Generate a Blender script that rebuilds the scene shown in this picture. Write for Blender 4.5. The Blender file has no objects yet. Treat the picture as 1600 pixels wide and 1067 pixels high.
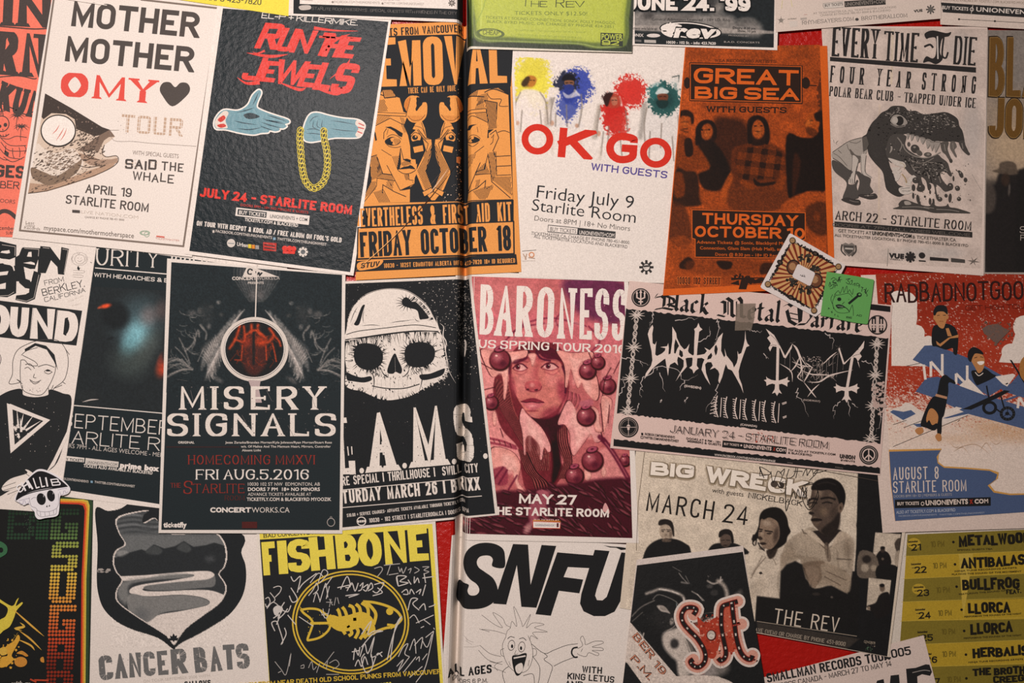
import bpy, bmesh, math, random
import numpy as np
from mathutils import Vector
from mathutils.geometry import tessellate_polygon

sc = bpy.context.scene
COL = sc.collection
K = 0.001                                   # the wall is laid out in millimetres

# ---------------------------------------------------------------- camera, light, exposure
cam_d = bpy.data.cameras.new('camera'); cam = bpy.data.objects.new('camera', cam_d); COL.objects.link(cam)
cam.location = (0, -2.0, 0); cam.rotation_euler = (math.pi / 2, 0, 0)
cam_d.sensor_width = 36; cam_d.lens = 36 * 2.0 / 1.6
sc.camera = cam

wd = bpy.data.worlds.new('world'); sc.world = wd; wd.use_nodes = True
wd.node_tree.nodes['Background'].inputs[0].default_value = (1.0, 0.87, 0.80, 1)
wd.node_tree.nodes['Background'].inputs[1].default_value = 0.10

def area(name, loc, target, size, power, col):
    l = bpy.data.lights.new(name, 'AREA'); l.shape = 'DISK'; l.size = size; l.energy = power; l.color = col
    o = bpy.data.objects.new(name, l); COL.objects.link(o); o.location = loc
    o.rotation_euler = (Vector(target) - Vector(loc)).to_track_quat('-Z', 'Y').to_euler()
    return o
area('ceiling_lamp', (-0.42, -1.75, 0.70), (-0.25, 0, 0.0), 0.16, 37.5, (1.0, 0.885, 0.85))
sc.view_settings.view_transform = 'Standard'; sc.view_settings.look = 'None'
sc.view_settings.gamma = 1; sc.view_settings.exposure = 0.0
sc.view_settings.use_curve_mapping = False

# ---------------------------------------------------------------- the seam between the two halves of the wall
SY = [-400, 0, 430, 640, 800, 1067, 1500]; SX = [725, 725, 726, 724, 720, 711, 703]
def seam(y): return np.interp(y, SY, SX)
OFFS = [-15, -11, -8, -6, -4.5, -3, -1.5, 0, 1.5, 3, 4.5, 6, 8, 11, 15]
GD = [0.034 * max(math.exp(-(d / 6.2) ** 2) - math.exp(-(15 / 6.2) ** 2), 0) for d in OFFS]
def groove(x, y): return np.interp(np.asarray(x) - seam(y), OFFS, GD)

# ---------------------------------------------------------------- materials
def lin(h):
    r = []
    for i in (0, 2, 4):
        c = int(h[i:i + 2], 16) / 255
        r.append(c / 12.92 if c <= .04045 else ((c + .055) / 1.055) ** 2.4)
    return r
MATS = {}
FIN = {  # roughness, specular, peel-bump, grain
    'matte': (.75, .2, .06, .14), 'satin': (.50, .35, .14, .16), 'gloss': (.36, .12, .26, .12), 'print': (.6, .3, .12, .14),
    'paint': (.30, .5, .5, .05), 'vinyl': (.34, .5, .04, .06)}
def mat(h, fin='matte', alpha=1):
    k = (h, fin, alpha)
    if k in MATS: return MATS[k]
    ro, sp, bu, gr = FIN[fin]
    m = bpy.data.materials.new('%s_%s' % (fin, h)); m.use_nodes = True
    nt = m.node_tree; N = nt.nodes; L = nt.links; b = N['Principled BSDF']
    b.inputs['Roughness'].default_value = ro; b.inputs['Specular IOR Level'].default_value = sp
    if alpha < 1: b.inputs['Alpha'].default_value = alpha
    g = N.new('ShaderNodeNewGeometry')
    n1 = N.new('ShaderNodeTexNoise'); n1.inputs['Scale'].default_value = 620; n1.inputs['Detail'].default_value = 2
    L.new(g.outputs['Position'], n1.inputs['Vector'])
    mr = N.new('ShaderNodeMapRange'); L.new(n1.outputs[0], mr.inputs[0])
    mr.inputs[1].default_value = .25; mr.inputs[2].default_value = .75
    mr.inputs[3].default_value = 1 - gr; mr.inputs[4].default_value = 1 + gr
    mx = N.new('ShaderNodeVectorMath'); mx.operation = 'SCALE'; L.new(mr.outputs[0], mx.inputs['Scale'])
    if h == 'attr':
        at = N.new('ShaderNodeAttribute'); at.attribute_name = 'Col'; L.new(at.outputs['Color'], mx.inputs[0])
    else:
        mx.inputs[0].default_value = lin(h)
    L.new(mx.outputs[0], b.inputs['Base Color'])
    n2 = N.new('ShaderNodeTexNoise'); n2.inputs['Scale'].default_value = 125; n2.inputs['Detail'].default_value = 4
    n2.inputs['Roughness'].default_value = .6; L.new(g.outputs['Position'], n2.inputs['Vector'])
    bp = N.new('ShaderNodeBump'); bp.inputs['Strength'].default_value = bu; bp.inputs['Distance'].default_value = .004
    L.new(n2.outputs[0], bp.inputs['Height'])
    bp2 = N.new('ShaderNodeBump'); bp2.inputs['Strength'].default_value = .12; bp2.inputs['Distance'].default_value = .0006
    L.new(n1.outputs[0], bp2.inputs['Height']); L.new(bp.outputs[0], bp2.inputs['Normal'])
    L.new(bp2.outputs[0], b.inputs['Normal'])
    MATS[k] = m
    return m

# ---------------------------------------------------------------- drawing helpers (all in wall millimetres, through a view)
VW = [0, 0, 1]
def V(x0=0, y0=0, s=1): VW[:] = [x0, y0, s]
def tp(x, y): return (VW[0] + x / VW[2], VW[1] + y / VW[2])
def P(a):
    if isinstance(a, str): a = [float(t) for t in a.split()]
    if len(a) and isinstance(a[0], (tuple, list)): return [tuple(q) for q in a]
    return list(zip(a[::2], a[1::2]))
def smooth(p, closed=False, n=5):
    m = len(p)
    if m < 3: return p
    o = []
    for i in range(m if closed else m - 1):
        g = lambda k: p[k % m] if closed else p[min(max(k, 0), m - 1)]
        a, b, c, d = g(i - 1), g(i), g(i + 1), g(i + 2)
        for j in range(n):
            t = j / n
            o.append(tuple(.5 * (2 * b[q] + (c[q] - a[q]) * t + (2 * a[q] - 5 * b[q] + 4 * c[q] - d[q]) * t * t +
                                 (3 * b[q] - a[q] - 3 * c[q] + d[q]) * t ** 3) for q in (0, 1)))
    if not closed: o.append(p[-1])
    return o
def strip(p, w, closed=False, taper=0, nib=None):
    """quads along a polyline with mitred joints"""
    q = [p[0]]
    for a in p[1:]:
        if abs(a[0] - q[-1][0]) + abs(a[1] - q[-1][1]) > 1e-6: q.append(a)
    if closed and len(q) > 2 and abs(q[0][0] - q[-1][0]) + abs(q[0][1] - q[-1][1]) < 1e-6: q.pop()
    p = q; m = len(p)
    if m < 2: return []
    L, R = [], []
    for i in range(m):
        if closed: a, c = p[i - 1], p[(i + 1) % m]
        else: a, c = p[max(i - 1, 0)], p[min(i + 1, m - 1)]
        b = p[i]
        d1 = (b[0] - a[0], b[1] - a[1]); d2 = (c[0] - b[0], c[1] - b[1])
        l1 = math.hypot(*d1); l2 = math.hypot(*d2)
        if l1 < 1e-9: d1, l1 = d2, l2
        if l2 < 1e-9: d2, l2 = d1, l1
        d1 = (d1[0] / l1, d1[1] / l1); d2 = (d2[0] / l2, d2[1] / l2)
        t = (d1[0] + d2[0], d1[1] + d2[1]); lt = math.hypot(*t)
        if lt < .2: t, lt = (d2[0], d2[1]), 1
        t = (t[0] / lt, t[1] / lt); n = (-t[1], t[0])
        k = max(abs(n[0] * -d1[1] + n[1] * d1[0]), .35)
        hw = (w if not callable(w) else w(t)) / 2 / k
        f = i / (m - 1)
        if taper == 1: hw *= (1 - f) * .92 + .08
        elif taper == -1: hw *= f * .92 + .08
        elif taper == 2: hw *= max(math.sin(math.pi * f), .08) if not closed else 1
        L.append((b[0] + n[0] * hw, b[1] + n[1] * hw)); R.append((b[0] - n[0] * hw, b[1] - n[1] * hw))
    o = []
    for i in range(m if closed else m - 1):
        j = (i + 1) % m
        o.append([L[i], L[j], R[j], R[i]])
    return o
def clip_box(poly, axis, v, keep_less):
    o = []
    for i in range(len(poly)):
        a, b = poly[i - 1], poly[i]
        ia = (a[axis] <= v) if keep_less else (a[axis] >= v); ib = (b[axis] <= v) if keep_less else (b[axis] >= v)
        if ia != ib:
            t = (v - a[axis]) / (b[axis] - a[axis]); o.append((a[0] + (b[0] - a[0]) * t, a[1] + (b[1] - a[1]) * t))
        if ib: o.append(b)
    return o

# ---- outline letters from the built-in face
GL = {}
def bglyph(ch, bold):
    if ch in 'MWNKk4' and bold > .02: bold = .02
    k = (ch, bold)
    if k in GL: return GL[k]
    def raw(s):
        c = bpy.data.curves.new('t', 'FONT'); c.body = s; c.size = 1; c.offset = bold; c.resolution_u = 3; c.dimensions = '2D'; c.fill_mode = 'FRONT'
        o = bpy.data.objects.new('t', c); me = o.to_mesh()
        v = [(a.co.x, a.co.y) for a in me.vertices]; f = [tuple(a.vertices) for a in me.polygons]
        o.to_mesh_clear(); bpy.data.objects.remove(o); bpy.data.curves.remove(c)
        return v, f
    if '|' not in GL:
        v, f = raw('|'); GL['|'] = max(a[0] for a in v) if v else .2
        v, f = raw('H'); GL['cap'] = max(a[1] for a in v)
    v, f = raw(ch) if ch != ' ' else ([], [])
    w, _ = raw(ch + '|')
    adv = max(a[0] for a in w) - GL['|'] - bold * (0 if bold == 0 else 1)
    GL[k] = (v, f, adv + bold * 1.0)
    return GL[k]

# ---- stroke letters: a grid of 8 x 8, 'r' marks a rounded corner, 'z' closes the line
SK = {'A': (1, '00 48 80|13 73'), 'B': (1, '04 08 78r 74r 04 84r 80r 00 04'), 'C': (.95, '86 88r 08r 00r 80r 82'), 'D': (1, '00 08 88r 80r 00 z'),
 'E': (.88, '80 00 08 88|04 74'), 'F': (.85, '00 08 88|04 74'), 'G': (1, '86 88r 08r 00r 80r 84 44'), 'H': (1, '00 08|80 88|04 84'),
 'I': (.0, '00 08'), 'J': (.8, '88 80r 00r 02'), 'K': (1.02, '00 08|88 03|35 80'), 'L': (.82, '08 00 80'), 'M': (1.25, '00 08 41 88 80'),
 'N': (1.05, '00 08 80 88'), 'O': (1, '00r 08r 88r 80r z'), 'P': (.95, '00 08 88r 84r 04'), 'Q': (1, '00r 08r 88r 80r z|53 80'),
 'R': (1, '00 08 88r 84r 04|44 80'), 'S': (.95, '86 88r 08r 04r 84r 80r 00r 02'), 'T': (1.05, '08 88|48 40'), 'U': (1, '08 00r 80r 88'),
 'V': (1, '08 40 88'), 'W': (1.4, '08 20 48 60 88'), 'X': (1, '00 88|08 80'), 'Y': (1, '08 44 88|44 40'), 'Z': (.9, '08 88 00 80'),
 '0': (.9, '00r 08r 88r 80r z'), '1': (.4, '07 88 80'), '2': (.9, '06 08r 88r 85r 00 80'), '3': (.9, '06 08r 88r 84r 34|44 84r 80r 00r 02'),
 '4': (.95, '60 68 02 82'), '5': (.9, '88 08 05 85r 80r 00r 02'), '6': (.9, '86 88r 08r 00r 80r 85r 05'), '7': (.85, '08 88 30'),
 '8': (.9, '08r 88r 84r 04r z|04r 84r 80r 00r z'), '9': (.9, '02 00r 80r 88r 08r 03r 83'), '.': (0, '00 01'), ',': (0, '00 01'), '-': (.5, '04 84'),
 '/': (.6, '00 88'), "'": (0, '06 08'), '&': (1.1, '80 16 18r 68r 65 02 00r 60r 84'), '!': (0, '03 08|00 01'), ':': (0, '01 02|05 06'), '|': (0, '00 08'),
 '+': (.7, '04 84|41 47'), ';': (0, '01 02|05 06'), '(': (.3, '80 02 06 88'), ')': (.3, '00 82 86 08'), '$': (.95, '86 88r 08r 04r 84r 80r 00r 02|49 4:')}
def rnd_corners(pts, fl, closed, rx, ry):
    m = len(pts); o = []
    for i in range(m):
        b = pts[i]
        if not fl[i] or (not closed and i in (0, m - 1)): o.append(b); continue
        a, c = pts[i - 1], pts[(i + 1) % m]
        def along(q):
            dx, dy = q[0] - b[0], q[1] - b[1]; l = math.hypot(dx, dy)
            lim = l * (.5 if True else 1)
            r = rx if abs(dx) > abs(dy) else ry
            t = min(r, lim) / l
            return (b[0] + dx * t, b[1] + dy * t)
        s, e = along(a), along(c)
        for j in range(7):
            t = j / 6 * math.pi / 2
            k1, k2 = 1 - math.sin(t), 1 - math.cos(t)
            o.append((b[0] + (s[0] - b[0]) * k1 + (e[0] - b[0]) * k2, b[1] + (s[1] - b[1]) * k1 + (e[1] - b[1]) * k2))
    return o
def skel(ch, gw, sw, hs, serif, contrast, rad, nib=None):
    """polygons of one letter in units of the cap height; gw is the width of the letter"""
    out = []
    _, spec = SK.get(ch, SK.get(ch.upper(), SK['.']))
    for st in spec.split('|'):
        tk = st.split(); closed = tk[-1] == 'z'
        if closed: tk = tk[:-1]
        pts = [(int(t[0]) / 8 * max(gw - sw, 0) + sw / 2, (ord(t[1]) - 48) / 8 * (1 - hs) + hs / 2) for t in tk]; fl = [len(t) > 2 for t in tk]
        ends = []
        if not closed:
            for a, b, i in ((0, 1, 0), (-1, -2, -1)):
                q, r = pts[a], pts[b]; dx, dy = q[0] - r[0], q[1] - r[1]; l = math.hypot(dx, dy)
                yy = tk[a][1]; 
                if yy in '08' and abs(dy) > .3 * l:
                    e = hs * .5 / (abs(dy) / l) + .2 * sw
                    ends.append((q[0], 0 if yy == '0' else 1, 'v')); pts[i] = (q[0] + dx / l * e, q[1] + dy / l * e)
                elif abs(dx) > .8 * l and tk[a][0] in '0178':
                    if tk[a][0] in '08': pts[i] = (q[0] + (sw * .5 if dx > 0 else -sw * .5), q[1]); q = pts[i]
                    if dx > 0 or ch in 'TtZz': ends.append((q[0], q[1], 'h', 1 if q[1] < .5 else -1))
                elif yy in '26' and abs(dy) > .8 * l: ends.append((q[0], q[1], 't', 1 if tk[a][0] == '8' else -1))
        pts = rnd_corners(pts, fl, closed, rad, rad)
        w = (lambda t: abs(t[1]) * sw + abs(t[0]) * hs) if contrast else sw
        if not contrast: w = (lambda t: abs(t[1]) ** .6 * sw + abs(t[0]) ** 1.6 * hs if False else (sw if abs(t[1]) > .5 else hs))
        if nib:
            c_ = pts + pts[:1] if closed else pts
            out += [[(a[0] - nib[0], a[1] - nib[1]), (a[0] + nib[0], a[1] + nib[1]), (b[0] + nib[0], b[1] + nib[1]), (b[0] - nib[0], b[1] - nib[1])] for a, b in zip(c_[:-1], c_[1:])]
            continue
        for q in strip(pts, w, closed):
            q = clip_box(clip_box(q, 1, 1, True), 1, 0, False)
            if len(q) > 2: out.append(q)
        if serif:
            st_ = max(hs * .75, .05)
            for e in ends:
                if e[2] == 'v':
                    x = e[0]; y0, y1 = (0, st_) if e[1] == 0 else (1 - st_, 1); l = sw / 2 + serif; k = sw / 2 + serif * .35
                    out.append([(x - l, y0), (x + l, y0), (x + (l if e[1] else k), y1), (x - (l if e[1] else k), y1)] if e[1] else
                               [(x - l, y0), (x + l, y0), (x + k, y1), (x - k, y1)])
                elif e[2] == 'h':
                    x = e[0]; s_ = e[3]; h_ = serif * .9 + hs
                    a, b = (e[1] - hs / 2, e[1] + h_) if s_ > 0 else (e[1] - h_, e[1] + hs / 2)
                    if abs(e[1] - .5) < .12: a, b = e[1] - h_ * .6, e[1] + h_ * .6
                    out.append([(x - st_, a), (x + st_ * .3, a), (x + st_ * .3, b), (x - st_, b)])
                else:
                    x = e[0]; out.append([(x - sw / 2 - (0 if e[3] > 0 else 0), e[1] - .02), (x + sw / 2 + serif * .3 * e[3], e[1] - .04), (x + sw / 2 + serif * .3 * e[3], e[1] + .05), (x - sw / 2, e[1] + .05)])
    return out

# ---------------------------------------------------------------- sheets of paper with their prints as children
ZSTEP, ZLAY = 2e-5, 1e-3
def link_mesh(name, verts, faces, mats, idx, origin, smooth_=False):
    me = bpy.data.meshes.new(name)
    me.from_pydata(verts, [], faces)
    for m in mats: me.materials.append(m)
    if idx is not None and len(mats) > 1: me.polygons.foreach_set('material_index', idx)
    o = bpy.data.objects.new(name, me); COL.objects.link(o); o.location = origin
    return o
def to_seam(bm_verts_px, faces, idx):
    """cut faces along the seam so that paper and ink can follow it"""
    bm = bmesh.new(); vs = [bm.verts.new((x, z, -y)) for x, y, z in bm_verts_px]
    lay = bm.faces.layers.int.new('m')
    for f, i in zip(faces, idx):
        if len(set(f)) < 3: continue
        try: nf = bm.faces.new([vs[k] for k in f]); nf[lay] = i
        except ValueError: pass
    def cut(geom, co, no):
        if not geom: return
        es = set(); vv = set()
        for f in geom: es.update(f.edges); vv.update(f.verts)
        bmesh.ops.bisect_plane(bm, geom=geom + list(es) + list(vv), plane_co=co, plane_no=no, dist=1e-4)
    near = lambda f: min(v.co.x for v in f.verts) < 745 and max(v.co.x for v in f.verts) > 695
    for y in SY[1:-1]:
        cut([f for f in bm.faces if near(f) and min(-v.co.z for v in f.verts) < y - .01 and max(-v.co.z for v in f.verts) > y + .01], (0, 0, -y), (0, 0, 1))
    for ya, yb in zip(SY[:-1], SY[1:]):
        for off in OFFS:
            xa, xb = seam(ya) + off, seam(yb) + off
            cut([f for f in bm.faces if near(f) and ya - .02 <= min(-v.co.z for v in f.verts) and max(-v.co.z for v in f.verts) <= yb + .02],
                (xa, 0, -ya), Vector((yb - ya, 0, xb - xa)))
    bm.verts.index_update()
    v = [(a.co.x, -a.co.z, a.co.y) for a in bm.verts]; f = [tuple(q.index for q in a.verts) for a in bm.faces]; i = [a[lay] for a in bm.faces]
    bm.free()
    return v, f, i

class Sheet:
    def __init__(s, name, label, cat, quad, layer, col, fin='matte', group='gig posters pasted over the wall', outline=None, thick=3e-4):
        s.fin = fin; s.zb = 6e-4 + layer * ZLAY; s.z = s.zt = s.zb + thick
        q = P(quad) if not outline else outline
        cx = sum(a[0] for a in q) / len(q); cy = sum(a[1] for a in q) / len(q)
        s.o = ((cx - 800) * K, 0, (533.5 - cy) * K)
        n = len(q); v = [(x, y, s.zt) for x, y in q] + [(x, y, s.zb) for x, y in q]
        if sum(q[i - 1][0] * q[i][1] - q[i][0] * q[i - 1][1] for i in range(n)) > 0: pass
        f = [tuple(range(n))] + [tuple(range(2 * n - 1, n - 1, -1))] + [(i, i + n, (i + 1) % n + n, (i + 1) % n) for i in range(n)]
        if n > 4:
            tr = tessellate_polygon([[Vector((x, y, 0)) for x, y in q]])
            f = [tuple(t) for t in tr] + [tuple(k + n for k in reversed(t)) for t in tr] + f[2:]
        s.root = s.emit(name, v, f, [0] * len(f), [mat(col, fin)], None)
        s.root['label'] = label; s.root['category'] = cat
        if group: s.root['group'] = group
        s.cur = None; s.k = 0
    def emit(s, name, v, f, i, mats, parent):
        xs = [a[0] for a in v]
        sm_ = min(xs) < 742 and max(xs) > 702
        if sm_: v, f, i = to_seam(v, f, i)
        g = groove([a[0] for a in v], [a[1] for a in v]) if sm_ else [0] * len(v)
        vv = [((x - 800) * K - s.o[0], -(z - g[k]) - s.o[1], (533.5 - y) * K - s.o[2]) for k, (x, y, z) in enumerate(v)]
        o = link_mesh(name, vv, f, mats, i, s.o)
        if parent:
            o.parent = parent; o.location = (0, 0, 0)
        return o
    def part(s, name, label=None, sub=None):
        s.end(); s.cur = [name, [], [], [], [], label]; s.lastc = None
        return s
    def end(s):
        if s.cur and s.cur[2]:
            n, v, f, i, m, lb = s.cur
            o = s.emit(n, v, f, i, m, s.root)
            if lb: o['label'] = lb
        s.cur = None
    def add(s, polys, col, tri=None):
        """polys: list of point lists in wall mm"""
        if s.cur is None: s.part('print')
        if col != s.lastc: s.z += ZSTEP; s.lastc = col
        n, v, f, i, m, lb = s.cur
        M = mat(col, s.fin)
        if M not in m: m.append(M)
        mi = m.index(M)
        if tri is not None:
            s.k = (s.k + 1) % 23; z = s.z + s.k * 8e-7
            b = len(v); v.extend((x, y, z) for x, y in polys); f.extend(tuple(b + k for k in t) for t in tri); i.extend([mi] * len(tri)); return
        for p in polys:
            s.k = (s.k + 1) % 23; z = s.z + s.k * 8e-7
            b = len(v); v.extend((x, y, z) for x, y in p); f.append(tuple(range(b, b + len(p)))); i.append(mi)
    # fill, stroke, ellipse, line of text ...
    def f(s, pts, col, sm=False, holes=()):
        p = P(pts); p = smooth(p, True) if sm else p
        loops = [p] + [smooth(P(h), True) if sm else P(h) for h in holes]
        loops = [[tp(*a) for a in l] for l in loops]
        tr = tessellate_polygon([[Vector((x, y, 0)) for x, y in l] for l in loops])
        s.add([a for l in loops for a in l], col, tr); return s
    def s(s, pts, w, col, sm=True, taper=0, closed=False):
        p = P(pts); p = smooth(p, closed) if sm else p
        s.add([[tp(*a) for a in q] for q in strip(p, w, closed, taper)], col); return s
    def ss(s, many, w, col, sm=True, taper=0):
        for p in many.split('|'): s.s(p, w, col, sm, taper)
        return s
    def e(s, cx, cy, rx, ry, col, ang=0, ring=0, n=40, a0=0, a1=360):
        ca, sa = math.cos(math.radians(ang)), math.sin(math.radians(ang))
        pt = lambda t, k: (cx + rx * k * math.cos(t) * ca - ry * k * math.sin(t) * sa, cy + rx * k * math.cos(t) * sa + ry * k * math.sin(t) * ca)
        t = [math.radians(a0 + (a1 - a0) * i / n) for i in range(n + 1)]
        if ring:
            k = 1 - ring / min(rx, ry)
            s.add([[tp(*pt(t[i], 1)), tp(*pt(t[i + 1], 1)), tp(*pt(t[i + 1], k)), tp(*pt(t[i], k))] for i in range(n)], col)
        else: s.add([[tp(*pt(a, 1)) for a in t[:-1]]], col)
        return s
    def frame(s, quad, w, col):
        s.s(quad, w, col, sm=False, closed=True); return s
    def hatch(s, pts, ang, gap, w, col, taper=0):
        p = [(x, y) for x, y in P(pts)]; a = math.radians(ang); ca, sa = math.cos(a), math.sin(a)
        r = [(x * ca + y * sa, -x * sa + y * ca) for x, y in p]
        y = min(b for _, b in r) + gap / 2
        while y < max(b for _, b in r):
            xs = []
            for i in range(len(r)):
                (x0, y0), (x1, y1) = r[i - 1], r[i]
                if (y0 <= y) != (y1 <= y): xs.append(x0 + (x1 - x0) * (y - y0) / (y1 - y0))
            xs.sort()
            for k in range(0, len(xs) - 1, 2):
                u, v_ = xs[k], xs[k + 1]
                s.s([(u * ca - y * sa, u * sa + y * ca), (v_ * ca - y * sa, v_ * sa + y * ca)], w, col, False, taper)
            y += gap
        return s
    def specks(s, pts, n, r0, r1, col, seed=1, el=1, ang=0):
        rg = random.Random(seed); p = P(pts); xs = [a[0] for a in p]; ys = [a[1] for a in p]; o = []; tries = 0
        ca, sa = math.cos(math.radians(ang)), math.sin(math.radians(ang))
        while len(o) < n and tries < n * 8:
            tries += 1
            x, y = rg.uniform(min(xs), max(xs)), rg.uniform(min(ys), max(ys)); ins = False
            for i in range(len(p)):
                (x0, y0), (x1, y1) = p[i - 1], p[i]
                if (y0 <= y) != (y1 <= y) and x < x0 + (x1 - x0) * (y - y0) / (y1 - y0): ins = not ins
            if not ins: continue
            r = r0 + (r1 - r0) * rg.random() ** 2; t0 = rg.random() * 6; k = rg.choice((4, 5, 6)); q = []
            for j in range(k):
                rr = r * rg.uniform(.6, 1.2); u, v_ = rr * el * math.cos(t0 + j * 6.283 / k), rr * math.sin(t0 + j * 6.283 / k)
                q.append(tp(x + u * ca - v_ * sa, y + u * sa + v_ * ca))
            o.append(q)
        s.add(o, col); return s
    def t(s, txt, x0, y0, x1, y1, h, col, bold=0, sk=None, sh=0, ls=0, h1=None, arc=0, jit=0, seed=3, rough=0, nib=None, mx=.40):
        """a line of text from (x0,y0) to (x1,y1) along its baseline; cap height h (to h1 at the end)
           sk = (stem, bar, serif, contrast, radius) draws stroke letters instead of the built-in face"""
        Lx, Ly = x1 - x0, y1 - y0; L = math.hypot(Lx, Ly); ux, uy = Lx / L, Ly / L
        h1 = h if h1 is None else h1; rg = random.Random(seed); hm = (h + h1) / 2
        def put(u, v):      # u along 0..L, v up in cap heights
            t_ = u / L; hh = h + (h1 - h) * t_; b = arc * 4 * t_ * (1 - t_)
            jx = (rg.uniform(-rough, rough) if rough else 0); jy = (rg.uniform(-rough, rough) if rough else 0)
            return tp(x0 + ux * u + uy * hh * v + ux * sh * hh * v + uy * b + jx, y0 + uy * u - ux * hh * v + uy * sh * hh * v - ux * b + jy)
        if sk:
            sw, hs, serif, con, rad = sk; gap = ls if ls else .09
            tot = 0; fix = 0
            for c in txt:
                if c == ' ': fix += .28 + gap
                else:
                    w = SK.get(c, SK.get(c.upper(), SK['.']))[0]; tot += w; fix += sw + gap + (serif * 1.1 if serif else 0)
            fix -= gap
            nl = sum(1 for c in txt if c != ' '); lw = (L / hm - (fix - sw * nl)) / nl      # a condensed line gets thinner stems
            k_ = min(1, (mx if tot else 1) * lw / sw) if lw > 0 else .4; fix -= sw * nl * (1 - k_); sw *= k_
            if not con: hs = min(hs, sw * 1.15)
            m = (L / hm - fix) / tot if tot else 0
            m = max(m, .02); x = 0
            for c in txt:
                if c == ' ': x += (.28 + gap) * hm; continue
                w = SK.get(c, SK.get(c.upper(), SK['.']))[0] * m + sw
                pl = skel(c, w, sw, hs, serif, con, rad, nib); sx = (serif * .55 if serif else 0)
                k = 1 - (rg.random() * jit); dy = rg.uniform(-jit, jit) * .5
                s.add([[put(x + (a[0] + sx) * hm, a[1] * k + dy) for a in q] for q in pl], col)
                x += (w + gap + 2 * sx) * hm
            return s
        G = [bglyph(c, bold) for c in txt]; x = 0; pos = []
        for g in G: pos.append(x); x += g[2] + ls
        a = min((v[0] for v in G[0][0]), default=0); e = pos[-1] + max((v[0] for v in G[-1][0]), default=G[-1][2])
        k = L / (e - a); cp = GL['cap']
        for g, o in zip(G, pos):
            if g[1]:
                dy = rg.uniform(-jit, jit) if jit else 0
                s.add([put((v[0] + o - a) * k, v[1] / cp + dy) for v in g[0]], col, g[1])
        return s
    def bolt(s, pts, w, col, amp=4, seed=1, n=5, taper=1, fork=0):
        rg = random.Random(seed); p = P(pts); o = [p[0]]
        for a, b in zip(p[:-1], p[1:]):
            for j in range(1, n + 1):
                t = j / n; o.append((a[0] + (b[0] - a[0]) * t + rg.uniform(-amp, amp) * (j < n), a[1] + (b[1] - a[1]) * t + rg.uniform(-amp, amp) * (j < n)))
        s.s(o, w, col, False, taper)
        for k in range(fork):
            q = rg.choice(o[1:]); d = rg.uniform(4, 9) * amp * .5
            s.bolt([q[0], q[1], q[0] + rg.uniform(-d, d), q[1] + rg.uniform(.2, 1) * d], w * .7, col, amp * .6, seed * 7 + k, 3)
        return s
    def spikes(s, pts, n, l0, l1, w, col, seed=1, closed=True, slant=0):
        q = smooth(P(pts), closed, 4); rg = random.Random(seed); m = len(q)
        for k in range(n):
            i = rg.randrange(m if closed else m - 1); a, b = q[i], q[(i + 1) % m]; t = rg.random()
            dx, dy = b[0] - a[0], b[1] - a[1]; l = math.hypot(dx, dy) or 1; L_ = rg.uniform(l0, l1)
            x, y = a[0] + dx * t, a[1] + dy * t; nx, ny = -dy / l + dx / l * (slant + rg.uniform(-.3, .3)), dx / l + dy / l * (slant + rg.uniform(-.3, .3))
            s.s([x, y, x + nx * L_ * .5 + rg.uniform(-3, 3), y + ny * L_ * .5, x + nx * L_, y + ny * L_], w * rg.uniform(.6, 1.3), col, True, 1)
        return s
    def photo(s, name, ph, label=None):
        s.end(); s.z += ZSTEP
        m, n = ph.X.shape; X, Y = ph.X.ravel(), ph.Y.ravel(); g = groove(X, Y)
        v = np.stack([(X - 800) * K - s.o[0], -(s.z - g) - s.o[1], (533.5 - Y) * K - s.o[2]], 1)
        I = np.arange(m * n).reshape(m, n); f = np.stack([I[:-1, :-1], I[1:, :-1], I[1:, 1:], I[:-1, 1:]], -1).reshape(-1, 4)
        me = bpy.data.meshes.new(name); me.vertices.add(m * n); me.vertices.foreach_set('co', v.ravel().astype(np.float32))
        me.loops.add(f.size); me.loops.foreach_set('vertex_index', f.ravel().astype(np.int32)); me.polygons.add(len(f))
        me.polygons.foreach_set('loop_start', np.arange(0, f.size, 4, dtype=np.int32)); me.update(calc_edges=True)
        c = ph.C.reshape(-1, 3); c = np.where(c <= .04045, c / 12.92, ((np.maximum(c, 0) + .055) / 1.055) ** 2.4)
        at = me.color_attributes.new('Col', 'FLOAT_COLOR', 'POINT')
        at.data.foreach_set('color', np.concatenate([c, np.ones((m * n, 1))], 1).ravel().astype(np.float32))
        me.materials.append(mat('attr', s.fin)); o = bpy.data.objects.new(name, me); COL.objects.link(o); o.parent = s.root
        if label: o['label'] = label
        return s

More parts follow.
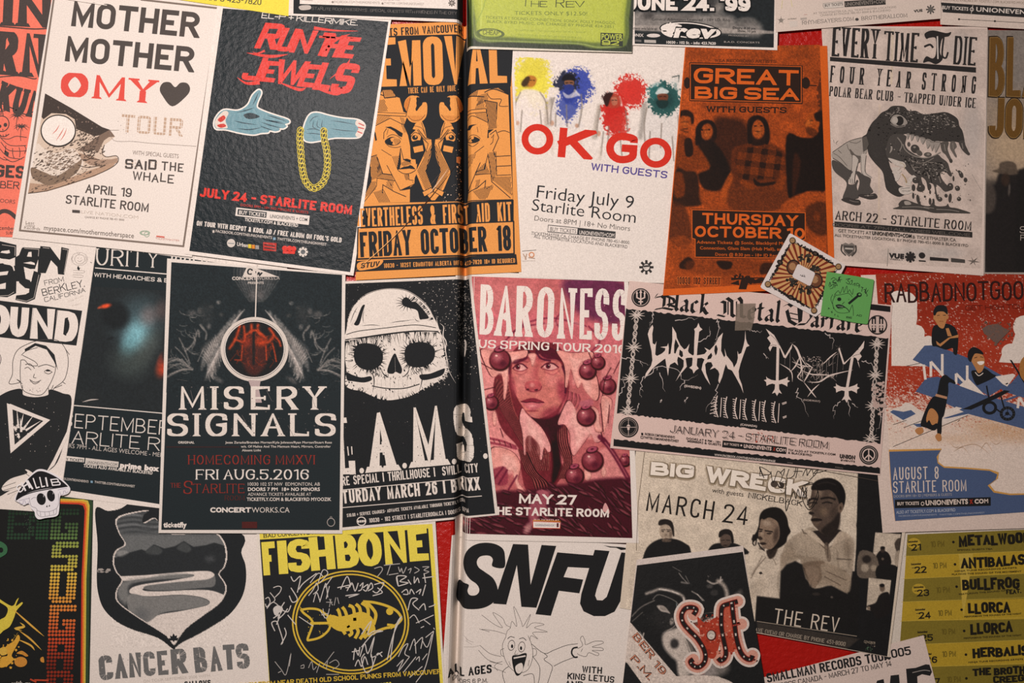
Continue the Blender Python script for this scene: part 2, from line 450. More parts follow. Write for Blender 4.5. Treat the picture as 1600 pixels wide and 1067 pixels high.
# ---------------------------------------------------------------- continuous-tone prints: a fine grid of ink colours
def rgb(h): return np.array([int(h[i:i + 2], 16) / 255 for i in (0, 2, 4)])
def vnoise(x, y, seed=0):
    xi, yi = np.floor(x).astype(np.int64), np.floor(y).astype(np.int64); fx, fy = x - xi, y - yi
    fx, fy = fx * fx * (3 - 2 * fx), fy * fy * (3 - 2 * fy)
    def hsh(a, b):
        n = (a * 374761393 + b * 668265263 + seed * 2147483647 + 1013) & 0xffffffff
        n = ((n ^ (n >> 13)) * 1274126177) & 0xffffffff
        return ((n ^ (n >> 16)) & 0xffff) / 65535.0
    a, b, c, d = hsh(xi, yi), hsh(xi + 1, yi), hsh(xi, yi + 1), hsh(xi + 1, yi + 1)
    return (a * (1 - fx) + b * fx) * (1 - fy) + (c * (1 - fx) + d * fx) * fy
class Photo:
    def __init__(s, quad, col, step=1.2):
        q = [tp(*a) for a in P(quad)]
        w = max(math.dist(q[0], q[1]), math.dist(q[3], q[2])); h = max(math.dist(q[0], q[3]), math.dist(q[1], q[2]))
        n, m = int(w / step) + 2, int(h / step) + 2
        u, v = np.meshgrid(np.linspace(0, 1, n), np.linspace(0, 1, m))
        bl = lambda i: (q[0][i] * (1 - u) + q[1][i] * u) * (1 - v) + (q[3][i] * (1 - u) + q[2][i] * u) * v
        s.X, s.Y = bl(0), bl(1); s.C = np.zeros(s.X.shape + (3,)) + rgb(col)
    def loc(s): return (s.X - VW[0]) * VW[2], (s.Y - VW[1]) * VW[2]
    def mix(s, m, col, a, tex=0, ts=10, seed=0):
        if tex:
            x, y = s.loc(); m = m * np.clip(1 - tex + 2 * tex * vnoise(x / ts, y / ts, seed), 0, 1)
        c = rgb(col) if isinstance(col, str) else col
        m = (np.clip(m, 0, 1) * np.asarray(a))[..., None]; s.C = s.C * (1 - m) + c * m
        return s
    def b(s, cx, cy, rx, ry, col, ang=0, a=1, soft=.5, tex=0, ts=10, seed=0):
        x, y = s.loc(); t = math.radians(ang); dx, dy = x - cx, y - cy
        u = (dx * math.cos(t) + dy * math.sin(t)) / rx; v = (-dx * math.sin(t) + dy * math.cos(t)) / ry
        d = np.clip((1 - np.sqrt(u * u + v * v)) / max(soft, 1e-3) , 0, 1)
        return s.mix(d * d * (3 - 2 * d), col, a, tex, ts, seed)
    def dist(s, p, closed):
        x, y = s.loc(); D = np.full(x.shape, 1e9); ins = np.zeros(x.shape, bool); n = len(p)
        for i in range(n if closed else n - 1):
            (x0, y0), (x1, y1) = p[i], p[(i + 1) % n]; dx, dy = x1 - x0, y1 - y0; l = dx * dx + dy * dy + 1e-9
            t = np.clip(((x - x0) * dx + (y - y0) * dy) / l, 0, 1)
            D = np.minimum(D, (x - x0 - t * dx) ** 2 + (y - y0 - t * dy) ** 2)
            if closed and abs(dy) > 1e-9:
                ins ^= ((y0 <= y) != (y1 <= y)) & (x < x0 + dx * (y - y0) / dy)
        return np.sqrt(D), ins
    def p(s, pts, col, a=1, soft=3, sm=True, tex=0, ts=10, seed=0):
        q = P(pts); q = smooth(q, True, 4) if sm else q
        D, ins = s.dist(q, True); sd = np.where(ins, D, -D)
        return s.mix(sd / soft + .5, col, a, tex, ts, seed)
    def l(s, pts, w, col, a=1, soft=2, sm=True, tex=0, ts=10, seed=0):
        q = P(pts); q = smooth(q, False, 4) if sm else q
        D, _ = s.dist(q, False)
        return s.mix((w / 2 - D) / soft + .5, col, a, tex, ts, seed)
    def ll(s, many, w, col, a=1, soft=2, **k):
        for q in many.split('|'): s.l(q, w, col, a, soft, **k)
        return s
    def grain(s, amp, ts, seed=0, ang=0, el=1):
        x, y = s.loc(); t = math.radians(ang); u, v = x * math.cos(t) + y * math.sin(t), -x * math.sin(t) + y * math.cos(t)
        s.C = np.clip(s.C * (1 + amp * (2 * vnoise(u / ts / el, v / ts, seed) - 1))[..., None], 0, 1); return s
    def spray(s, cx, cy, rx, ry, col, thr=.5, ts=4, seed=0, a=1, ang=0):
        x, y = s.loc(); t = math.radians(ang); dx, dy = x - cx, y - cy
        u = (dx * math.cos(t) + dy * math.sin(t)) / rx; v = (-dx * math.sin(t) + dy * math.cos(t)) / ry
        d = np.clip(1 - np.sqrt(u * u + v * v), 0, 1)
        n = vnoise(x / ts, y / ts, seed) * .6 + vnoise(x / ts / 2.7, y / ts / 2.7, seed + 5) * .4
        if thr < .22: return s.mix((n - (.93 - (thr + .1) * .3 - .14 * d * d)) * 12 * (d > 0), col, a * np.clip(d * 2, 0, 1))
        return s.mix((d * 1.3 + n - 1 + thr * .4) * 6, col, a * np.clip(d * 8, 0, 1))

# ---------------------------------------------------------------- the wall: red painted, two halves meeting at the seam
def wall(name, x0, x1, side):
    ys = [-700] + list(range(-400, 1501, 50)) + [1800]
    offs = OFFS[:8] if side < 0 else OFFS[7:]
    v, f = [], []
    n = len(offs) + 1
    for y in ys:
        s_ = float(seam(y)); xs = ([x0] + [s_ + o for o in offs]) if side < 0 else ([s_ + o for o in offs] + [x1])
        for x in xs: v.append(((x - 800) * K, .002 + float(groove(x, y)) * 1.15, (533.5 - y) * K))
    for j in range(len(ys) - 1):
        for i in range(n - 1): f.append((j * n + i, (j + 1) * n + i, (j + 1) * n + i + 1, j * n + i + 1))
    b = len(v)      # the back of the panel
    for (x, y) in ((x0, ys[0]), (x1, ys[0]), (x1, ys[-1]), (x0, ys[-1])): v.append(((x - 800) * K, .08, (533.5 - y) * K))
    f.append((b, b + 1, b + 2, b + 3))
    o = link_mesh(name, v, f, [mat('b01208', 'paint')], None, (0, 0, 0)); o['kind'] = 'structure'
wall('wall_left', -900, 725, -1)
wall('wall_right', 725, 2500, 1)
# ================================================================ the posters
WH, BK, INK = 'e6ddd3', '24282a', '2a2b2b'
IMP = (.24, .17, 0, 0, .2); COND = (.15, .12, 0, 0, .25); THIN = (.075, .075, 0, 0, .3); SER = (.17, .07, .09, 1, .5)
CSER = (.11, .045, .055, 1, .3); SLAB = (.22, .12, .1, 0, .3); BLK = (.3, .22, 0, 0, .3); MED = (.17, .15, 0, 0, .35)
def small_lines(p, rows, col, h=5, bold=0):
    for txt, x0, y0, x1, y1 in rows: p.t(txt, x0, y0, x1, y1, h, col, bold)

# ---- coral flyer at the left edge
p = Sheet('concert_poster', 'coral red flyer with dark hand-drawn lettering and a skull among bananas', 'poster', '-190 -60 92 -60 22 371 -220 362', 3, 'ee7c66')
V(0, 0, 2.809); D = '4b4340'
p.part('headline')
p.t('SIN', -150, 108, 232, 126, 152, D, sk=(.34, .14, .1, 1, .4), ls=.04)
p.t('ORN', -150, 318, 205, 345, 190, D, sk=(.34, .13, .1, 1, .5), ls=.02)
p.s('0 118 70 124 150 130 210 128', 6, D).s('-40 345 80 335 150 348 165 345', 5, D)
p.t('KUN', -15, 470, 180, 520, 118, D, sk=(.26, .16, .03, 1, .4), ls=.05, arc=-10)
p.s('0 452 60 478 120 505 150 492', 5, D)
p.part('illustration')
p.e(12, 545, 34, 36, D, ring=4).e(2, 556, 9, 8, D).e(28, 550, 8, 9, D).f('14 568 20 568 17 578', D)
p.s('-10 590 20 602 45 590', 4, D).ss('6 592 8 604|18 592 20 604|30 590 32 602', 3, D).ss('8 508 12 478 18 510|2 492 28 488', 4, D)
for cx, cy in ((80, 512), (98, 560)):
    for a in range(0, 360, 40):
        p.s([cx, cy, cx + 18 * math.cos(math.radians(a)), cy + 9 * math.sin(math.radians(a)) - 5, cx + 36 * math.cos(math.radians(a)), cy + 16 * math.sin(math.radians(a)) + 4], 7, D, taper=1)
    p.s([cx, cy, cx - 4, cy + 40, cx - 2, cy + 60], 3, D)
p.ss('10 610 50 640 120 640|8 625 45 662 122 664|0 650 40 690 100 700|20 690 60 712 112 690|0 605 40 612 75 600 122 605|30 640 28 668 36 684|60 652 60 676 66 696|88 648 92 670 90 692|110 640 118 655 112 676|0 690 20 702 44 704', 3.2, D)
p.f('26 660 44 672 40 690 22 678', D)
p.part('date_line')
p.t('GES', -20, 778, 112, 786, 56, D, sk=(.26, .2, 0, 0, .2), ls=.08)
p.t('EMBER', -58, 822, 88, 832, 34, D, sk=(.13, .12, 0, 0, .2), jit=.08)
p.t('DOORS', -14, 888, 70, 896, 17, D).s('-30 965 10 930 44 932 76 958', 18, D)
p.t('december', -20, 1008, 70, 1012, 17, D, .01).t('SUBS', 30, 1030, 64, 1030, 13, D, .01)
p.end()

# ---- white poster with a fish head
p = Sheet('concert_poster', 'white poster with grey block headline, coral letters, heart and a fish head', 'poster', '86 -20 358 -6 301 402 21 372', 4, WH)
V(0, 0, 2.669); D = '504a46'; T = '7d7066'
p.part('border').s('590 2 914 38 768 1028 88 962 232 -20', 8, T, False)
p.part('headline')
MO = (.2, .2, 0, 0, .24)
p.t('MOTHER', 300, 112, 828, 162, 106, D, sk=MO, ls=.1, sh=.02).t('MOTHER', 274, 258, 806, 305, 106, D, sk=MO, ls=.1, sh=.02)
p.part('tour_title')
p.t('O', 256, 404, 370, 410, 100, 'dc5348', sk=(.3, .16, 0, 1, .9)).t('MY', 388, 412, 655, 436, 98, 'dc5348', sk=(.27, .1, .1, 1, .5), ls=.0)
p.f('722 446 680 400 670 372 684 348 712 346 734 366 756 348 784 350 796 374 780 404', D, True)
for k, (a, b) in enumerate(((508, 575), (572, 600), (640, 700), (700, 765))): pass
p.t('TOUR', 505, 552, 762, 572, 74, 'bfa58e', sk=(.17, .15, 0, 0, .1), ls=.16)
for i in range(22): p.s([500 + i * 12.6, 470, 490 + i * 12.6, 590], 2.4, WH, False)
for i in range(5): p.s([495, 492 + i * 16, 775, 514 + i * 16], 2.2, WH, False)
p.part('fish_picture')
p.f('193 392 300 452 430 532 462 543 484 572 462 590 440 606 430 636 446 655 490 650 496 672 470 700 400 734 300 768 200 798 122 808 132 750 150 640 178 490', 'd3c0ac')
p.f('193 392 300 452 430 532 462 543 440 562 400 570 352 552 322 540 316 500 280 478 220 474 186 500 178 490', '453d38')
p.f('150 640 162 600 190 622 240 640 300 620 330 640 352 690 300 742 250 735 210 760 150 742 136 742', 'e0d3c4', True)
p.f('462 543 484 572 458 574 438 588 412 640 400 628 352 636 330 626 372 600 420 566', '7d6a5c').f('330 640 380 650 420 668 470 666 496 660 494 680 440 700 380 690 345 668', 'a68c78')
p.f('122 808 130 765 210 772 300 742 380 712 470 682 494 672 470 702 400 736 300 770 200 800', 'b3957d')
p.f('136 700 190 720 240 735 300 700 345 668 330 715 280 752 210 775 170 760 140 742', '85715f', True)
p.specks('150 640 300 560 420 600 470 680 300 768 122 808', 420, 1, 3.6, '5a4d44', 4, 2.6, -25)
p.specks('320 530 420 560 400 640 330 630', 170, 1.2, 3.4, '51463e', 5, 2.2, -35)
p.specks('180 640 320 620 340 690 220 740', 160, 1, 3.5, '8d7a6a', 9, 3, -20)
p.specks('195 400 300 460 440 545 330 530 220 470', 40, 1, 4, '857266', 6)
p.s('122 808 200 797 300 767 400 733 470 700 497 674 490 652 448 656 430 640 440 606', 3, '453a33').ss('400 640 380 664 350 672|352 636 372 660 420 668|330 690 370 700 430 690', 3, '453a33')
p.e(248, 548, 74, 68, '38332f').e(248, 547, 69, 62, 'ece4da').ss('222 562 240 545 254 520|238 590 258 560 272 535|256 590 272 566 284 536', 3.5, 'cf6a5c', taper=2)
p.s('462 545 480 588 560 592 640 600 822 612', 1.5, '8a7f76').s('462 545 500 545', 1.5, '8a7f76')
p.part('support_line')
p.t('WITH SPECIAL GUESTS', 556, 646, 748, 662, 17, '8d827a')
p.t('SAID', 525, 705, 656, 712, 42, D, sk=(.2, .18, 0, 0, .1), ls=.16, jit=.14).t('THE', 676, 712, 768, 718, 38, D, sk=(.16, .14, 0, 0, .1), ls=.2, jit=.1)
p.t('WHALE', 556, 752, 728, 766, 38, D, sk=(.15, .14, 0, 0, .1), ls=.16, jit=.16).specks('525 665 660 672 656 715 525 705', 16, 2, 4, 'c7b29d', 3)
p.part('venue_line')
p.t('APRIL 19', 360, 806, 552, 824, 37, D, sk=(.16, .14, 0, 0, .3), ls=.12).t('STARLITE ROOM', 278, 850, 622, 886, 37, D, sk=(.16, .14, 0, 0, .3), ls=.12)
p.part('small_print')
p.f('306 876 338 878 338 890 306 888', D).t('LIVE NATION.COM', 342, 890, 580, 914, 13, 'c9bfb4').t('CHARGE BY PHONE 780 451 8000', 358, 910, 522, 922, 8, '8a8078')
p.t('myspace.com/mothermotherspace', 188, 960, 562, 994, 20, '6d645c')
p.t('Last', 112, 934, 148, 938, 12, '9b9188').t('Gang', 112, 944, 150, 950, 12, '9b9188').t('Records', 106, 956, 172, 962, 12, '9b9188')
p.e(608, 972, 22, 10, '9fb09b', ring=4).e(616, 978, 12, 12, 'aabaa4', ring=3).s('656 986 690 990', 6, 'cf6a5c').t('TICKETMASTER', 652, 998, 752, 1008, 7, 'd0a398')
p.end()

# ---- yellow sheet at the top left
p = Sheet('concert_poster', 'bright yellow sheet poking in from the top edge with a phone number', 'poster', '140 -130 472 -130 452 27 140 -20', 6, 'ead94f')
p.part('border').s('150 -18.5 452 27', 3, WH, False)
V(300, 0, 3.478); p.part('phone_line').t('MORE INFO 423-7820', -20, -2, 380, 34, 33, '4a463a', sk=(.15, .13, 0, 0, .2))
p.end()

# ---- white and black sheet at the top
p = Sheet('concert_poster', 'white sheet in a black frame cut off by the top edge, small web addresses below', 'poster', '462 -220 730 -200 721 37 452 26', 6.4, WH)
V(300, 0, 3.478)
p.part('border').f('560 -300 1470 -300 1470 112 555 81', BK).f('592 -300 1446 -300 1443 56 590 28', WH)
p.part('small_print')
p.t('TICKETFLY.COM & BLACKBYRD', 905, 4, 1130, 11, 14, '8b827a').t('FACEBOOK.COM/THEUNIONEVENTS', 775, 22, 1022, 28, 12, '8b827a').t('TWITTER.COM/THEUNIONWEST', 1046, 30, 1262, 35, 12, '8b827a')
p.s('596 6 660 10', 4, 'b0a69c', False).e(768, 18, 6, 6, '8b827a').e(1038, 26, 6, 6, '8b827a').t('R & R WELCOME AT DOORS', 1010, -20, 1300, -8, 10, '8b827a')
p.part('star_emblem')
for a in range(0, 360, 45): p.s([1413, 23, 1413 + 19 * math.cos(math.radians(a)), 23 + 19 * math.sin(math.radians(a))], 7, '5b564f', False)
p.e(1413, 23, 7, 7, 'a9a198').part('footer_line').f('584 46 600 36 644 36 648 56 600 62', 'bdb4ab', True)
p.t('STARLITE ROOM PRESENTS . SPECIAL GUESTS WITH FRIENDS IN THE CITY', 655, 60, 1440, 86, 17, '7f7b76', sk=(.08, .08, 0, 0, .3), jit=.2)
p.end()

# ---- black poster with teal hands and a gold chain
p = Sheet('concert_poster', 'glossy black poster with slashed red title, two teal hands and gold chain', 'poster', '341 8 612 31 553 431 289 397', 5, WH, 'gloss')
V(290, 0, 2.482); R_ = 'd8362a'; TE = '6f98a2'
p.part('background').f('148 36 788 88 640 1056 18 974', '1a2428')
p.part('support_line').t('EL-P + KILLERMIKE=', 296, 74, 668, 104, 24, 'd9d2c8', sk=(.14, .13, 0, 0, .1), jit=.1, sh=.1)
p.part('headline')
def slash(txt, xs, base, h, sh, rise):
    for k, (c, x0, x1, y0, hh) in enumerate(txt):
        p.t(c, x0, y0, x1, y0 + (x1 - x0) * rise, hh, R_, sk=(.24, .2, 0, 0, .12), sh=sh)
slash((('R', 268, 350, 190, 102), ('U', 345, 410, 200, 92), ('N', 402, 478, 206, 92), ('T', 500, 545, 218, 92), ('H', 528, 590, 222, 88), ('E', 588, 648, 226, 84)), 0, 0, 0, .36, .08)
slash((('J', 215, 290, 312, 92), ('E', 285, 345, 318, 82), ('W', 332, 450, 326, 96), ('E', 432, 500, 338, 90), ('L', 492, 556, 350, 108), ('S', 556, 640, 362, 120)), 0, 0, 0, .30, .08)
p.s('500 112 580 122 670 124', 13, R_, taper=1).s('520 146 600 150 660 152', 9, R_, taper=1).s('240 208 330 222 400 214', 12, R_, taper=2).s('204 304 240 326 290 322', 18, R_, taper=-1)
p.s('360 320 440 350 470 342', 12, R_, taper=2).s('520 352 590 366 620 340', 14, R_, taper=2).s('596 346 636 334 650 302', 10, R_, taper=2).s('310 200 282 210 262 204', 9, R_, taper=1)
p.s('540 210 560 180 600 150 640 136', 10, R_, taper=2).s('420 330 450 280 472 250', 11, R_, taper=2).s('640 232 622 260 560 310', 9, R_, taper=2)
p.ss('300 160 340 110|350 180 380 120|425 190 440 150|540 200 570 150|600 200 630 160|240 300 300 240|380 300 420 260|460 320 480 290|520 330 550 280|590 340 625 290', 4, '20282b', taper=2)
p.part('hand_picture')
# an open hand reaching in from the left, its thumb raised
HA = '118 466 150 430 206 432 244 410 262 374 286 352 296 364 282 398 280 420 310 436 350 450 398 466 404 478 388 484 394 492 382 500 366 500 366 508 350 512 330 508 322 516 296 518 264 524 210 516 160 504 120 500'
p.s(HA, 11, 'e8e0d6', True, closed=True).f(HA, TE, True)
p.f('118 470 150 434 170 440 158 470 166 498 140 500 122 498', 'd9cdc0', True).f('128 466 150 450 158 462 140 476', 'c4392d', True).f('126 488 150 482 160 492 140 498', 'c4392d', True)
p.f('228 448 252 440 276 446 290 456 262 464 240 462', '2a3a40', True)
p.ss('200 440 240 430 270 420|190 470 230 480 280 486|200 500 250 505 300 496|320 450 350 458 396 474|310 470 340 472 380 478|300 488 340 492|262 412 276 384 286 360|180 450 178 490|210 448 206 470|300 462 340 474 388 484|296 476 330 488 374 499|290 490 316 500 340 508', 4, '2f4650', taper=2)
p.hatch('176 450 260 452 300 490 260 512 180 500', 4, 7, 1.6, '41606a', 2)
# a closed hand from the right holding the chain
p.part('hand_picture')
HB = '462 496 482 450 512 440 560 452 612 462 668 468 694 486 690 508 676 532 640 536 580 536 520 548 484 552 462 540'
p.s(HB, 11, 'e8e0d6', True, closed=True).f(HB, TE, True)
p.f('668 468 698 488 690 510 676 534 660 526 672 500 660 484', 'd9cdc0', True).ss('672 480 694 490|670 496 694 502|668 512 688 520', 4, 'c4392d')
p.ss('470 506 500 502 532 512|470 520 500 520 540 526|474 534 510 538|482 480 496 460 520 452|500 470 496 494 510 500|516 466 512 490 526 500|534 466 530 492 544 502|566 470 610 476 660 486|560 500 610 508 664 512|580 522 630 526', 3, '2f4650', taper=2)
p.hatch('556 462 664 478 660 528 560 528', 6, 7, 1.6, '41606a', 2)
p.part('chain_picture')
def chain(pts):
    q = smooth(P(pts), False, 7); o = []; acc = 0
    for a, b in zip(q[:-1], q[1:]):
        d = math.dist(a, b); acc += d
        if acc > 13: acc = 0; o.append((b, math.degrees(math.atan2(b[1] - a[1], b[0] - a[0]))))
    for (c, a) in o: p.e(c[0], c[1], 15, 14, 'd9c437', a)
    for (c, a) in o: p.e(c[0], c[1], 12.5, 11.5, '3a3618', a)
    for (c, a) in o:
        p.e(c[0], c[1], 12, 7, 'd9c437', a + 32, ring=2.6, n=18)
chain('450 492 446 540 450 600 456 660 468 704 492 730 516 726 540 700 552 650 550 590 540 540 538 504')
p.part('date_line').t('JULY 24 - STARLITE ROOM', 58, 764, 646, 834, 36, R_, sk=(.26, .22, 0, 0, .22), ls=.09).t('DOORS 8PM - 18+ NO MINORS & GUESTS', 216, 800, 478, 830, 9, 'b23127', .02)
p.part('small_print')
p.f('200 806 484 838 480 874 196 838', 'ded6cc').f('206 812 318 824 316 846 204 834', '20282b').t('BUY TICKETS', 210, 831, 312, 842, 14, 'ded6cc', .02).t('UNIONEVENTS + COM', 330, 846, 474, 860, 13, '33383a', .01)
p.t('TICKETFLY.COM & BLACKBYRD', 232, 858, 438, 882, 12, 'ded6cc', .03).t('ON TOUR WITH DESPOT & KOOL AD / FREE ALBUM ON FOOL\'S GOLD', 46, 876, 606, 942, 19, 'ded6cc', sk=(.2, .17, 0, 0, .2), ls=.08)
p.t('FACEBOOK.COM/THEUNIONEVENTS', 120, 902, 338, 928, 10, 'c8c0b7', .02).t('TWITTER.COM/THEUNIONWEST', 358, 932, 548, 954, 10, 'c8c0b7', .02).f('108 894 116 894 116 904 108 904', 'c8c0b7').f('342 922 352 922 352 932 342 932', '7da0b4')
p.part('sponsor_strip')
p.e(180, 944, 16, 16, 'cfc7bd').s('168 944 192 946', 3, '7d8588', False).t('Urban', 202, 954, 244, 960, 14, 'ded6cc', .02).f('246 948 258 949 258 964 246 963', 'd9c437').f('260 950 272 951 272 966 260 965', 'd8862a').f('274 952 288 953 288 968 274 967', '9a9590')
p.f('304 940 356 944 354 976 304 972', 'b5342a').ss('308 950 350 956|308 962 350 968', 4, '20282b', False).e(388, 964, 11, 10, R_).e(406, 964, 11, 10, R_).e(422, 966, 10, 10, R_).f('380 972 428 976 426 986 380 984', R_)
p.part('star_emblem')
for a in range(0, 360, 45): p.s([458, 978, 458 + 19 * math.cos(math.radians(a)), 978 + 19 * math.sin(math.radians(a))], 9, 'd8d0c6', False)
p.e(458, 978, 9, 9, '5a5f60')
for t in '140 690 190 700|250 716 270 720|320 720 330 716|176 660 186 650|360 704 372 702'.split('|'): p.part('scuff_mark').s(t, 3, '9ba0a0', taper=2)
p.end()
# ---- orange poster folded over the seam
p = Sheet('concert_poster', 'orange and black poster of two angular mirrored faces, folded into the seam', 'poster', '586 40 795 32 814.5 425 556 438', 4, 'e39a50')
V(550, 0, 2.425); O = 'e39a50'; B = '24272a'
p.part('background').f('60 335 600 318 610 760 40 772', B)
p.part('headline')
p.f('80 142 600 134 603 192 560 194 420 190 100 200', B)
p.t('UPCOMING ARTISTS FROM VANCOUVER', -75, 152, 418, 124, 30, B, sk=(.17, .14, 0, 0, .15), ls=.1)
p.f('95 140 612 128 602 330 70 342', B)
p.t('REMOVAL', 20, 334, 588, 316, 186, O, sk=(.27, .14, 0, 0, .12), ls=.05, h1=182, mx=.415)
p.t('THERE CAN BE ONLY NONE', 214, 357, 394, 347, 22, O, sk=(.2, .16, 0, 0, .15), ls=.1)
V(555, 135, 5.769)
p.part('left_face')
p.f('215 100 250 40 330 36 372 100 405 110 440 235 478 250 470 280 440 360 480 450 500 560 508 660 545 662 552 720 550 750 540 810 535 880 410 945 496 930 494 1046 80 1058 92 980 150 860 140 700 150 560 170 420 190 250', O)
p.f('496 912 535 885 505 850 480 840 500 800 480 790 560 700 552 800 520 860', O)
p.s('405 108 440 235', 5, B, False)
p.hatch('250 40 330 36 372 100 290 116 268 96', 78, 12, 5, B).hatch('205 130 265 122 300 228 210 236', 60, 12, 5, B).hatch('205 268 330 268 300 300 190 360', 62, 13, 4, B).hatch('400 280 440 290 468 420 440 420', 70, 11, 4, B)
p.s('190 238 468 250', 5, B, False).s('200 262 462 276', 6, B, False).s('465 250 462 276', 6, B, False).s('210 70 262 90 268 110 372 100', 9, B, False).s('248 44 262 90', 5, B, False)
p.s('182 362 318 292 440 352', 6, B, False).s('440 340 478 430 500 540 505 650', 6, B, False).s('410 560 402 690 392 740 384 760', 30, B, False, 2).s('412 560 440 670', 6, B, False).f('432 660 470 655 505 668 500 690 455 676', B)
p.f('270 372 322 366 372 390 432 428 424 462 396 452 360 412 320 388', B).f('170 400 186 420 200 490 184 496', B).s('286 384 262 420 260 480', 6, B, False).s('300 392 288 440', 4, B, False)
p.f('268 500 320 462 380 466 412 500 380 532 316 536', B, True).f('318 510 318 478 350 464 384 468 408 498 380 524 350 532', O, True).e(332, 488, 16, 16, O).e(312, 508, 30, 26, B).e(336, 488, 13, 15, O).hatch('345 470 400 478 410 510 360 528', 65, 11, 4, B)
p.s('272 512 310 545 370 556 416 545', 5, B).s('290 462 330 440 380 450 420 480', 5, B).s('240 575 330 630', 5, B, False)
p.f('388 752 440 728 480 722 498 712 520 722 548 752 490 745 440 750', B).f('392 760 440 752 500 750 548 758 500 782 440 785', O).s('390 762 440 790 500 786 548 758', 6, B).hatch('404 700 480 660 510 700 440 726', 74, 11, 5, B).hatch('440 800 480 790 490 840 460 850', 70, 10, 5, B).s('484 790 488 845 530 852', 5, B, False)
p.s('288 714 408 940 535 884', 6, B, False).s('200 640 250 790 330 800', 8, B, False).s('140 640 200 620', 6, B, False).s('196 830 360 855', 6, B, False)
p.hatch('140 640 200 625 250 790 196 830 150 850', 80, 11, 5, B).hatch('205 660 260 790 330 800 350 850 250 838 200 820', 72, 12, 5, B).hatch('330 635 400 630 390 760 370 740', 68, 11, 4, B).hatch('110 860 190 860 190 930 90 1010', 70, 12, 5, B).hatch('160 960 260 930 320 1046 220 1050', 62, 12, 5, B)
p.s('248 965 252 890 350 950 462 998', 7, B, False).s('300 845 330 900', 5, B, False).s('200 830 196 900 160 950 80 1050', 5, B, False).hatch('290 850 350 860 340 940 280 900', 70, 11, 4, B)
p.part('right_face')
p.f('1016 90 1100 40 1200 30 1290 20 1380 80 1392 400 1420 1020 1010 1030 1020 940 1016 600 1010 300', O)
p.f('1165 130 1280 150 1275 380 1200 390 1185 220', B).hatch('1170 130 1285 158 1272 380 1200 385', 98, 13, 6, O)
p.hatch('1030 40 1110 30 1100 90 1020 90', 102, 12, 6, B).hatch('1100 90 1200 60 1195 130 1100 180', 105, 12, 5, B).hatch('1250 20 1375 30 1378 75 1340 60', 110, 12, 5, B).hatch('1085 180 1150 100 1170 200 1080 216', 108, 12, 4, B)
p.s('1010 92 1120 96 1165 100', 9, B, False).s('1165 60 1250 30 1380 78', 9, B).s('1192 76 1230 118 1316 122 1300 180 1380 184', 6, B).s('1165 130 1280 152 1275 260', 7, B, False)
p.s('1010 220 1180 205', 6, B, False).s('1010 250 1190 236', 6, B, False).s('1180 205 1200 330', 7, B, False).hatch('1080 248 1188 240 1198 326 1100 290', 108, 12, 4, B).s('1012 300 1060 270 1195 330', 6, B)
p.f('1008 385 1020 352 1100 346 1060 362 1034 396', B).s('1128 340 1140 440', 9, B, False, 2).s('1100 370 1108 420', 4, B, False).s('1012 480 1040 446 1090 446 1130 475', 5, B)
p.f('1014 490 1050 458 1090 462 1126 486 1090 512 1040 514', B, True).f('1018 490 1048 470 1060 470 1058 500 1040 508', O, True).e(1078, 486, 30, 26, B).e(1058, 466, 13, 15, O).s('1020 520 1060 546 1112 510', 5, B)
p.s('1075 608 1162 542', 5, B, False).hatch('1020 620 1090 610 1060 690 1020 740', 104, 11, 4, B)
p.f('1215 440 1268 395 1290 470 1240 590 1200 570 1196 480', O).s('1215 440 1268 400 1294 468 1240 590', 7, B, False).s('1228 470 1250 440 1240 510 1218 530', 6, B, False).f('1196 395 1250 390 1200 430 1206 470 1192 460', B).s('1200 410 1196 470', 10, B, False)
p.s('1128 690 1020 940', 7, B, False).s('1196 610 1225 800 1230 862 1400 1010', 7, B, False).s('1080 800 1225 790', 6, B, False).s('1085 775 1165 750 1195 625', 6, B, False)
p.hatch('1202 600 1260 595 1280 780 1240 860 1222 780', 98, 12, 5, B).hatch('1170 690 1215 780 1085 810 1080 778', 102, 11, 5, B).hatch('1232 820 1400 815 1415 990 1240 850', 100, 13, 5, B)
p.s('1250 590 1262 640', 9, B, False).s('1270 636 1400 628', 7, B, False).s('1268 725 1405 718', 7, B, False).s('1270 806 1405 800', 6, B, False).s('1284 420 1340 404 1392 422', 6, B).s('1268 590 1275 800', 6, B, False)
p.s('1000 964 1100 920 1176 852 1168 930', 7, B, False).s('1178 930 1240 890', 4, B, False).hatch('1060 950 1180 905 1250 900 1180 1020 1120 1020', 112, 12, 5, B).hatch('1090 850 1130 840 1110 910 1080 930', 104, 10, 4, B)
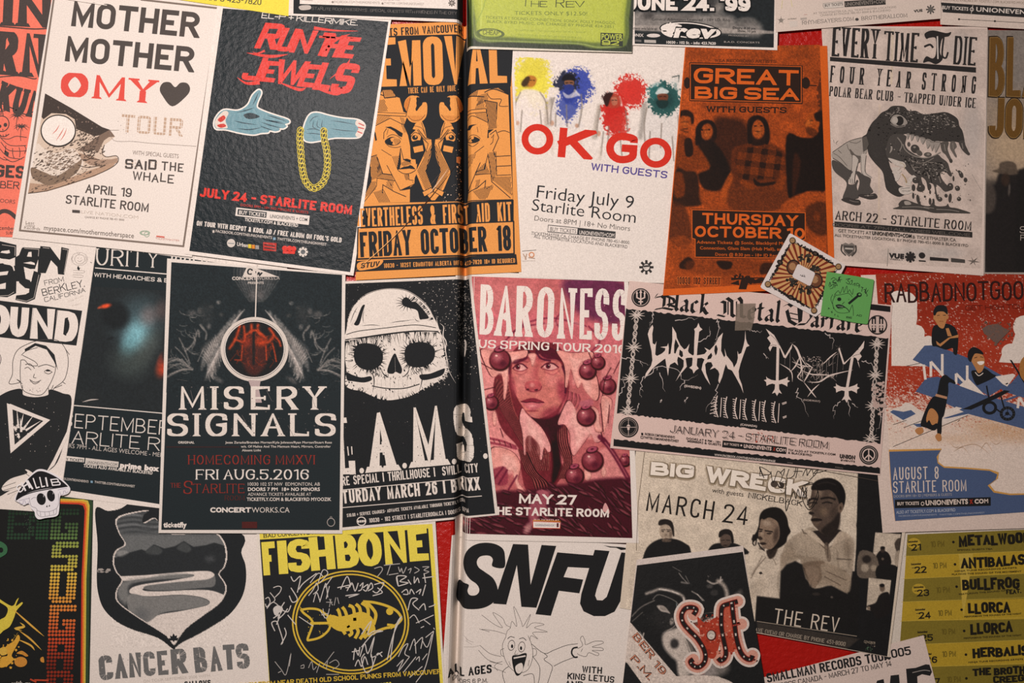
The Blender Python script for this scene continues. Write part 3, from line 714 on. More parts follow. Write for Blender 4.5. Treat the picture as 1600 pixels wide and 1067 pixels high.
for mx in (0, 1):
    p.part('raised_hand')
    X = lambda t: ' '.join(str(round((1411 - float(a)) if (mx and i % 2 == 0) else float(a), 1)) for i, a in enumerate(t.split()))
    p.f(X('555 100 500 90 455 130 444 190 470 220 470 290 520 330 590 325 640 280 652 200 640 150 590 160 580 190 560 225 545 215 552 160'), O, True)
    p.f(X('445 180 460 130 500 96 490 150 470 230'), 'cf7d38', True).f(X('540 95 560 92 580 104 548 110 558 200 540 215 530 150'), O, True).f(X('552 110 580 104 590 150 610 150 604 172 585 190 560 225 544 212 560 170'), B)
    p.s(X('500 110 486 170 470 230'), 4, B).ss(X('476 270 520 310 590 305 632 260') + '|' + X('470 290 500 325 560 338 600 318'), 4, B).hatch(X('480 270 630 270 590 322 520 326'), 90, 11, 3, 'a85a26')
    p.f(X('545 340 600 310 630 380 645 470 690 480 696 540 680 640 640 770 700 940 715 1030 690 1030 610 930 552 790 555 760 640 580 610 470 570 400 520 390'), O)
    p.f(X('505 440 560 385 600 440 585 500 540 520 510 490'), O).s(X('505 458 540 420 590 440'), 6, B).e(*( (541 if not mx else 870), 466, 26, 22, B)).e((548 if not mx else 863), 458, 8, 9, O)
    p.f(X('510 505 560 490 610 490 600 520 540 530 512 520'), B).f(X('524 552 610 535 618 586 536 604'), O)
    p.s(X('570 392 640 478 690 480'), 6, B, False).s(X('560 395 600 460 660 520 640 600'), 5, B, False).s(X('600 330 636 450'), 5, B, False).s(X('690 480 696 540 640 770 700 930'), 6, B, False).s(X('530 360 600 380 632 440'), 4, B)
    p.hatch(X('560 760 640 600 690 520 692 545 640 760 690 930 640 950'), 118 if not mx else 62, 12, 5, B).hatch(X('570 400 640 480 650 520 610 480'), 110 if not mx else 70, 10, 4, B)
    p.f(X('606 955 690 915 705 950 625 998'), O).s(X('606 955 690 915 705 950 625 998'), 6, B, False, closed=True)
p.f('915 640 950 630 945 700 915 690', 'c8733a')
V(550, 0, 2.425)
p.part('support_line').f('34 784 612 758 612 838 28 862', B)
p.t('NEVERTHELESS & FIRST AID KIT', 12, 864, 606, 838, 72, O, sk=(.24, .15, 0, 0, .14), ls=.06, mx=.46)
p.part('date_line').f('24 868 612 842 614 964 20 984', O).frame('24 864 612 840 614 962 22 982', 5, B)
p.t('FRIDAY OCTOBER 18', 34, 976, 604, 950, 96, B, sk=(.25, .16, 0, 0, .15), ls=.05, mx=.46)
p.part('address_line').f('16 990 622 964 626 1002 12 1030', B)
p.t('10030 - 102ST EDMONTON ALBERTA INFO 423-7820 18+ ID REQUIRED', 122, 1016, 618, 996, 17, O, sk=(.16, .13, 0, 0, .2), ls=.12)
p.part('club_logo').f('22 1000 50 990 118 986 100 1012 60 1022 26 1024', O, True).t('STUV', 34, 1018, 104, 1010, 20, B, sk=(.26, .2, 0, 0, .2), sh=.3)
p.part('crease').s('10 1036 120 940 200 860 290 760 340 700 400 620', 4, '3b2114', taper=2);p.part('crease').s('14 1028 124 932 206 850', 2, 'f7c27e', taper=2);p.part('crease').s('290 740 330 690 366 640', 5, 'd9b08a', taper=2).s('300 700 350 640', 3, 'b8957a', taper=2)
p.specks('395 560 414 560 414 780 395 780', 30, 1, 4, 'e8b58a', 3).specks('398 200 412 200 412 760 400 760', 24, 1, 3.5, 'f4c896', 5, .6).specks('360 700 420 690 420 760 340 780', 20, 1, 3, 'd9c0a8', 8)
p.end()

# ---- white poster with paint bursts
p = Sheet('concert_poster', 'white poster with four figures hit by yellow, blue, red and green paint', 'poster', '797 74 1074 66 1042 443 811 433', 3, WH)
V(720, 0, 2.425)
ph = Photo('200 215 842 262 815 640 214 580', 'e6ddd3', 1.1)
ph.b(270, 300, 80, 110, 'eadf4e', 10, .95, .9).spray(268, 320, 95, 140, 'e6da45', .55, 7, 1, .9).spray(275, 260, 80, 60, 'd8cc4a', .5, 5, 2, .7)
ph.b(240, 420, 30, 80, 'efe6dc', 0, .8, .6).p('226 350 262 340 300 350 322 380 318 450 330 480 214 490 206 420', 'e9dfd6', .9, 8).l('330 390 322 480', 16, 'a89a8a', .55, 12).l('208 360 204 450', 5, 'b8ab9d', .6, 6)
ph.b(262, 312, 24, 30, 'b5722c', 0, .9, .6).b(244, 318, 22, 22, '4a3420', 0, .85, .8).b(278, 305, 14, 16, 'c98f3a', 0, .8).b(215, 468, 10, 12, 'c59a80', 0, .8)
ph.l('345 380 350 430 340 470', 16, '7d766c', .7, 12).p('352 372 380 352 430 340 456 360 455 450 460 488 345 480 340 440', 'dfd8d2', .9, 8).l('456 400 448 470', 4, 'a8a096', .6, 5)
ph.spray(440, 330, 80, 90, '3546a0', .62, 4, 3, .95).spray(400, 315, 60, 50, '22283f', .75, 5, 4, .95).spray(405, 395, 55, 90, '37489c', .5, 5, 6, .85).spray(400, 470, 50, 40, '5160ac', .2, 3, 8, .8)
ph.b(410, 316, 24, 28, '2b211e', 0, .95, .5).b(408, 300, 26, 16, '15151c', 0, .95, .5).b(406, 328, 9, 9, '8a5e3c', 0, .9).p('385 350 412 345 436 352 420 390 395 392', '2c3c8e', .85, 10).l('432 345 448 362', 8, 'e6e0da', .8, 5).b(345, 468, 11, 13, 'c59a80', 0, .9).b(440, 478, 11, 11, 'b58a70', 0, .8)
ph.l('525 405 512 480 505 520', 16, '9a9082', .7, 14).p('530 415 560 395 605 395 625 420 620 520 520 520', 'e2dad1', .9, 8)
ph.spray(640, 350, 78, 80, 'cc2f26', .7, 4, 11, .95).b(645, 345, 45, 50, 'cf332a', 0, .85, .9, .5, 8).spray(580, 430, 60, 100, 'c62a20', .75, 5, 12, .97).b(580, 420, 44, 66, 'c2261e', 0, .95, .5, .3, 9).spray(600, 480, 48, 70, 'c8342a', .3, 3, 13, .85)
ph.b(560, 378, 22, 28, '6b1a14', 0, .8, .6).b(556, 372, 12, 14, '2a1210', 0, .7).spray(560, 370, 40, 30, '3a2020', .3, 3, 14, .8).b(585, 372, 10, 14, 'b98a70', 0, .7).l('600 370 608 400', 8, 'e8ded6', .9, 6).b(522, 508, 10, 14, 'c59a80', 0, .9)
ph.l('695 400 690 460 680 520', 20, '8f8a82', .7, 14).p('710 410 740 395 790 400 825 440 822 560 700 560 695 470', 'dcd6cf', .9, 8)
ph.spray(770, 375, 80, 80, '23524f', .75, 5, 21, .97).b(770, 378, 50, 48, '1c3f3e', 0, .95, .6, .4, 8).spray(740, 350, 50, 40, '2a6a68', .4, 4, 22, .8).spray(760, 460, 40, 60, '5a8078', .15, 3, 23, .7).b(755, 342, 18, 12, 'c8d0cb', -30, .8).b(740, 322, 26, 10, '7fa8a8', -20, .5)
ph.b(762, 370, 22, 14, '7d3a24', 0, .8, .6).ll('800 294 826 288|826 290 824 312', 5, '2a3a38', .7).p('790 305 826 300 822 345 800 330', 'd6d6cf', .6, 5)
for t in ('226 352 206 400 208 470|300 352 322 390 330 470|232 420 226 500|300 420 308 500', '354 372 342 420 340 470|456 360 458 420 446 480|400 400 402 480|360 430 358 480|432 345 420 370 400 350', '528 415 518 470 514 520|624 420 632 500|560 480 556 560|600 500 610 590|540 500 530 590', '704 410 694 480 700 580|822 440 828 540|760 470 756 560|716 500 712 600|800 520 806 610'):
    ph.ll(t, 5, '857b70', .75, 4)
ph.ll('220 480 216 560|330 480 322 560|350 500 346 580|450 500 456 580|530 560 526 610', 9, 'cfc3b4', .6, 9)
ph.spray(430, 380, 95, 120, '44549f', .0, 3, 31, .8).spray(620, 400, 95, 130, 'b8372e', -.02, 3, 32, .8).spray(770, 430, 70, 100, '2f5a56', .0, 3, 33, .8).spray(440, 330, 100, 70, '2a2c44', -.05, 3, 35, .7).spray(560, 340, 60, 60, '5a4a40', -.05, 3, 36, .7)
ph.p('384 308 388 290 408 282 428 290 434 308 410 304', '14141c', 1, 3).p('394 308 426 308 424 326 398 326', '8a5c3e', .95, 3).ll('398 316 406 315|414 315 422 316', 4, '1c1210', .9, 2).p('392 326 426 326 420 366 398 366', '26357f', .95, 4).p('386 350 408 362 430 350 446 362 420 372 396 372', 'd5d2d6', .7, 4)
ph.p('248 300 262 288 282 294 284 318 272 330 258 326', 'b9772e', .95, 3).p('236 306 250 292 262 296 256 318 240 330 230 322', '40301c', .95, 4).ll('262 306 268 306|274 306 280 307', 3, '2a1c10', .9, 2)
ph.p('544 376 556 358 584 356 602 370 606 396 590 410 560 408', 'a8402c', .8, 4).p('540 374 552 356 576 354 566 376 556 404 546 400', '2c1512', .95, 4).p('570 372 590 372 592 396 574 400', 'b5745a', .8, 4).ll('572 382 578 381|584 381 590 382', 3, '241210', .9, 2)
ph.p('736 354 760 336 786 346 780 356 750 362', 'cfd8d4', .95, 3).p('744 360 782 358 780 384 752 386', '6e3a26', .9, 3).p('740 384 784 384 776 410 750 410', '16302f', .95, 4).ll('752 368 760 367|768 367 776 368', 3, '140c0a', .9, 2)
ph.grain(.05, 4, 3)
p.photo('paint_burst_picture', ph)
p.part('headline')
R = 'd03020'
p.e(290, 529, 60, 58, R, 8, ring=25).t('K', 366, 596, 484, 606, 112, R, sk=(.26, .27, 0, 0, 0))
p.t('G', 546, 616, 664, 624, 116, R, sk=(.25, .24, 0, 0, .5)).e(738, 580, 60, 57, R, 8, ring=25)
p.part('support_line').t('WITH GUESTS', 492, 646, 780, 678, 28, '574b90', sk=(.19, .17, 0, 0, .5), ls=.13)
p.part('date_line').t('Friday July 9', 286, 750, 652, 792, 48, '26282a', -.006).t('Starlite Room', 268, 798, 660, 846, 44, '26282a', -.006)
p.part('small_print').t('Doors at 8PM | 18+ No Minors', 278, 836, 640, 876, 19, '6a6560')
p.f('330 852 586 878 584 904 328 880', '3a3a3a').f('332 855 442 866 440 888 330 877', WH).t('BUY TICKETS', 338, 876, 436, 885, 15, '3a3a3a').t('UNIONEVENTS+COM', 448, 888, 580, 900, 14, WH, .01)
p.t('TICKETMASTER.CA, CHARGE BY PHONE 780-451-8000.', 266, 890, 640, 926, 12, '4a4744').t('ALL TICKETMASTER LOCATIONS AND BLACKBYRD', 276, 902, 630, 942, 12, '4a4744')
p.part('sponsor_logo').s('232 952 286 948', 2, '5a554f', False).s('232 990 282 988', 2, 'b8aea4', False).e(268, 966, 11, 11, 'cf8a5e', ring=4).ss('236 962 248 984|250 962 244 984|256 976 280 980', 4, 'b59a86')
p.part('star_emblem')
for a in range(0, 360, 45): p.s([702, 1013, 702 + 27 * math.cos(math.radians(a)), 1013 + 27 * math.sin(math.radians(a))], 9, '33312f', False)
p.e(702, 1013, 16, 16, '33312f').e(702, 1013, 12, 12, WH).f('690 1006 714 1004 712 1016 692 1020', '4a4744').s('692 1016 712 1014', 4, WH, False)
p.end()

# ---- lime green poster
p = Sheet('concert_poster', 'lime green poster like a glass slab with dark rounded rim', 'poster', '727 -200 997 -200 986.5 84.5 729 78', 8, 'd8d2c0', 'satin')
V(720, 0, 3.077 / 1)
p.part('background').f('24 -500 846 -500 820 256 30 228', '1e2a1c')
p.part('green_slab')
ph = Photo('34 -420 830 -420 812 254 32 228', '223019', 1.2)
ph.p('44 -500 790 -500 806 100 800 200 770 234 640 240 560 222 440 220 330 214 220 208 110 212 66 190 52 120', '5d6f2c', 1, 6).p('62 -500 776 -500 786 90 780 190 750 206 640 212 560 204 330 192 220 184 120 186 90 168 72 100', 'a3b23a', 1, 12).p('90 -500 760 -500 770 90 764 180 640 200 540 190 330 180 130 170 96 120', 'b3bf45', .9, 20)
ph.l('52 -300 60 100 84 190 200 204 330 208 560 216 660 234 770 226', 5, 'c9dc7a', .55, 5).l('110 -300 100 60 96 150', 3, 'dce98a', .6, 3).l('150 -120 110 40 74 120', 3, '6f8f35', .7, 4).l('40 -300 44 180', 3, '7f9a5a', .5, 3)
p.photo('green_slab', ph)
D = '2f3a1c'
p.part('venue_line').t('T', 288, 36, 332, 40, 40, D, sk=(.09, .07, .02, 1, .3)).t('HE', 336, 40, 414, 42, 29, D, sk=(.12, .09, .03, 1, .3)).t('R', 454, 42, 496, 44, 42, D, sk=(.09, .07, .02, 1, .4)).t('EV', 504, 43, 594, 42, 30, D, sk=(.12, .09, .03, 1, .3))
p.part('small_print').t('TICKETS ONLY $12.50!', 258, 78, 606, 82, 18, '66782c').t('TICKETS AT SOUND CONNECTION, SONIX, POLLY MAGGOS,', 118, 96, 742, 124, 13, '6c7e2e').t('BLACK BYRD MUSIC, OR CHARGE BY PHONE 424-2851', 126, 116, 732, 142, 13, '6c7e2e')
p.t('TICKETS SUBJECT TO CHANGE AND SERVICE CHARGE', 262, 156, 596, 166, 8, '8ea03c').t('PRODUCED BY PERRYSCOPE CONCERTS & CO', 276, 178, 580, 192, 8, '8ea03c')
p.part('oval_logo').e(143, 167, 68, 24, '55662a', 4, ring=4).e(143, 167, 60, 18, '55662a', 4, ring=2).t('CHEAP', 106, 172, 186, 176, 22, '3c4a22', sk=(.12, .12, .04, 0, .2))
p.part('radio_logo').f('670 164 778 168 776 230 670 226', '1e2a1c').t('POWER', 674, 196, 776, 198, 26, 'aebb45', .03).t('92', 676, 222, 758, 226, 24, 'aebb45', sk=(.3, .22, 0, 0, .3)).s('760 202 774 202', 3, 'aebb45', False)
p.end()

# ---- black and white show bill at the top
p = Sheet('concert_poster', 'black show bill cut off by the top edge with an outlined white date', 'poster', '985 -240 1222 -240 1213 80 986 72', 6, WH)
V(720, 0, 3.077)
ph = Photo('832 -500 1512 -500 1500 234 834 215', '22282a', 1.4)
ph.p('836 60 1000 70 1280 78 1330 120 1430 118 1426 180 1240 160 960 150 836 140', '8e8983', .9, 30).b(1050, 90, 120, 30, '6b6763', 0, .8, .8).b(900, 80, 50, 30, '4a4846', 0, .9, .8).b(1230, 40, 60, 60, '9a948c', 20, .8, .9).b(1180, 20, 60, 40, '3a3a3a', 0, .8).b(1370, 110, 70, 30, '77736e', 0, .7)
ph.p('834 126 1440 150 1440 168 834 150', 'a39c94', .9, 4).grain(.12, 8, 1)
p.photo('background', ph)
p.part('date_line')
for w, c in ((.03, None),): pass
for dx, c, k in ((0, '14181a', 1), ):
    for ox, oy in ((-7, 4), (7, 4), (0, 9), (0, -6), (-6, -4), (6, -4), (-7, 9), (7, 9)): p.t('JUNE 24, \'99', 790 + ox, 54 + oy, 1388 + ox, 60 + oy, 70, c, sk=(.3, .24, 0, 0, .35), ls=.06)
p.t('JUNE 24, \'99', 790, 54, 1388, 60, 70, 'ece4da', sk=(.3, .24, 0, 0, .35), ls=.06)
p.part('small_print').t('General Admission Licenced - 18+ I.D. Req.', 916, 104, 1292, 108, 13, '2a2c2c').t('tickets available at:', 815, 146, 944, 150, 12, '1c2022', .01).t('Doors: 8:30 pm', 1304, 144, 1412, 148, 11, '1c2022', .02).t('Show: 10 pm', 1326, 158, 1414, 162, 11, '1c2022', .02)
p.t('10030 - 102 St. - info: 423.7620', 986, 214, 1222, 220, 12, 'ece4da', .02).t('PRODUCED BY', 1284, 178, 1380, 182, 6, 'a8a29a').t('B.A.D. CONCERTS', 1262, 210, 1432, 214, 8, 'a8a29a').t('SONIX', 812, 180, 876, 182, 14, 'd8d0c8', .02).e(924, 176, 32, 9, 'd8d0c8').f('880 196 936 198 936 212 880 210', 'b8b2aa').s('836 200 866 202', 10, '6a6866', False)
p.part('club_logo').e(1102, 152, 150, 42, '14181a', 5).e(1102, 152, 144, 37, 'ece4da', 5, ring=5).f('964 146 1010 122 1060 130 1020 160 1010 184 970 168', 'ece4da', True).t('the', 974, 138, 1042, 138, 24, 'ece4da', .03, sh=.3).t('rev', 1016, 184, 1222, 190, 62, '14181a', .11, sh=.25).t('rev', 1020, 182, 1216, 188, 58, 'ece4da', .05, sh=.25)
p.end()
# ---- orange and black band photograph poster
p = Sheet('concert_poster', 'dark orange poster with a black photo of four men and boxed lettering', 'poster', '1070 73 1291 73 1303.5 450 1035 462', 5, 'd2601e')
V(1030, 60, 2.425); O, B = 'd2601e', '2a1a12'
V(1040, 150, 3.811)
ph = Photo('120 -285 912 -300 968 1105 -12 1150', 'bd521a', 1.25)
ph.grain(.14, 60, 2).b(850, -150, 120, 150, '9a4315', 0, .5, .9).b(200, -120, 160, 160, 'b04d18', 0, .4, .9)
# dark backdrop between the men, then the men themselves
ph.p('290 140 380 130 470 160 500 260 480 420 400 560 330 470 260 330', '3c1d10', .92, 40).p('600 180 700 260 730 320 720 520 640 480 600 300', 'a84816', .7, 40)
ph.p('60 250 110 240 200 300 262 400 250 430 180 440 60 450', '86390f', .9, 12, tex=.5, ts=7, seed=3).p('110 265 150 262 160 350 118 360', '24140d', .95, 6)
ph.b(118, 160, 44, 56, 'b9531a', 0, .95, .35).p('84 96 120 86 160 110 166 160 150 170 142 130 100 122 84 130', '24140d', .95, 8).b(112, 158, 34, 6, '3a1d10', 0, .8, .8).b(116, 200, 22, 6, '4a2412', 0, .7).l('88 205 130 222', 8, '54290f', .7, 8)
ph.p('60 440 120 450 180 460 200 560 220 640 150 660 40 640', '2a180f', .92, 14).p('50 470 100 470 110 590 50 600', '8a3b10', .8, 10, tex=.6, ts=6, seed=9).p('20 650 110 660 150 800 130 900 20 860', '5a2a12', .8, 16)
ph.p('170 260 250 250 330 330 380 440 370 520 320 570 230 560 190 470 262 420', '1d130e', .95, 14).p('175 200 215 150 270 150 300 200 296 260 250 286 190 280', '241510', .95, 8).b(242, 216, 42, 58, 'b04f1a', 5, .97, .3).p('174 290 180 210 200 160 244 146 256 160 224 176 208 214 212 270 196 294', '20130e', .95, 5).p('248 148 286 164 300 214 292 244 282 200 258 164', '20130e', .95, 5).b(244, 226, 24, 36, 'd06a2a', 0, .6, .9).b(238, 205, 26, 5, '42200f', 0, .7, .8).b(240, 236, 20, 6, 'd06a2a', 0, .7).b(214, 206, 9, 7, '2c160d').b(256, 204, 9, 7, '2c160d')
ph.p('200 560 300 570 370 520 400 470 400 560 370 640 300 680 220 660', 'b24d17', .85, 16).l('60 400 150 390 240 410', 26, '93400f', .6, 12).p('380 460 395 470 400 560 350 640 330 560', 'c2571a', .8, 10)
ph.p('390 330 470 290 530 280 600 280 700 330 730 420 680 520 560 530 470 540 400 500', '6e3011', .9, 14)
x, y = ph.loc(); chk = (np.sin(x / 14 + y / 90) > .2).astype(float) * .5 + (np.sin(y / 13 - x / 110) > .2) * .5
D, ins = ph.dist(smooth(P('410 340 480 300 600 290 700 340 720 420 660 500 560 510 470 520 420 480'), True, 4), True); ph.mix(np.where(ins, chk, 0) * np.clip(D / 20, 0, 1), '22130d', .85)
ph.mix(np.where(ins, 1 - chk, 0) * np.clip(D / 20, 0, 1), 'a0450f', .35)
ph.p('480 170 500 130 545 118 590 140 612 190 616 260 590 290 530 300 490 270', '24140e', .95, 8).b(546, 202, 46, 66, 'c0571c', 0, .97, .3).p('484 280 488 190 508 138 544 120 548 134 522 162 510 205 510 280', '20130e', .95, 5).p('544 120 588 142 608 192 612 276 592 290 588 220 574 168 546 136', '20130e', .95, 5).b(548, 212, 26, 44, 'd9742f', 0, .6, .9).b(530, 182, 12, 7, '2c160d', 0, .9).b(566, 182, 12, 7, '2c160d', 0, .9).b(546, 205, 9, 18, 'c96222', 0, .6).b(548, 222, 24, 7, 'd26a2a', 0, .8).b(546, 214, 26, 5, '47220f', 0, .7)
ph.p('400 500 480 540 640 520 720 500 740 600 660 680 520 690 400 680 360 620', '6a3013', .85, 18).p('520 490 560 520 660 510 660 525 540 540', '1c110c', .9, 8).p('460 500 520 540 500 560 440 520', 'a04612', .8, 10).p('640 540 690 470 710 480 690 560', '9a4312', .8, 10)
ph.p('716 240 800 250 870 250 945 210 948 560 840 570 740 620 716 500', '170f0c', .96, 10).p('760 350 800 400 770 560 750 580', '4a2210', .7, 14).b(880, 150, 58, 68, 'c05618', 15, .95, .3).p('880 110 930 90 950 120 945 220 905 210 912 160 890 150', '1c120e', .95, 8).b(836, 175, 14, 20, 'cf6420', 0, .8).b(862, 150, 14, 6, '2c160d', 0, .8).p('830 190 880 200 900 230 870 246 840 225', '5a2a10', .8, 10)
ph.p('680 660 760 600 860 570 950 580 940 640 840 660 740 680', 'b9511a', .9, 14).p('840 660 950 640 955 820 880 820 830 760', '4a2411', .8, 20).b(895, 720, 26, 40, '8a3c12', 0, .7)
ph.p('20 860 130 840 150 960 90 1030 30 1000', 'a54815', .7, 18).p('80 1000 130 960 170 990 150 1030 90 1030', '22140d', .9, 8).p('160 975 640 985 660 1060 180 1060', '7e3712', .6, 20).p('300 985 390 990 380 1030 330 1030', '1d120d', .9, 8).p('570 1000 640 1000 620 1050 560 1060', '2a170e', .8, 8)
ph.b(112, 168, 24, 34, 'd06a2a', 0, .6, .9).b(850, 160, 26, 36, 'd9742f', 15, .6, .9); ph.C *= .84; ph.grain(.2, 3, 5).grain(.12, 9, 6).l('930 -260 945 60 960 1000', 8, '3a1c10', .5, 10).spray(930, 0, 40, 200, '2a1710', .3, 10, 4, .6)
p.photo('band_photograph', ph)
V(1030, 60, 2.425)
p.part('headline').s('92 172 130 170', 20, B, False).e(104, 172, 12, 22, B).e(552, 172, 16, 22, B).s('550 180 594 182', 4, B, False).f('112 94 540 106 540 252 112 240', B).frame('116 99 535 110 535 246 116 235', 2.5, O)
p.t('GREAT', 128, 172, 524, 182, 58, O, sk=(.24, .2, 0, 0, .4), ls=.16).t('BIG SEA', 132, 231, 524, 238, 46, O, sk=(.27, .22, 0, 0, .4), ls=.16)
p.part('support_line').t('WEA RECORDING ARTISTS', 208, 92, 440, 96, 11, '4a2412', sk=(.22, .18, 0, 0, .3), ls=.14).t('WITH GUESTS', 176, 282, 480, 286, 23, B, sk=(.26, .2, .06, 0, .4), ls=.14)
p.part('date_line').f('120 646 552 660 552 762 544 764 544 838 132 834 132 762 120 760', B).s('122 650 550 662 550 762 542 765 542 834 134 830 134 762 122 758', 3, O, False, closed=True)
p.t('THURSDAY', 160, 704, 520, 714, 42, O, sk=(.23, .2, 0, 0, .4), ls=.13).t('OCTOBER 10', 132, 753, 548, 762, 42, O, sk=(.23, .2, 0, 0, .4), ls=.13)
p.part('small_print').t('Advance Tickets @ Sonix, Blackbyrd Myoozik', 140, 778, 520, 784, 11, 'b9561d', .02).t('Connection, Glam Slam (Hub Mall), and more', 152, 800, 520, 806, 11, 'b9561d', .02).t('Doors @ 8:30 pm - 18+ ID Required', 210, 824, 480, 830, 11, 'b9561d', .02)
p.part('address_line').t('10030 102 Street', 64, 934, 232, 936, 32, 'd26a2c', sk=(.2, .16, 0, 0, .2), ls=.07).t('10030 102 Street', 66, 931, 230, 933, 26, B, sk=(.14, .11, 0, 0, .2), ls=.1)
p.part('club_logo').t('the', 275, 912, 340, 914, 20, B, .04, sh=.3).s('270 912 420 906', 10, B, False, 1).t('rev', 300, 944, 470, 948, 46, B, .1, sh=.25).s('268 930 300 926', 20, B, False, -1)
p.end()

# ---- white poster, upper right, web addresses in slab letters
p = Sheet('concert_poster', 'off-white sheet at the top with two grey slab lettered web addresses', 'poster', '1206 -180 1464 -180 1468 31 1210 52', 7, 'd9cabd')
V(1190, 0, 3.902); G = '6d6862'
p.part('web_addresses').t('RHYMESAYERS.COM', 240, 158, 556, 134, 24, G, sk=(.13, .1, .08, 0, .5), ls=.07).t('BROTHERALI.COM', 600, 132, 880, 112, 24, G, sk=(.13, .1, .08, 0, .5), ls=.07).e(573, 126, 11, 9, '4a4744')
p.part('small_print').f('366 28 490 14 492 54 376 62 364 46', 'b3aaa0', False).f('372 32 490 19 490 50 380 57 370 45', 'd9d0c5').f('496 16 746 0 748 36 498 52', '33312f').t('BUY TICKETS', 378, 50, 488, 40, 16, '5a5550', .03).t('UNIONEVENTS+COM', 502, 46, 744, 26, 22, '8d857c', .02)
p.t('AT TICKETMASTER.CA, ALL TICKETMASTER LOCATIONS', 308, 96, 812, 56, 12, '8d857c').t('CHARGE BY PHONE 780-451-8000 & BLACKBYRD', 350, 108, 778, 76, 12, '8d857c').f('300 0 370 -4 370 2 305 6', '2a2a2a')
p.part('sponsor_strip').t('VUE', 918, 84, 972, 78, 14, '3c3a38', .06)
for a in range(0, 360, 45): p.s([1020, 66, 1020 + 28 * math.cos(math.radians(a)), 66 + 28 * math.sin(math.radians(a))], 9, '55524e', False)
p.e(1020, 66, 16, 16, '6a6660').e(112, 132, 12, 12, '8d857c', ring=5)
for a in range(-90, 270, 72): p.s([112, 132, 112 + 26 * math.cos(math.radians(a)), 132 + 26 * math.sin(math.radians(a))], 8, '8d857c', False, 1)
p.t('urban', 152, 128, 206, 124, 9, '8d857c', .03).f('230 118 268 114 268 126 230 130', 'b0a79d').f('160 140 210 134 210 170 165 174', 'd3c9be')
p.s('250 98 270 96', 2, 'c08a80', False).s('120 10 115 60', 4, 'd8cda0', False).s('170 0 180 50', 4, 'd8cda0', False)
p.end()

# ---- white poster at the top right corner
p = Sheet('concert_poster', 'off-white sheet with a black ticket bar beside the slab-lettered web sheet', 'poster', '1463 -180 1760 -170 1760 56 1467 40', 6, 'd9cabd')
V(1190, 0, 3.902)
p.part('ticket_bar').f('1084 22 2200 100 2200 152 1096 82', '2c2c2c').t('BUY TICKETS', 1092, 62, 1250, 72, 20, 'ddd3c8', .02).t('UNIONEVENTS.COM', 1298, 76, 1790, 106, 26, 'ddd3c8', .02).e(1272, 64, 12, 12, 'ddd3c8', ring=4).s('1278 40 1268 90', 3, 'ddd3c8', False)
p.part('small_print').t('TICKETS ALSO AVAILABLE AT TICKETFLY.COM, BLACKBYRD MYOOZIK', 1086, 12, 1620, 34, 15, '8a7a6a').s('1192 124 1412 136 1700 152', 3, '3a3835', False).e(1194, 124, 7, 6, '3a3835').e(1412, 136, 7, 6, '3a3835')
p.end()

# ---- grey poster with the toothed monster
p = Sheet('concert_poster', 'pale grey poster with a big toothed monster head spewing slime', 'poster', '1284 42 1541 43 1535 431 1302 414', 4, 'ddccc0')
V(1270, 0, 2.4245); D = '2c2a29'
ph = Photo('30 108 658 112 632 1018 80 990', 'cdbdb1', 1.6)
ph.grain(.06, 40, 2).b(560, 180, 80, 80, 'b7b0a9', 0, .6, .9).b(600, 500, 60, 200, 'b5aea8', 0, .6, .9).b(400, 960, 200, 40, 'c0b9b1', 0, .7, .9).b(110, 150, 60, 60, 'c4bcb4', 0, .6, .9).b(520, 960, 80, 30, 'b5aea8', 0, .5, .9).ll('250 400 246 900', 5, 'd4bfa0', .5, 6).l('300 110 294 320', 5, 'd4c49a', .5, 6).grain(.05, 5, 9)
p.photo('paper_tone', ph)
p.part('headline').t('EVERY', 66, 216, 246, 226, 112, D, sk=(.14, .055, .035, 1, .3), ls=.04).t('TIME', 264, 232, 394, 240, 112, D, sk=(.14, .055, .035, 1, .3), ls=.04).t('DIE', 526, 246, 612, 252, 108, D, sk=(.14, .055, .035, 1, .3), ls=.04)
p.f('420 130 450 118 500 128 520 124 512 140 486 150 478 200 488 226 464 246 436 236 414 240 426 216 450 224 462 206 462 150 440 146 426 150', D, True).s('468 140 470 226', 5, 'd5cdc4', False).s('492 144 486 210 500 222 508 200', 7, D).s('418 180 440 172 452 184', 8, D)
p.part('rule_bar').f('62 218 614 258 614 278 62 234', D).part('support_line').t('FOUR', 60, 314, 190, 324, 64, D, sk=(.13, .065, .05, 1, .3), ls=.28).t('YEAR', 236, 326, 366, 338, 64, D, sk=(.13, .065, .05, 1, .3), ls=.28).t('STRONG', 406, 342, 612, 358, 66, D, sk=(.13, .065, .05, 1, .3), ls=.28)
p.t('POLAR BEAR CLUB - TRAPPED UNDER ICE', 58, 366, 612, 412, 38, D, sk=(.13, .06, .05, 1, .3), ls=.05)
p.part('monster_picture')
V(1290, 155, 5.616); M1, M2 = '3b3835', '7b746d'
HEAD = '310 345 350 310 365 270 400 210 440 170 480 125 530 100 570 68 620 62 680 70 720 108 780 106 830 130 870 138 960 126 1040 118 1100 140 1150 180 1165 240 1190 280 1205 340 1215 400 1250 478 1240 490 1195 455 1180 400 1140 380 1090 378 1010 375 930 378 860 350 790 330 700 310 640 330 560 380 520 440 540 520 560 600 580 640 600 700 640 760 740 790 660 855 600 850 530 800 510 730 490 640 420 560 370 490 352 410'
p.f(HEAD, M1, True)
p.f('560 330 640 310 700 330 690 400 720 450 800 500 880 520 970 490 1010 520 1060 560 1080 620 1100 670 1080 680 1040 640 1000 650 1010 700 1060 760 1090 740 1100 790 1040 815 990 770 960 760 970 840 1010 880 990 900 960 870 940 760 900 740 910 790 890 800 870 720 830 690 850 780 830 815 790 800 800 740 770 690 720 650 640 560 560 560 520 460', '4b4743', True)
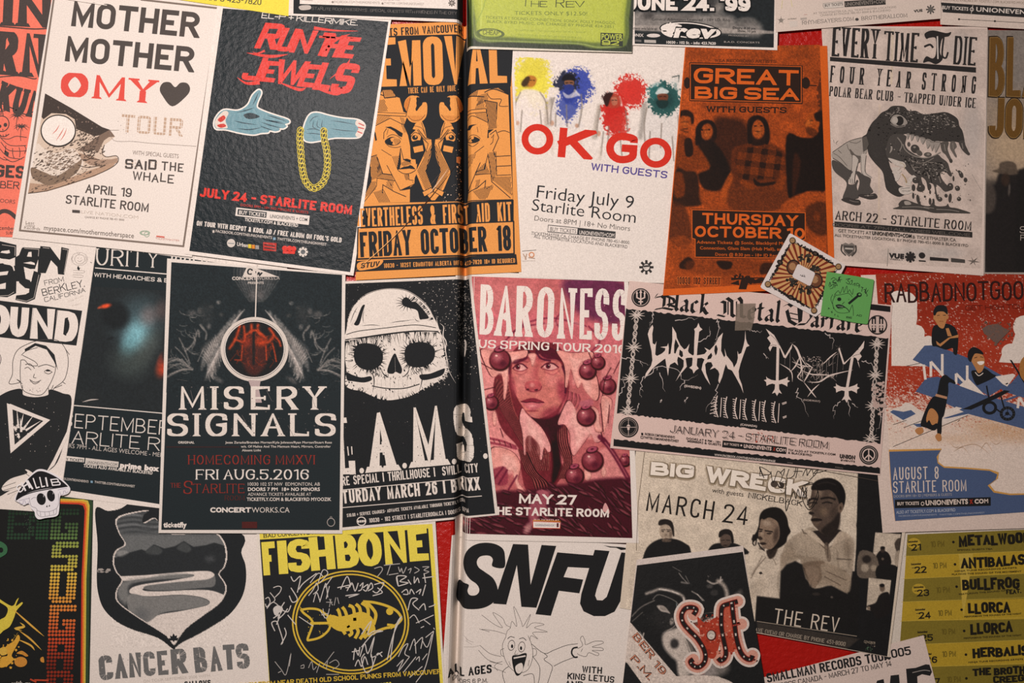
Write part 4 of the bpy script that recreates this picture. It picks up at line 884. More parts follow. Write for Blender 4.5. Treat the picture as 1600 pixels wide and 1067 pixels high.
p.hatch('365 270 530 100 640 65 830 130 1040 118 1165 240 1200 350 1000 370 780 326 640 320 500 420 440 540 360 420', 28, 11, 4, '77706a', 2).hatch('380 480 500 460 560 640 640 780 560 820 500 660', 62, 11, 4, '77706a', 2).specks('365 270 530 100 640 65 830 130 1040 118 1165 240 1200 350 1000 360 780 316 640 300 500 400', 190, 2, 8, '211f1d', 3, 1.6).specks('480 140 620 75 780 120 1040 130 1150 240 900 300 700 250', 190, 2, 7, '89827a', 8, 1.8, 15)
p.f('556 190 580 150 630 140 680 165 710 215 660 236 600 236', '9a938a', True).e(640, 195, 36, 42, '2a2826').e(600, 190, 26, 30, 'b5aea4').s('550 200 580 148 640 136 700 180 716 220', 8, '2a2826').s('560 220 620 250 690 240', 6, '857e76')
TO = 'c9c0b5'
for t in ('700 310 730 310 712 360', '735 318 772 322 745 372', '778 326 815 336 798 380', '818 338 870 352 842 402', '872 356 925 374 885 440', '905 378 950 385 925 460', '945 380 1000 384 955 475'): p.f(t, '9c948b', True).s(t, 3, '2a2826', False)
p.f('1000 390 1040 376 1070 385 1060 440 1080 500 1100 545 1085 562 1066 530 1040 490 1010 460', '5a554f', True).f('1085 380 1120 376 1140 420 1120 450 1140 500 1130 514 1100 470 1080 430', '6a645d', True).f('1160 376 1205 370 1222 440 1255 480 1240 496 1195 460 1165 410', '4a4642', True).ss('1030 400 1040 460|1105 390 1110 440|1185 390 1195 440', 6, '8d867d')
p.e(775, 440, 40, 36, '45413d', 40).e(812, 476, 30, 22, '5a554f', 40).e(720, 400, 14, 20, '55504b').e(886, 490, 34, 20, '5a554f').e(890, 488, 14, 9, '8d867d').e(770, 426, 12, 8, '8d867d').s('670 400 690 450 760 500 860 520 940 500 998 470', 9, '8a837a').s('620 340 660 400 640 460', 10, '857e76').s('560 390 570 440 552 480', 16, '9a938a', taper=2).s('610 350 606 400', 12, '857e76', taper=2)
for t in ('540 520 600 580 690 600 680 560 640 548', '570 604 650 604 600 640', '575 640 660 630 610 670', '590 670 650 660 620 720', '600 700 640 690 610 726'): p.f(t, TO, True)
p.f('630 740 690 752 640 690 700 740 720 700 760 670 790 700 740 730 735 766', TO, True).s('660 660 690 700 700 740', 9, 'a08a62').s('640 560 680 580 680 620', 6, 'b5a98e').f('640 780 745 770 740 800 690 815 740 810 748 826 680 840 640 820', TO, True).ss('650 790 730 780|660 810 700 806', 3, '3a3734')
p.ss('720 520 780 560 860 560 940 520|760 600 820 600 860 560|900 560 980 570 1040 600|930 600 980 680 1000 740|880 640 900 700|740 580 780 640 830 660|1000 600 1060 640', 9, '7d766e').ss('700 540 740 600|860 620 900 660 920 740|960 560 1010 560|800 520 860 540', 6, '252321')
p.specks('560 400 700 480 900 560 1040 560 1060 640 940 720 800 660 660 540', 110, 3, 9, '2a2826', 12, 1.4).specks('560 400 700 480 900 560 1040 560 1060 640 940 720 800 660 660 540', 80, 2, 7, '968f86', 13, 1.4)
for x, y, a, b, an in ((780, 715, 30, 26, 0), (826, 780, 34, 36, 0), (900, 770, 16, 26, 0), (760, 780, 16, 30, 0), (1082, 770, 26, 32, 0), (1176, 665, 18, 30, -20), (1215, 712, 16, 20, 0), (1145, 785, 22, 22, 0), (1158, 878, 18, 18, 0), (990, 880, 22, 20, 0), (1080, 870, 14, 40, 5), (905, 900, 12, 30, 0), (935, 910, 10, 36, 0), (800, 880, 14, 40, -8), (758, 850, 10, 26, 0), (1045, 850, 14, 16, 0), (1088, 545, 14, 18, 0), (860, 858, 9, 9, 0), (1110, 700, 8, 24, 0), (905, 818, 8, 18, 0), (1160, 640, 12, 12, 0)):
    p.e(x, y, a, b, '45413d', an)
for x, y in ((775, 706), (818, 768), (1082, 760), (1172, 650), (1140, 778), (988, 872), (1155, 872)): p.e(x, y, 7, 5, 'a49c92')
p.specks('760 800 1240 560 1260 920 800 900', 70, 2, 7, '55504b', 21).specks('760 640 1100 640 1100 900 800 900', 30, 2, 5, '6e675f', 22)
p.f('630 920 660 890 700 886 740 900 800 920 820 900 830 930 900 940 930 905 960 940 1040 940 1060 920 1080 950 1140 960 1260 1000 1180 1004 1060 1000 940 1000 860 980 760 970 640 968 580 962 630 945', '47433f', True).f('680 900 720 900 740 925 690 930', 'a29a90', True).ss('660 950 800 948 900 965|960 970 1080 975 1160 990|850 950 940 960', 5, '8d867d')
p.s('1270 660 1310 730 1356 806', 3, '98918a', False).ss('100 370 80 390 90 400|60 360 66 390', 3, '8d867d').ss('110 745 130 745|290 912 400 916|1200 850 1290 870|580 870 640 880', 5, '9a938a', taper=2)
p.part('man_picture')
p.f('50 470 110 430 200 370 310 340 345 370 352 440 345 480 300 500 280 560 230 620 200 625 120 560 52 520', 'a39b91', True).f('310 340 350 330 370 400 350 450 320 470', '5a554f').f('205 440 250 490 300 500 330 470 300 540 275 560 215 490', '5f5952', True)
p.ss('60 480 110 510 180 590|180 400 190 440 215 470|200 380 260 390 300 370|100 450 130 480', 5, '5f5952').hatch('180 400 300 360 320 470 230 480', 40, 12, 3, '6e675f', 2).s('52 470 110 430 200 372 310 342', 5, '3a3734').s('52 520 120 562 200 628 240 620', 5, '3a3734')
p.f('225 500 280 540 262 600 245 680 240 740 225 745 205 740 188 720 200 690 215 660', 'bdb4a9', True).f('300 500 345 490 340 560 335 640 370 665 395 690 380 696 345 680 320 680 300 640', 'bdb4a9', True).ss('225 500 215 660 190 710|280 540 250 680 245 740|300 510 305 640 340 684|345 500 338 640 392 690|205 700 210 736|222 700 228 742', 4, '4a4642')
p.f('50 540 110 560 200 630 230 640 200 690 190 745 240 750 262 715 276 720 262 770 280 866 180 880 140 868 175 740 80 650 50 600', '4d4945', True).f('250 640 285 640 320 668 384 700 378 760 402 822 274 852 288 740 276 690', '4d4945', True).hatch('50 540 200 640 180 740 80 650', 45, 12, 3, '6e675f', 2).hatch('180 750 270 740 280 870 140 870', 75, 12, 3, '6e675f', 2).hatch('280 700 380 700 400 830 280 840', 70, 12, 3, '6e675f', 2)
p.f('130 880 180 866 240 880 290 890 294 925 250 932 190 915 140 895', '3d3936', True).f('275 850 300 835 370 840 420 830 442 850 436 872 380 882 320 868', '3d3936', True).s('200 890 240 902 280 905', 5, '7d766e').s('330 850 380 850 410 846', 5, '7d766e').e(362, 850, 8, 6, '9a938a')
V(1270, 0, 2.4245)
p.part('date_line').t('ARCH 22 - STARLITE ROOM', 80, 832, 594, 874, 34, D, sk=(.12, .06, .06, 1, .5), ls=.12)
p.part('small_print').f('78 840 598 880 598 900 78 860', D).t('DOORS AT 7PM | ALL AGES WELCOME', 70, 857, 590, 897, 11, '6e675f', sk=(.18, .12, .06, 0, .4), ls=.2)
p.t('GET TICKETS AT', 92, 880, 216, 890, 12, '6d665f').t('UNIONEVENTS+COM', 220, 890, 368, 902, 13, '2f2d2b', .03).t('& TICKETMASTER.CA', 372, 904, 536, 916, 12, '6d665f').t('ALL TICKETMASTER LOCATIONS, BY PHONE 780-451-8000 & BLACKBYRD', 78, 896, 582, 936, 10, '6d665f')
p.part('laurel_crest').f('108 926 120 920 132 926 144 920 156 930 150 956 132 972 114 956', '7b746d').f('112 930 152 932 146 954 132 964 118 952', '4a4642').s('118 942 148 944', 6, 'b5aea4', False).s('106 926 104 950 120 968', 5, '4a4642').s('158 930 158 952 142 970', 5, '4a4642')
p.part('sponsor_strip').t('VUE', 282, 976, 340, 980, 16, D, .06).t('WEEKLY', 286, 984, 336, 988, 5, D).e(408, 968, 12, 11, D).s('396 988 422 990', 4, D, False).f('438 974 508 980 508 990 438 986', D).f('518 978 570 984 570 996 518 992', '4a4642').s('280 942 276 1008', 2, 'b5aea4', False)
for a in range(0, 360, 45): p.s([364, 974, 364 + 20 * math.cos(math.radians(a)), 974 + 20 * math.sin(math.radians(a))], 9, D, False)
for a in range(0, 360, 60): p.s([602, 990, 602 + 24 * math.cos(math.radians(a + 10)), 990 + 18 * math.sin(math.radians(a + 10))], 4, '6d665f', False, 1)
p.end()

# ---- dark poster with gold letters at the right edge
p = Sheet('concert_poster', 'dusky poster with gold block letters above dark figures of hatted men', 'poster', '1540 48 1800 52 1800 432 1535 428', 3.4, 'a39a90')
V(1270, 0, 2.4245)
ph = Photo('660 116 1200 124 1200 1034 648 1032', '857d75', 1.5)
ph.p('640 380 1200 380 1200 760 640 760', 'a5917a', .95, 160, False).b(760, 560, 200, 120, 'c0a888', 0, .7, .9).p('640 690 1200 680 1200 1050 640 1050', '1e1d1d', 1, 40, False)
ph.p('688 700 700 660 740 640 780 660 800 720 780 1050 660 1050 650 760', '221f1e', .97, 10).p('676 650 700 640 706 618 740 612 764 622 770 644 784 656 740 664', '5a4e42', .97, 5).b(726, 682, 22, 32, '3a2c24', 0, .9).b(740, 720, 6, 30, '6a6058', 5, .7).p('770 690 790 640 840 640 900 700 900 1050 770 1050', '1f1d1c', .97, 10).p('640 700 670 690 690 740 680 800 640 800', '5a5048', .7, 12).grain(.08, 5, 2)
p.photo('band_photograph', ph)
p.part('headline')
for t, x0, y0, x1, y1, h in (('BLACK', 664, 366, 980, 372, 222), ('JOE', 664, 520, 850, 526, 146)):
    p.t(t, x0 - 7, y0 + 7, x1 + 7, y1 + 7, h + 14, '33261a', sk=(.31, .21, 0, 0, .22), ls=.01).t(t, x0 - 2, y0 + 2, x1 + 2, y1 + 2, h + 4, '9a7a48', sk=(.28, .185, 0, 0, .22), ls=.035).t(t, x0, y0, x1, y1, h, '6b4c20', sk=(.26, .17, 0, 0, .22), ls=.05)
p.part('venue_line').t('STARLITE', 780, 884, 1060, 890, 26, 'b0a79d', sk=(.1, .1, 0, 0, .3)).t('ROOM', 782, 912, 940, 914, 22, 'b0a79d', sk=(.1, .1, 0, 0, .3))
p.end()
# ---- white photocopied flyer with a drawn girl
p = Sheet('concert_poster', 'white photocopied flyer with a line-drawn girl in a black shirt with triangle', 'poster', '-190 340 154 366 92 801 -220 780', 2, WH)
V(0, 380, 4.853); D = '26292a'
p.part('headline')
p.f('-60 -30 130 14 128 105 60 132 0 112 -60 120', D).f('180 32 310 40 300 110 270 196 180 196 118 170 120 110 150 90 170 40', D).f('312 22 385 30 460 130 470 30 528 44 492 240 445 236 440 180 392 130 352 228 290 226 296 110', D)
p.f('-80 160 60 150 100 180 110 210 180 196 182 290 130 290 128 380 60 410 -80 400', D).f('180 200 240 296 262 210 318 230 290 330 270 424 208 450 122 430 128 396 200 388 228 370 150 300 140 220', D).f('110 170 190 180 190 240 120 220', D)
p.f('60 56 76 52 82 74 60 80 8 72 20 60', WH).f('222 68 244 66 246 104 210 102', WH).f('-20 118 20 118 90 126 100 170 40 160 0 136', WH).f('182 150 270 166 268 150 240 140', WH).f('186 180 244 200 246 286 200 270', WH).f('0 220 70 212 60 240 0 246', WH).f('-10 316 50 300 48 346 -10 348', WH).f('130 330 228 346 224 376 130 390', WH).f('392 150 440 200 440 236 356 226', WH)
p.ss('190 40 300 48 296 100|330 34 380 40|478 44 520 52 490 230|300 240 262 414 206 440 130 424|20 12 120 28 118 96|-10 400 70 396 112 370', 3, 'cfc6bc', False)
p.part('hand_lettering')
p.t('FROM', 345, 322, 492, 292, 40, D, sk=(.1, .1, 0, 0, .2), jit=.12, ls=.14).t('BERKLEY,', 330, 402, 648, 328, 56, D, sk=(.1, .1, 0, 0, .2), jit=.14, ls=.1, h1=62).t('CALIFORNIA', 345, 448, 655, 372, 38, D, sk=(.11, .11, 0, 0, .2), jit=.16, ls=.13)
p.part('doodle').e(610, 122, 40, 36, '8a827a', ring=2.5).e(608, 120, 62, 50, '8a827a', ring=2).ss('560 100 550 120 562 140|590 74 600 84 612 74|650 96 662 120 652 140|594 116 602 112|616 114 624 110|592 130 608 140 628 128|560 206 640 210 636 226 560 224|556 240 630 244 626 260 560 256', 2.5, '8a827a').f('592 180 600 172 606 188 614 186 604 208 590 196', D).part('hand_note').t('live music', 530, 450, 640, 400, 16, 'c9c0b5').t('always', 550, 480, 620, 460, 14, 'c9c0b5').s('690 144 702 150', 4, D)
p.part('banner')
p.f('-200 410 628 512 584 776 -200 690', D); SW = (.22, .19, 0, 0, .5)
p.t('O', -90, 690, 78, 694, 226, WH, sk=(.3, .27, 0, 0, .42)).t('U', 72, 706, 212, 716, 226, WH, sk=(.27, .2, 0, 0, .42)).t('N', 230, 722, 412, 732, 232, WH, sk=(.27, .2, 0, 0, .2)).t('D', 414, 738, 584, 756, 232, WH, sk=(.28, .2, 0, 0, .6))
p.s('262 478 232 726', 2, D, False).s('444 500 412 742', 4, D, False)
V(0, 360, 2.32)
p.part('girl_picture'); L = '4a4744'
p.ss('120 404 160 396 210 398 240 430 250 480 236 540 200 570 228 560|120 404 70 430 50 470 48 520 36 555 76 550 64 540 84 556|78 470 76 520 82 570 106 590 150 596 176 570 200 520 204 490|200 570 184 590 196 560|240 430 254 450', 2.2, L).ss('84 452 100 460 130 476 138 490 110 488 92 470 78 470', 2.2, L)
p.f('92 430 130 408 170 418 200 450 212 506 198 474 172 432 132 418 94 440', D).s('80 452 100 436 140 424', 2, L).s('140 494 170 486 200 496', 2.4, L).s('94 486 112 484 128 500', 2.6, L)
p.ss('92 500 104 496 116 506|162 512 176 504 192 514|164 514 178 520 190 514|110 540 130 550 152 542|112 544 128 556 146 548|128 520 124 532 134 534', 2.2, L).s('170 508 184 508', 5, D).specks('98 566 110 568 160 572 150 590 110 586', 14, 1, 1.8, L)
p.ss('84 560 84 596|178 570 180 596|-2 440 6 460 4 480 -6 500|228 548 240 556', 2.2, L)
p.f('-60 640 0 600 40 580 80 574 88 596 130 604 176 596 184 576 230 590 262 610 244 730 210 840 160 880 120 900 60 930 -60 960', D, True)
p.s('34 634 46 796 174 688', 11, WH, False, closed=True); p.f('34 630 40 628 176 684 176 692 46 800 40 796', WH, holes=['48 648 160 690 56 776'])
p.ss('70 716 64 650|78 706 88 664|90 716 124 670|96 724 150 690|80 730 76 680', 8, WH, False, 1).specks('50 700 90 710 110 740 60 760', 12, 3, 9, WH, 4)
p.specks('48 640 160 690 52 770', 16, 1, 3, D, 5).specks('10 620 240 600 200 820 20 840', 40, .6, 2, 'b5ada4', 6)
p.f('10 930 40 900 100 880 94 866 110 870 130 890 118 930 60 950 40 970 36 956 60 936 20 944', WH, True).ss('10 930 60 912|16 942 70 926|30 956 76 938|90 876 118 896', 1.8, L).f('244 730 252 740 200 850 170 876 196 830', WH)
p.end()

# ---- black poster with a blurred nebula
p = Sheet('concert_poster', 'black poster with a blurred blue and red glow and thin white date', 'poster', '140 376 450 412 400 812 88 774', 1, WH)
V(0, 360, 2.32)
p.part('background').f('352 56 1010 148 900 1040 226 938', '1f282b')
ph = Photo('336 204 700 224 690 668 266 630', '23292b', 1.2)
ph.b(500, 330, 130, 150, '4a6268', 35, .75, .9).b(496, 380, 70, 95, '86c2cc', 30, .85, .9).b(470, 420, 50, 70, '6aa0a8', 30, .6, .9).b(540, 310, 50, 60, '8a7a78', 20, .55, .9).b(470, 480, 110, 90, '4a5652', 10, .6, .9).b(540, 420, 60, 110, '5e6862', 30, .5, .9).b(588, 290, 40, 60, '6a5450', 0, .5, .9)
ph.b(420, 310, 66, 66, '1b2022', 0, .97, .5).b(384, 274, 30, 12, 'e0502c', -12, 1, .8).b(362, 280, 12, 6, 'e8643c', -20, .7, .8).b(590, 500, 34, 50, 'c4462a', 20, .85, .9).b(580, 470, 14, 40, '9a4030', 20, .6, .9).b(400, 392, 22, 7, '1b2022', -20, .9, .7).b(320, 600, 60, 30, '2a2e2e', 0, .5)
ph.grain(.1, 5, 4); p.photo('glow_picture', ph)
p.part('headline').s('346 136 720 168', 4, 'd9d2c8', False).t('SECURITY', 190, 118, 578, 136, 60, 'd9d2c8', sk=(.1, .05, .06, 1, .5), ls=.12).t('PROJECT', 616, 140, 830, 160, 60, 'd9d2c8', sk=(.1, .05, .06, 1, .5), ls=.12)
p.part('support_line').t('WITH HEADACHES & EVIL EYES', 342, 168, 720, 198, 15, 'd9d2c8', sk=(.19, .16, 0, 0, .3), ls=.16)
p.part('date_line').s('270 634 700 672', 3.5, 'd9d2c8', False).t('SEPTEMBER', 228, 712, 612, 742, 52, 'd9d2c8', sk=(.075, .07, 0, 0, .4), ls=.16).t('STARLITE ROOM', 160, 764, 740, 812, 48, 'd9d2c8', sk=(.075, .07, 0, 0, .4), ls=.16)
p.part('small_print').t('DOORS 7PM - ALL AGES WELCOME - MEMBERS & GUESTS', 200, 782, 740, 836, 15, 'bdb6ad')
p.f('236 816 308 824 306 840 234 834', 'd9d2c8').t('BUY TICKETS', 225, 832, 304, 838, 9, '23292b', .03).f('312 824 432 838 430 858 310 846', 'cfc8be').t('UNIONEVENTS+COM', 316, 844, 426, 854, 10, '33383a').t('prime box office', 436, 858, 660, 880, 17, 'e6ddd3', .07).t('TICKETS ALSO AVAILABLE AT BLACKBYRD', 304, 857, 554, 884, 11, 'd9d2c8', .03)
p.t('FACEBOOK.COM/THEUNIONEVENTS', 205, 900, 322, 914, 8, 'bdb6ad', .03).f('330 906 338 907 338 915 330 914', '7da0b4').t('TWITTER.COM/THEUNIONWEST', 344, 915, 490, 931, 8, 'bdb6ad', .03)
p.part('scuff_mark').s('300 622 330 614 360 612', 5, 'b5aea6', taper=2).s('296 616 320 624', 3, '8d8883', taper=2).part('scuff_mark').s('215 634 250 640', 3, 'b5aea6', taper=2)
p.end()

# ---- black poster with feathered hands around a ring
p = Sheet('concert_poster', 'black poster with feathery hands around a ring holding a red heart', 'poster', '262.5 404 540.5 428 535.5 833 249 832', 4, 'ded6cc')
V(255, 395, 4.962)
p.part('background').f('70 74 1390 172 1370 2146 -8 2144', '20292c')
ph = Photo('70 74 1390 172 1376 1082 30 1082', '20292c', 1.0)
ph.b(730, 180, 190, 210, '5a5a5a', 0, .5, .5, .6, 14).b(730, 330, 90, 60, '6a6463', 0, .5, .7, .5, 12)
for k in range(-7, 8): ph.l([(730 + k * 24, 90), (730 + k * 25, 190), (730 + k * 17, 290), (730 + k * 8, 380)], 5, '8d8782', .42, 8, tex=.7, ts=16, seed=k)
def mir(t, m):
    q = P(t); return [(1432 - x, y + 6) for x, y in q] if m else q
FE = 'a9a29b'
for m in (0, 1):
    for k in range(12):      # feathered wing beside the ring
        t = k / 11; x0, y0 = 600 - 270 * t ** .8, 455 + 330 * t; x1, y1 = 560 - 150 * t, 520 + 400 * t
        ph.l(mir([(x0, y0), (x0 - 10 + 40 * t, (y0 + y1) / 2), (x1 - 60 * t, y1)] if False else '%f %f %f %f %f %f' % (x0, y0, x0 - 18, y0 + 50, x0 - 46 + 20 * t, y0 + 120), m), 20 - 6 * t, FE, .55, 18, tex=.5, ts=9, seed=k)
    for k in range(34):
        t = k / 33; x0, y0 = 585 - 240 * t ** .8, 470 + 440 * t; L_ = 60 + 50 * math.sin(3 * t)
        rg = random.Random(k); a = 2.2 - .9 * t + rg.uniform(-.3, .3)
        ph.l(mir([(x0 + 40, y0 - 10 + 0), (x0 + 40 + L_ * math.cos(a) * .9, y0 + L_ * math.sin(a))] and '%f %f %f %f %f %f' % (x0 + 50, y0 - 30, x0 + 10, y0 + 20, x0 + 10 + L_ * math.cos(a), y0 + 20 + L_ * math.sin(a)), m), 7, 'c0b8b0', .6, 7, tex=.4, ts=7, seed=k)
    ph.p(mir('420 640 470 590 480 700 450 790 440 880 380 960 330 980 350 900 330 820 300 760 340 700', m), '8d8680', .45, 30, tex=.6, ts=12)
    for k in range(10):
        ph.l(mir('%f %f %f %f %f %f' % (300 + k * 12, 800 - k * 18, 350 + k * 9, 860 - k * 12, 340 + k * 6, 965 - k * 14), m), 5, 'c9c1b9', .55, 6, tex=.4, ts=8, seed=k + 40)
    for k in range(46):
        rg = random.Random(k + 300); t = rg.random(); x0, y0 = (215 - 170 * t, 880 - 60 * t + rg.uniform(-40, 50)) if k % 2 else (rg.uniform(160, 330), rg.uniform(480, 800)); a = rg.uniform(2.4, 4.2)
        ph.l(mir([(x0, y0), (x0 + 34 * math.cos(a), y0 + 26 * math.sin(a)), (x0 + 60 * math.cos(a + .3), y0 + 50 * math.sin(a + .3))], m), 4, 'a39c94', .5, 5, tex=.6, ts=7, seed=k)
    for t, w in (('40 850 120 830 190 870 230 900', 16), ('40 900 130 860 210 890', 8), ('130 660 170 740 215 860', 9), ('100 730 160 790 210 870', 8), ('230 900 140 910 40 960', 14), ('180 760 240 700 275 600 285 650', 12), ('300 560 340 620 335 670', 12), ('290 560 320 600', 7), ('150 820 200 880', 7), ('90 810 150 830', 7), ('240 640 255 690 230 740', 9), ('60 940 150 905 230 905', 8), ('275 840 320 740', 7)):
        ph.l(mir(t, m), w, '9a938c', .65, w * .9, tex=.5, ts=8, seed=int(w))
    ph.b(*mir('230 470', m)[0], 55, 40, '6d6966', 0, .6, .8, .8, 12).b(*mir('290 450', m)[0], 30, 40, '7d7874', 0, .6, .8, .8, 10).b(*mir('435 385', m)[0], 26, 22, 'a09992', 0, .6, .8, .8, 9).b(*mir('360 570', m)[0], 26, 34, '8d8782', 0, .6, .8, .6, 9).b(*mir('380 420', m)[0], 30, 20, '55534f', 0, .5, .8, .8, 9).b(*mir('455 480', m)[0], 30, 26, '55534f', 0, .5, .8, .8, 9).b(*mir('340 480', m)[0], 90, 130, '3c3e3e', 0, .6, .9, .7, 14)
    ph.b(*mir('430 980', m)[0], 70, 30, '6d6966', 30, .6, .8, .6, 12)
ph.b(713, 750, 218, 218, '1d1f20', 0, 1, .02)
ph.p('610 700 640 640 700 620 780 640 810 700 808 820 780 900 710 950 640 900 612 800', '4a2621', .9, 30, tex=.4, ts=12)
for t, w in (('520 740 560 680 590 600 600 560', 22), ('560 670 620 690 640 660 630 570', 20), ('690 560 690 620', 24), ('740 560 742 620 770 640', 24), ('760 700 820 690 860 640 830 590', 24), ('860 640 900 680 915 720', 18), ('850 700 870 780 880 840', 12), ('640 640 720 600 800 660', 22), ('620 720 610 830', 12), ('560 830 610 830', 8), ('800 720 806 830', 12)):
    ph.l(t, w, 'a8381c', .75, w * .7, tex=.6, ts=9, seed=int(w)).l(t, w * .35, 'd8552c', .7, w * .5, tex=.6, ts=6, seed=int(w) + 1)
for k in range(40):
    rg = random.Random(k + 90); x, y = rg.uniform(560, 860), rg.uniform(590, 860); ph.l([(x, y), (x + rg.uniform(-30, 30), y + rg.uniform(10, 40)), (x + rg.uniform(-50, 50), y + rg.uniform(20, 80))], 5, '8f3219', .6, 5, tex=.4, ts=6, seed=k)
ph.b(760, 690, 80, 60, 'b03c1e', 0, .8, .8, .6, 10).b(650, 690, 60, 60, '9a3520', 0, .7, .8, .6, 10).l('706 620 706 860', 20, '1d1f20', .9, 6)
ph.grain(.16, 8, 3).grain(.1, 3, 5)
p.photo('hands_picture', ph)
p.part('ring').e(713, 748, 262, 250, 'd3cabf', 0, ring=24, n=64).e(713, 748, 234, 222, 'e0d8ce', 0, ring=7, n=64).f('664 985 760 990 748 1060 770 1160 690 1160 700 1080', 'b5a3a0').s('732 92 720 500', 9, 'd3cabf', False)
p.part('promoter_logo').f('660 96 900 188 620 186', 'd3cabf').t('C', 650, 166, 690, 176, 50, '2a2e30', sk=(.24, .2, 0, 0, .5)).t('w', 712, 172, 772, 184, 40, '2a2e30', .05).s('732 92 728 240', 9, 'd3cabf', False).t('CONCERT', 540, 212, 730, 212, 26, 'd3cabf', sk=(.24, .2, 0, 0, .5), ls=.08).t('WORKS.CA', 732, 212, 908, 208, 26, 'b5aea6').t('PRESENTS', 662, 242, 784, 242, 17, 'c4bcb3', .03)
V(240, 390, 2.371)
W_ = 'ded5ca'; SER2 = (.2, .085, .085, 1, .55)
p.part('headline').t('MISERY', 98, 592, 640, 592, 86, W_, sk=SER2, ls=.22).t('SIGNALS', 50, 690, 680, 690, 84, W_, sk=SER2, ls=.19)
p.specks('98 505 640 505 680 690 50 690', 120, .8, 2.6, '5a5654', 3, 1.6).ss('330 612 350 650 372 660|590 550 600 580 612 590|500 650 520 690|140 520 150 560|420 520 440 560', 1.2, '6a6461', False)
p.part('small_print').t('ORIGINAL', 94, 717, 154, 717, 8, 'd0c8be', .04).t('Jesse Zaraska/Branden Morgan/Kyle Johnson/Ryan Morgan/Stuart Ross', 268, 717, 662, 717, 8, 'c9c1b7', .02).t('w/s. Of Malice And The Magnum Heart, Mirrors, Controller', 326, 732, 658, 732, 8, 'c9c1b7', .02).t('Absent Light', 330, 746, 400, 746, 8, 'c9c1b7', .02).s('50 730 320 730', 4, '3a2524', False)
p.part('tour_title').t('HOMECOMING MMXVI', 130, 794, 600, 794, 34, '8c2f26', sk=(.12, .05, .07, 1, .6), ls=.14)
p.part('date_line').t('FRI AUG.5.2016', 158, 850, 578, 850, 37, 'e0d8ce', sk=(.15, .06, .08, 1, .6), ls=.1)
p.part('venue_line').t('THE', 66, 880, 104, 880, 17, '8c2f26', sk=(.12, .06, .06, 1, .5)).t('S', 112, 902, 146, 904, 48, '8c2f26', sk=(.1, .05, .05, 1, .6)).t('TARLITE', 150, 900, 340, 900, 34, '8c2f26', sk=(.1, .05, .08, 1, .6), ls=.1).t('ROOM', 266, 927, 340, 927, 18, '5e2620', sk=(.1, .05, .08, 1, .6), ls=.1)
p.part('address_line').t('10030 102 ST NW  EDMONTON, AB', 352, 873, 618, 873, 12, 'd0c8be').t('DOORS 7 PM  18+ NO MINORS', 352, 892, 618, 892, 12, 'e0d8ce', .025).t('ADVANCE TICKETS AVAILALBE AT', 352, 910, 586, 910, 11, 'd0c8be').t('TICKETFLY.COM & BLACKBYRD MYOOZIK', 348, 929, 660, 929, 12, 'd8d0c6', .02)
p.part('promoter_line').t('CONCERT', 213, 972, 364, 972, 19, 'e0d8ce', sk=(.28, .24, 0, 0, .5), ls=.07).t('WORKS.CA', 366, 972, 506, 972, 19, 'd0c8be').part('ticket_logo').t('ticketfly', 40, 1026, 126, 1026, 17, 'e0d8ce', .06).part('red_logo').f('330 1006 386 1006 386 1030 330 1030', '4e201e').part('ring_emblem').e(659, 1008, 15, 16, 'a9a29b', ring=2.5).e(659, 990, 4, 4, 'a9a29b', ring=1.5)
for t in '92 480 130 486|190 482 200 484|672 486 696 488'.split('|'): p.part('scuff_mark').s(t, 2.5, 'a9a29b', taper=2)
p.end()

# ---- black poster with a helmeted skull, stamped letters
p = Sheet('concert_poster', 'black poster with a white skull in a dented helmet and stamped letters', 'poster', '512 441 736.5 431 778.5 804 516 830', 3, 'ded5ca')
V(520, 420, 2.5405); B = '1d2022'; W_ = 'e2d9ce'
p.part('background').f('-12 62 540 40 644 970 6 1028', B)
p.part('speckle').specks('340 40 540 40 580 420 420 480', 420, .5, 2.6, 'b5ada4', 3).specks('480 60 545 45 560 330 500 330', 300, .5, 2.4, 'c9c0b5', 4).specks('0 60 540 40 620 800 0 960', 260, .4, 1.8, '8d8883', 5).specks('60 60 300 60 100 240 50 240', 70, .5, 1.6, '8d8883', 6).ss('520 280 526 300 520 350|516 260 518 272', 9, 'd0c7bd', taper=2)
V(530, 440, 5.081)
p.part('skull_picture')
# a rounded, dented helmet over an ordinary skull
p.f('46 430 60 380 80 280 130 180 210 110 320 70 430 60 540 78 640 140 710 210 756 290 790 372 700 352 600 350 480 366 370 376 250 388 140 410 46 450', W_, True).s('64 360 80 270 130 178 210 104 320 66 430 56 540 72 650 140 716 214 750 290', 4, 'b5ada4')
p.f('40 448 60 420 160 396 370 372 600 348 720 350 790 372 800 400 720 396 600 396 370 420 180 446 60 470', W_, True).s('50 462 180 444 370 416 600 392 790 396', 9, B).s('60 420 160 392 370 368 600 344 770 366', 6, B)
p.f('500 150 530 124 560 140 580 160 620 170 690 250 712 290 660 300 640 296 620 230 560 210 510 190', B, True)
for a in range(0, 360, 22): p.s([540, 168, 540 + 95 * math.cos(math.radians(a)), 168 + 72 * math.sin(math.radians(a))], 12, B, False, 1)
p.f('120 340 140 300 180 200 206 186 190 240 160 340', B, True).ss('200 220 190 280 196 330|90 330 120 250 150 200|100 350 130 300', 5, B, taper=2).ss('180 350 260 344 330 350|400 330 460 318 520 312 600 300|600 290 616 310 640 316|430 326 440 318|540 330 640 320|690 300 740 320', 5, B, taper=2)
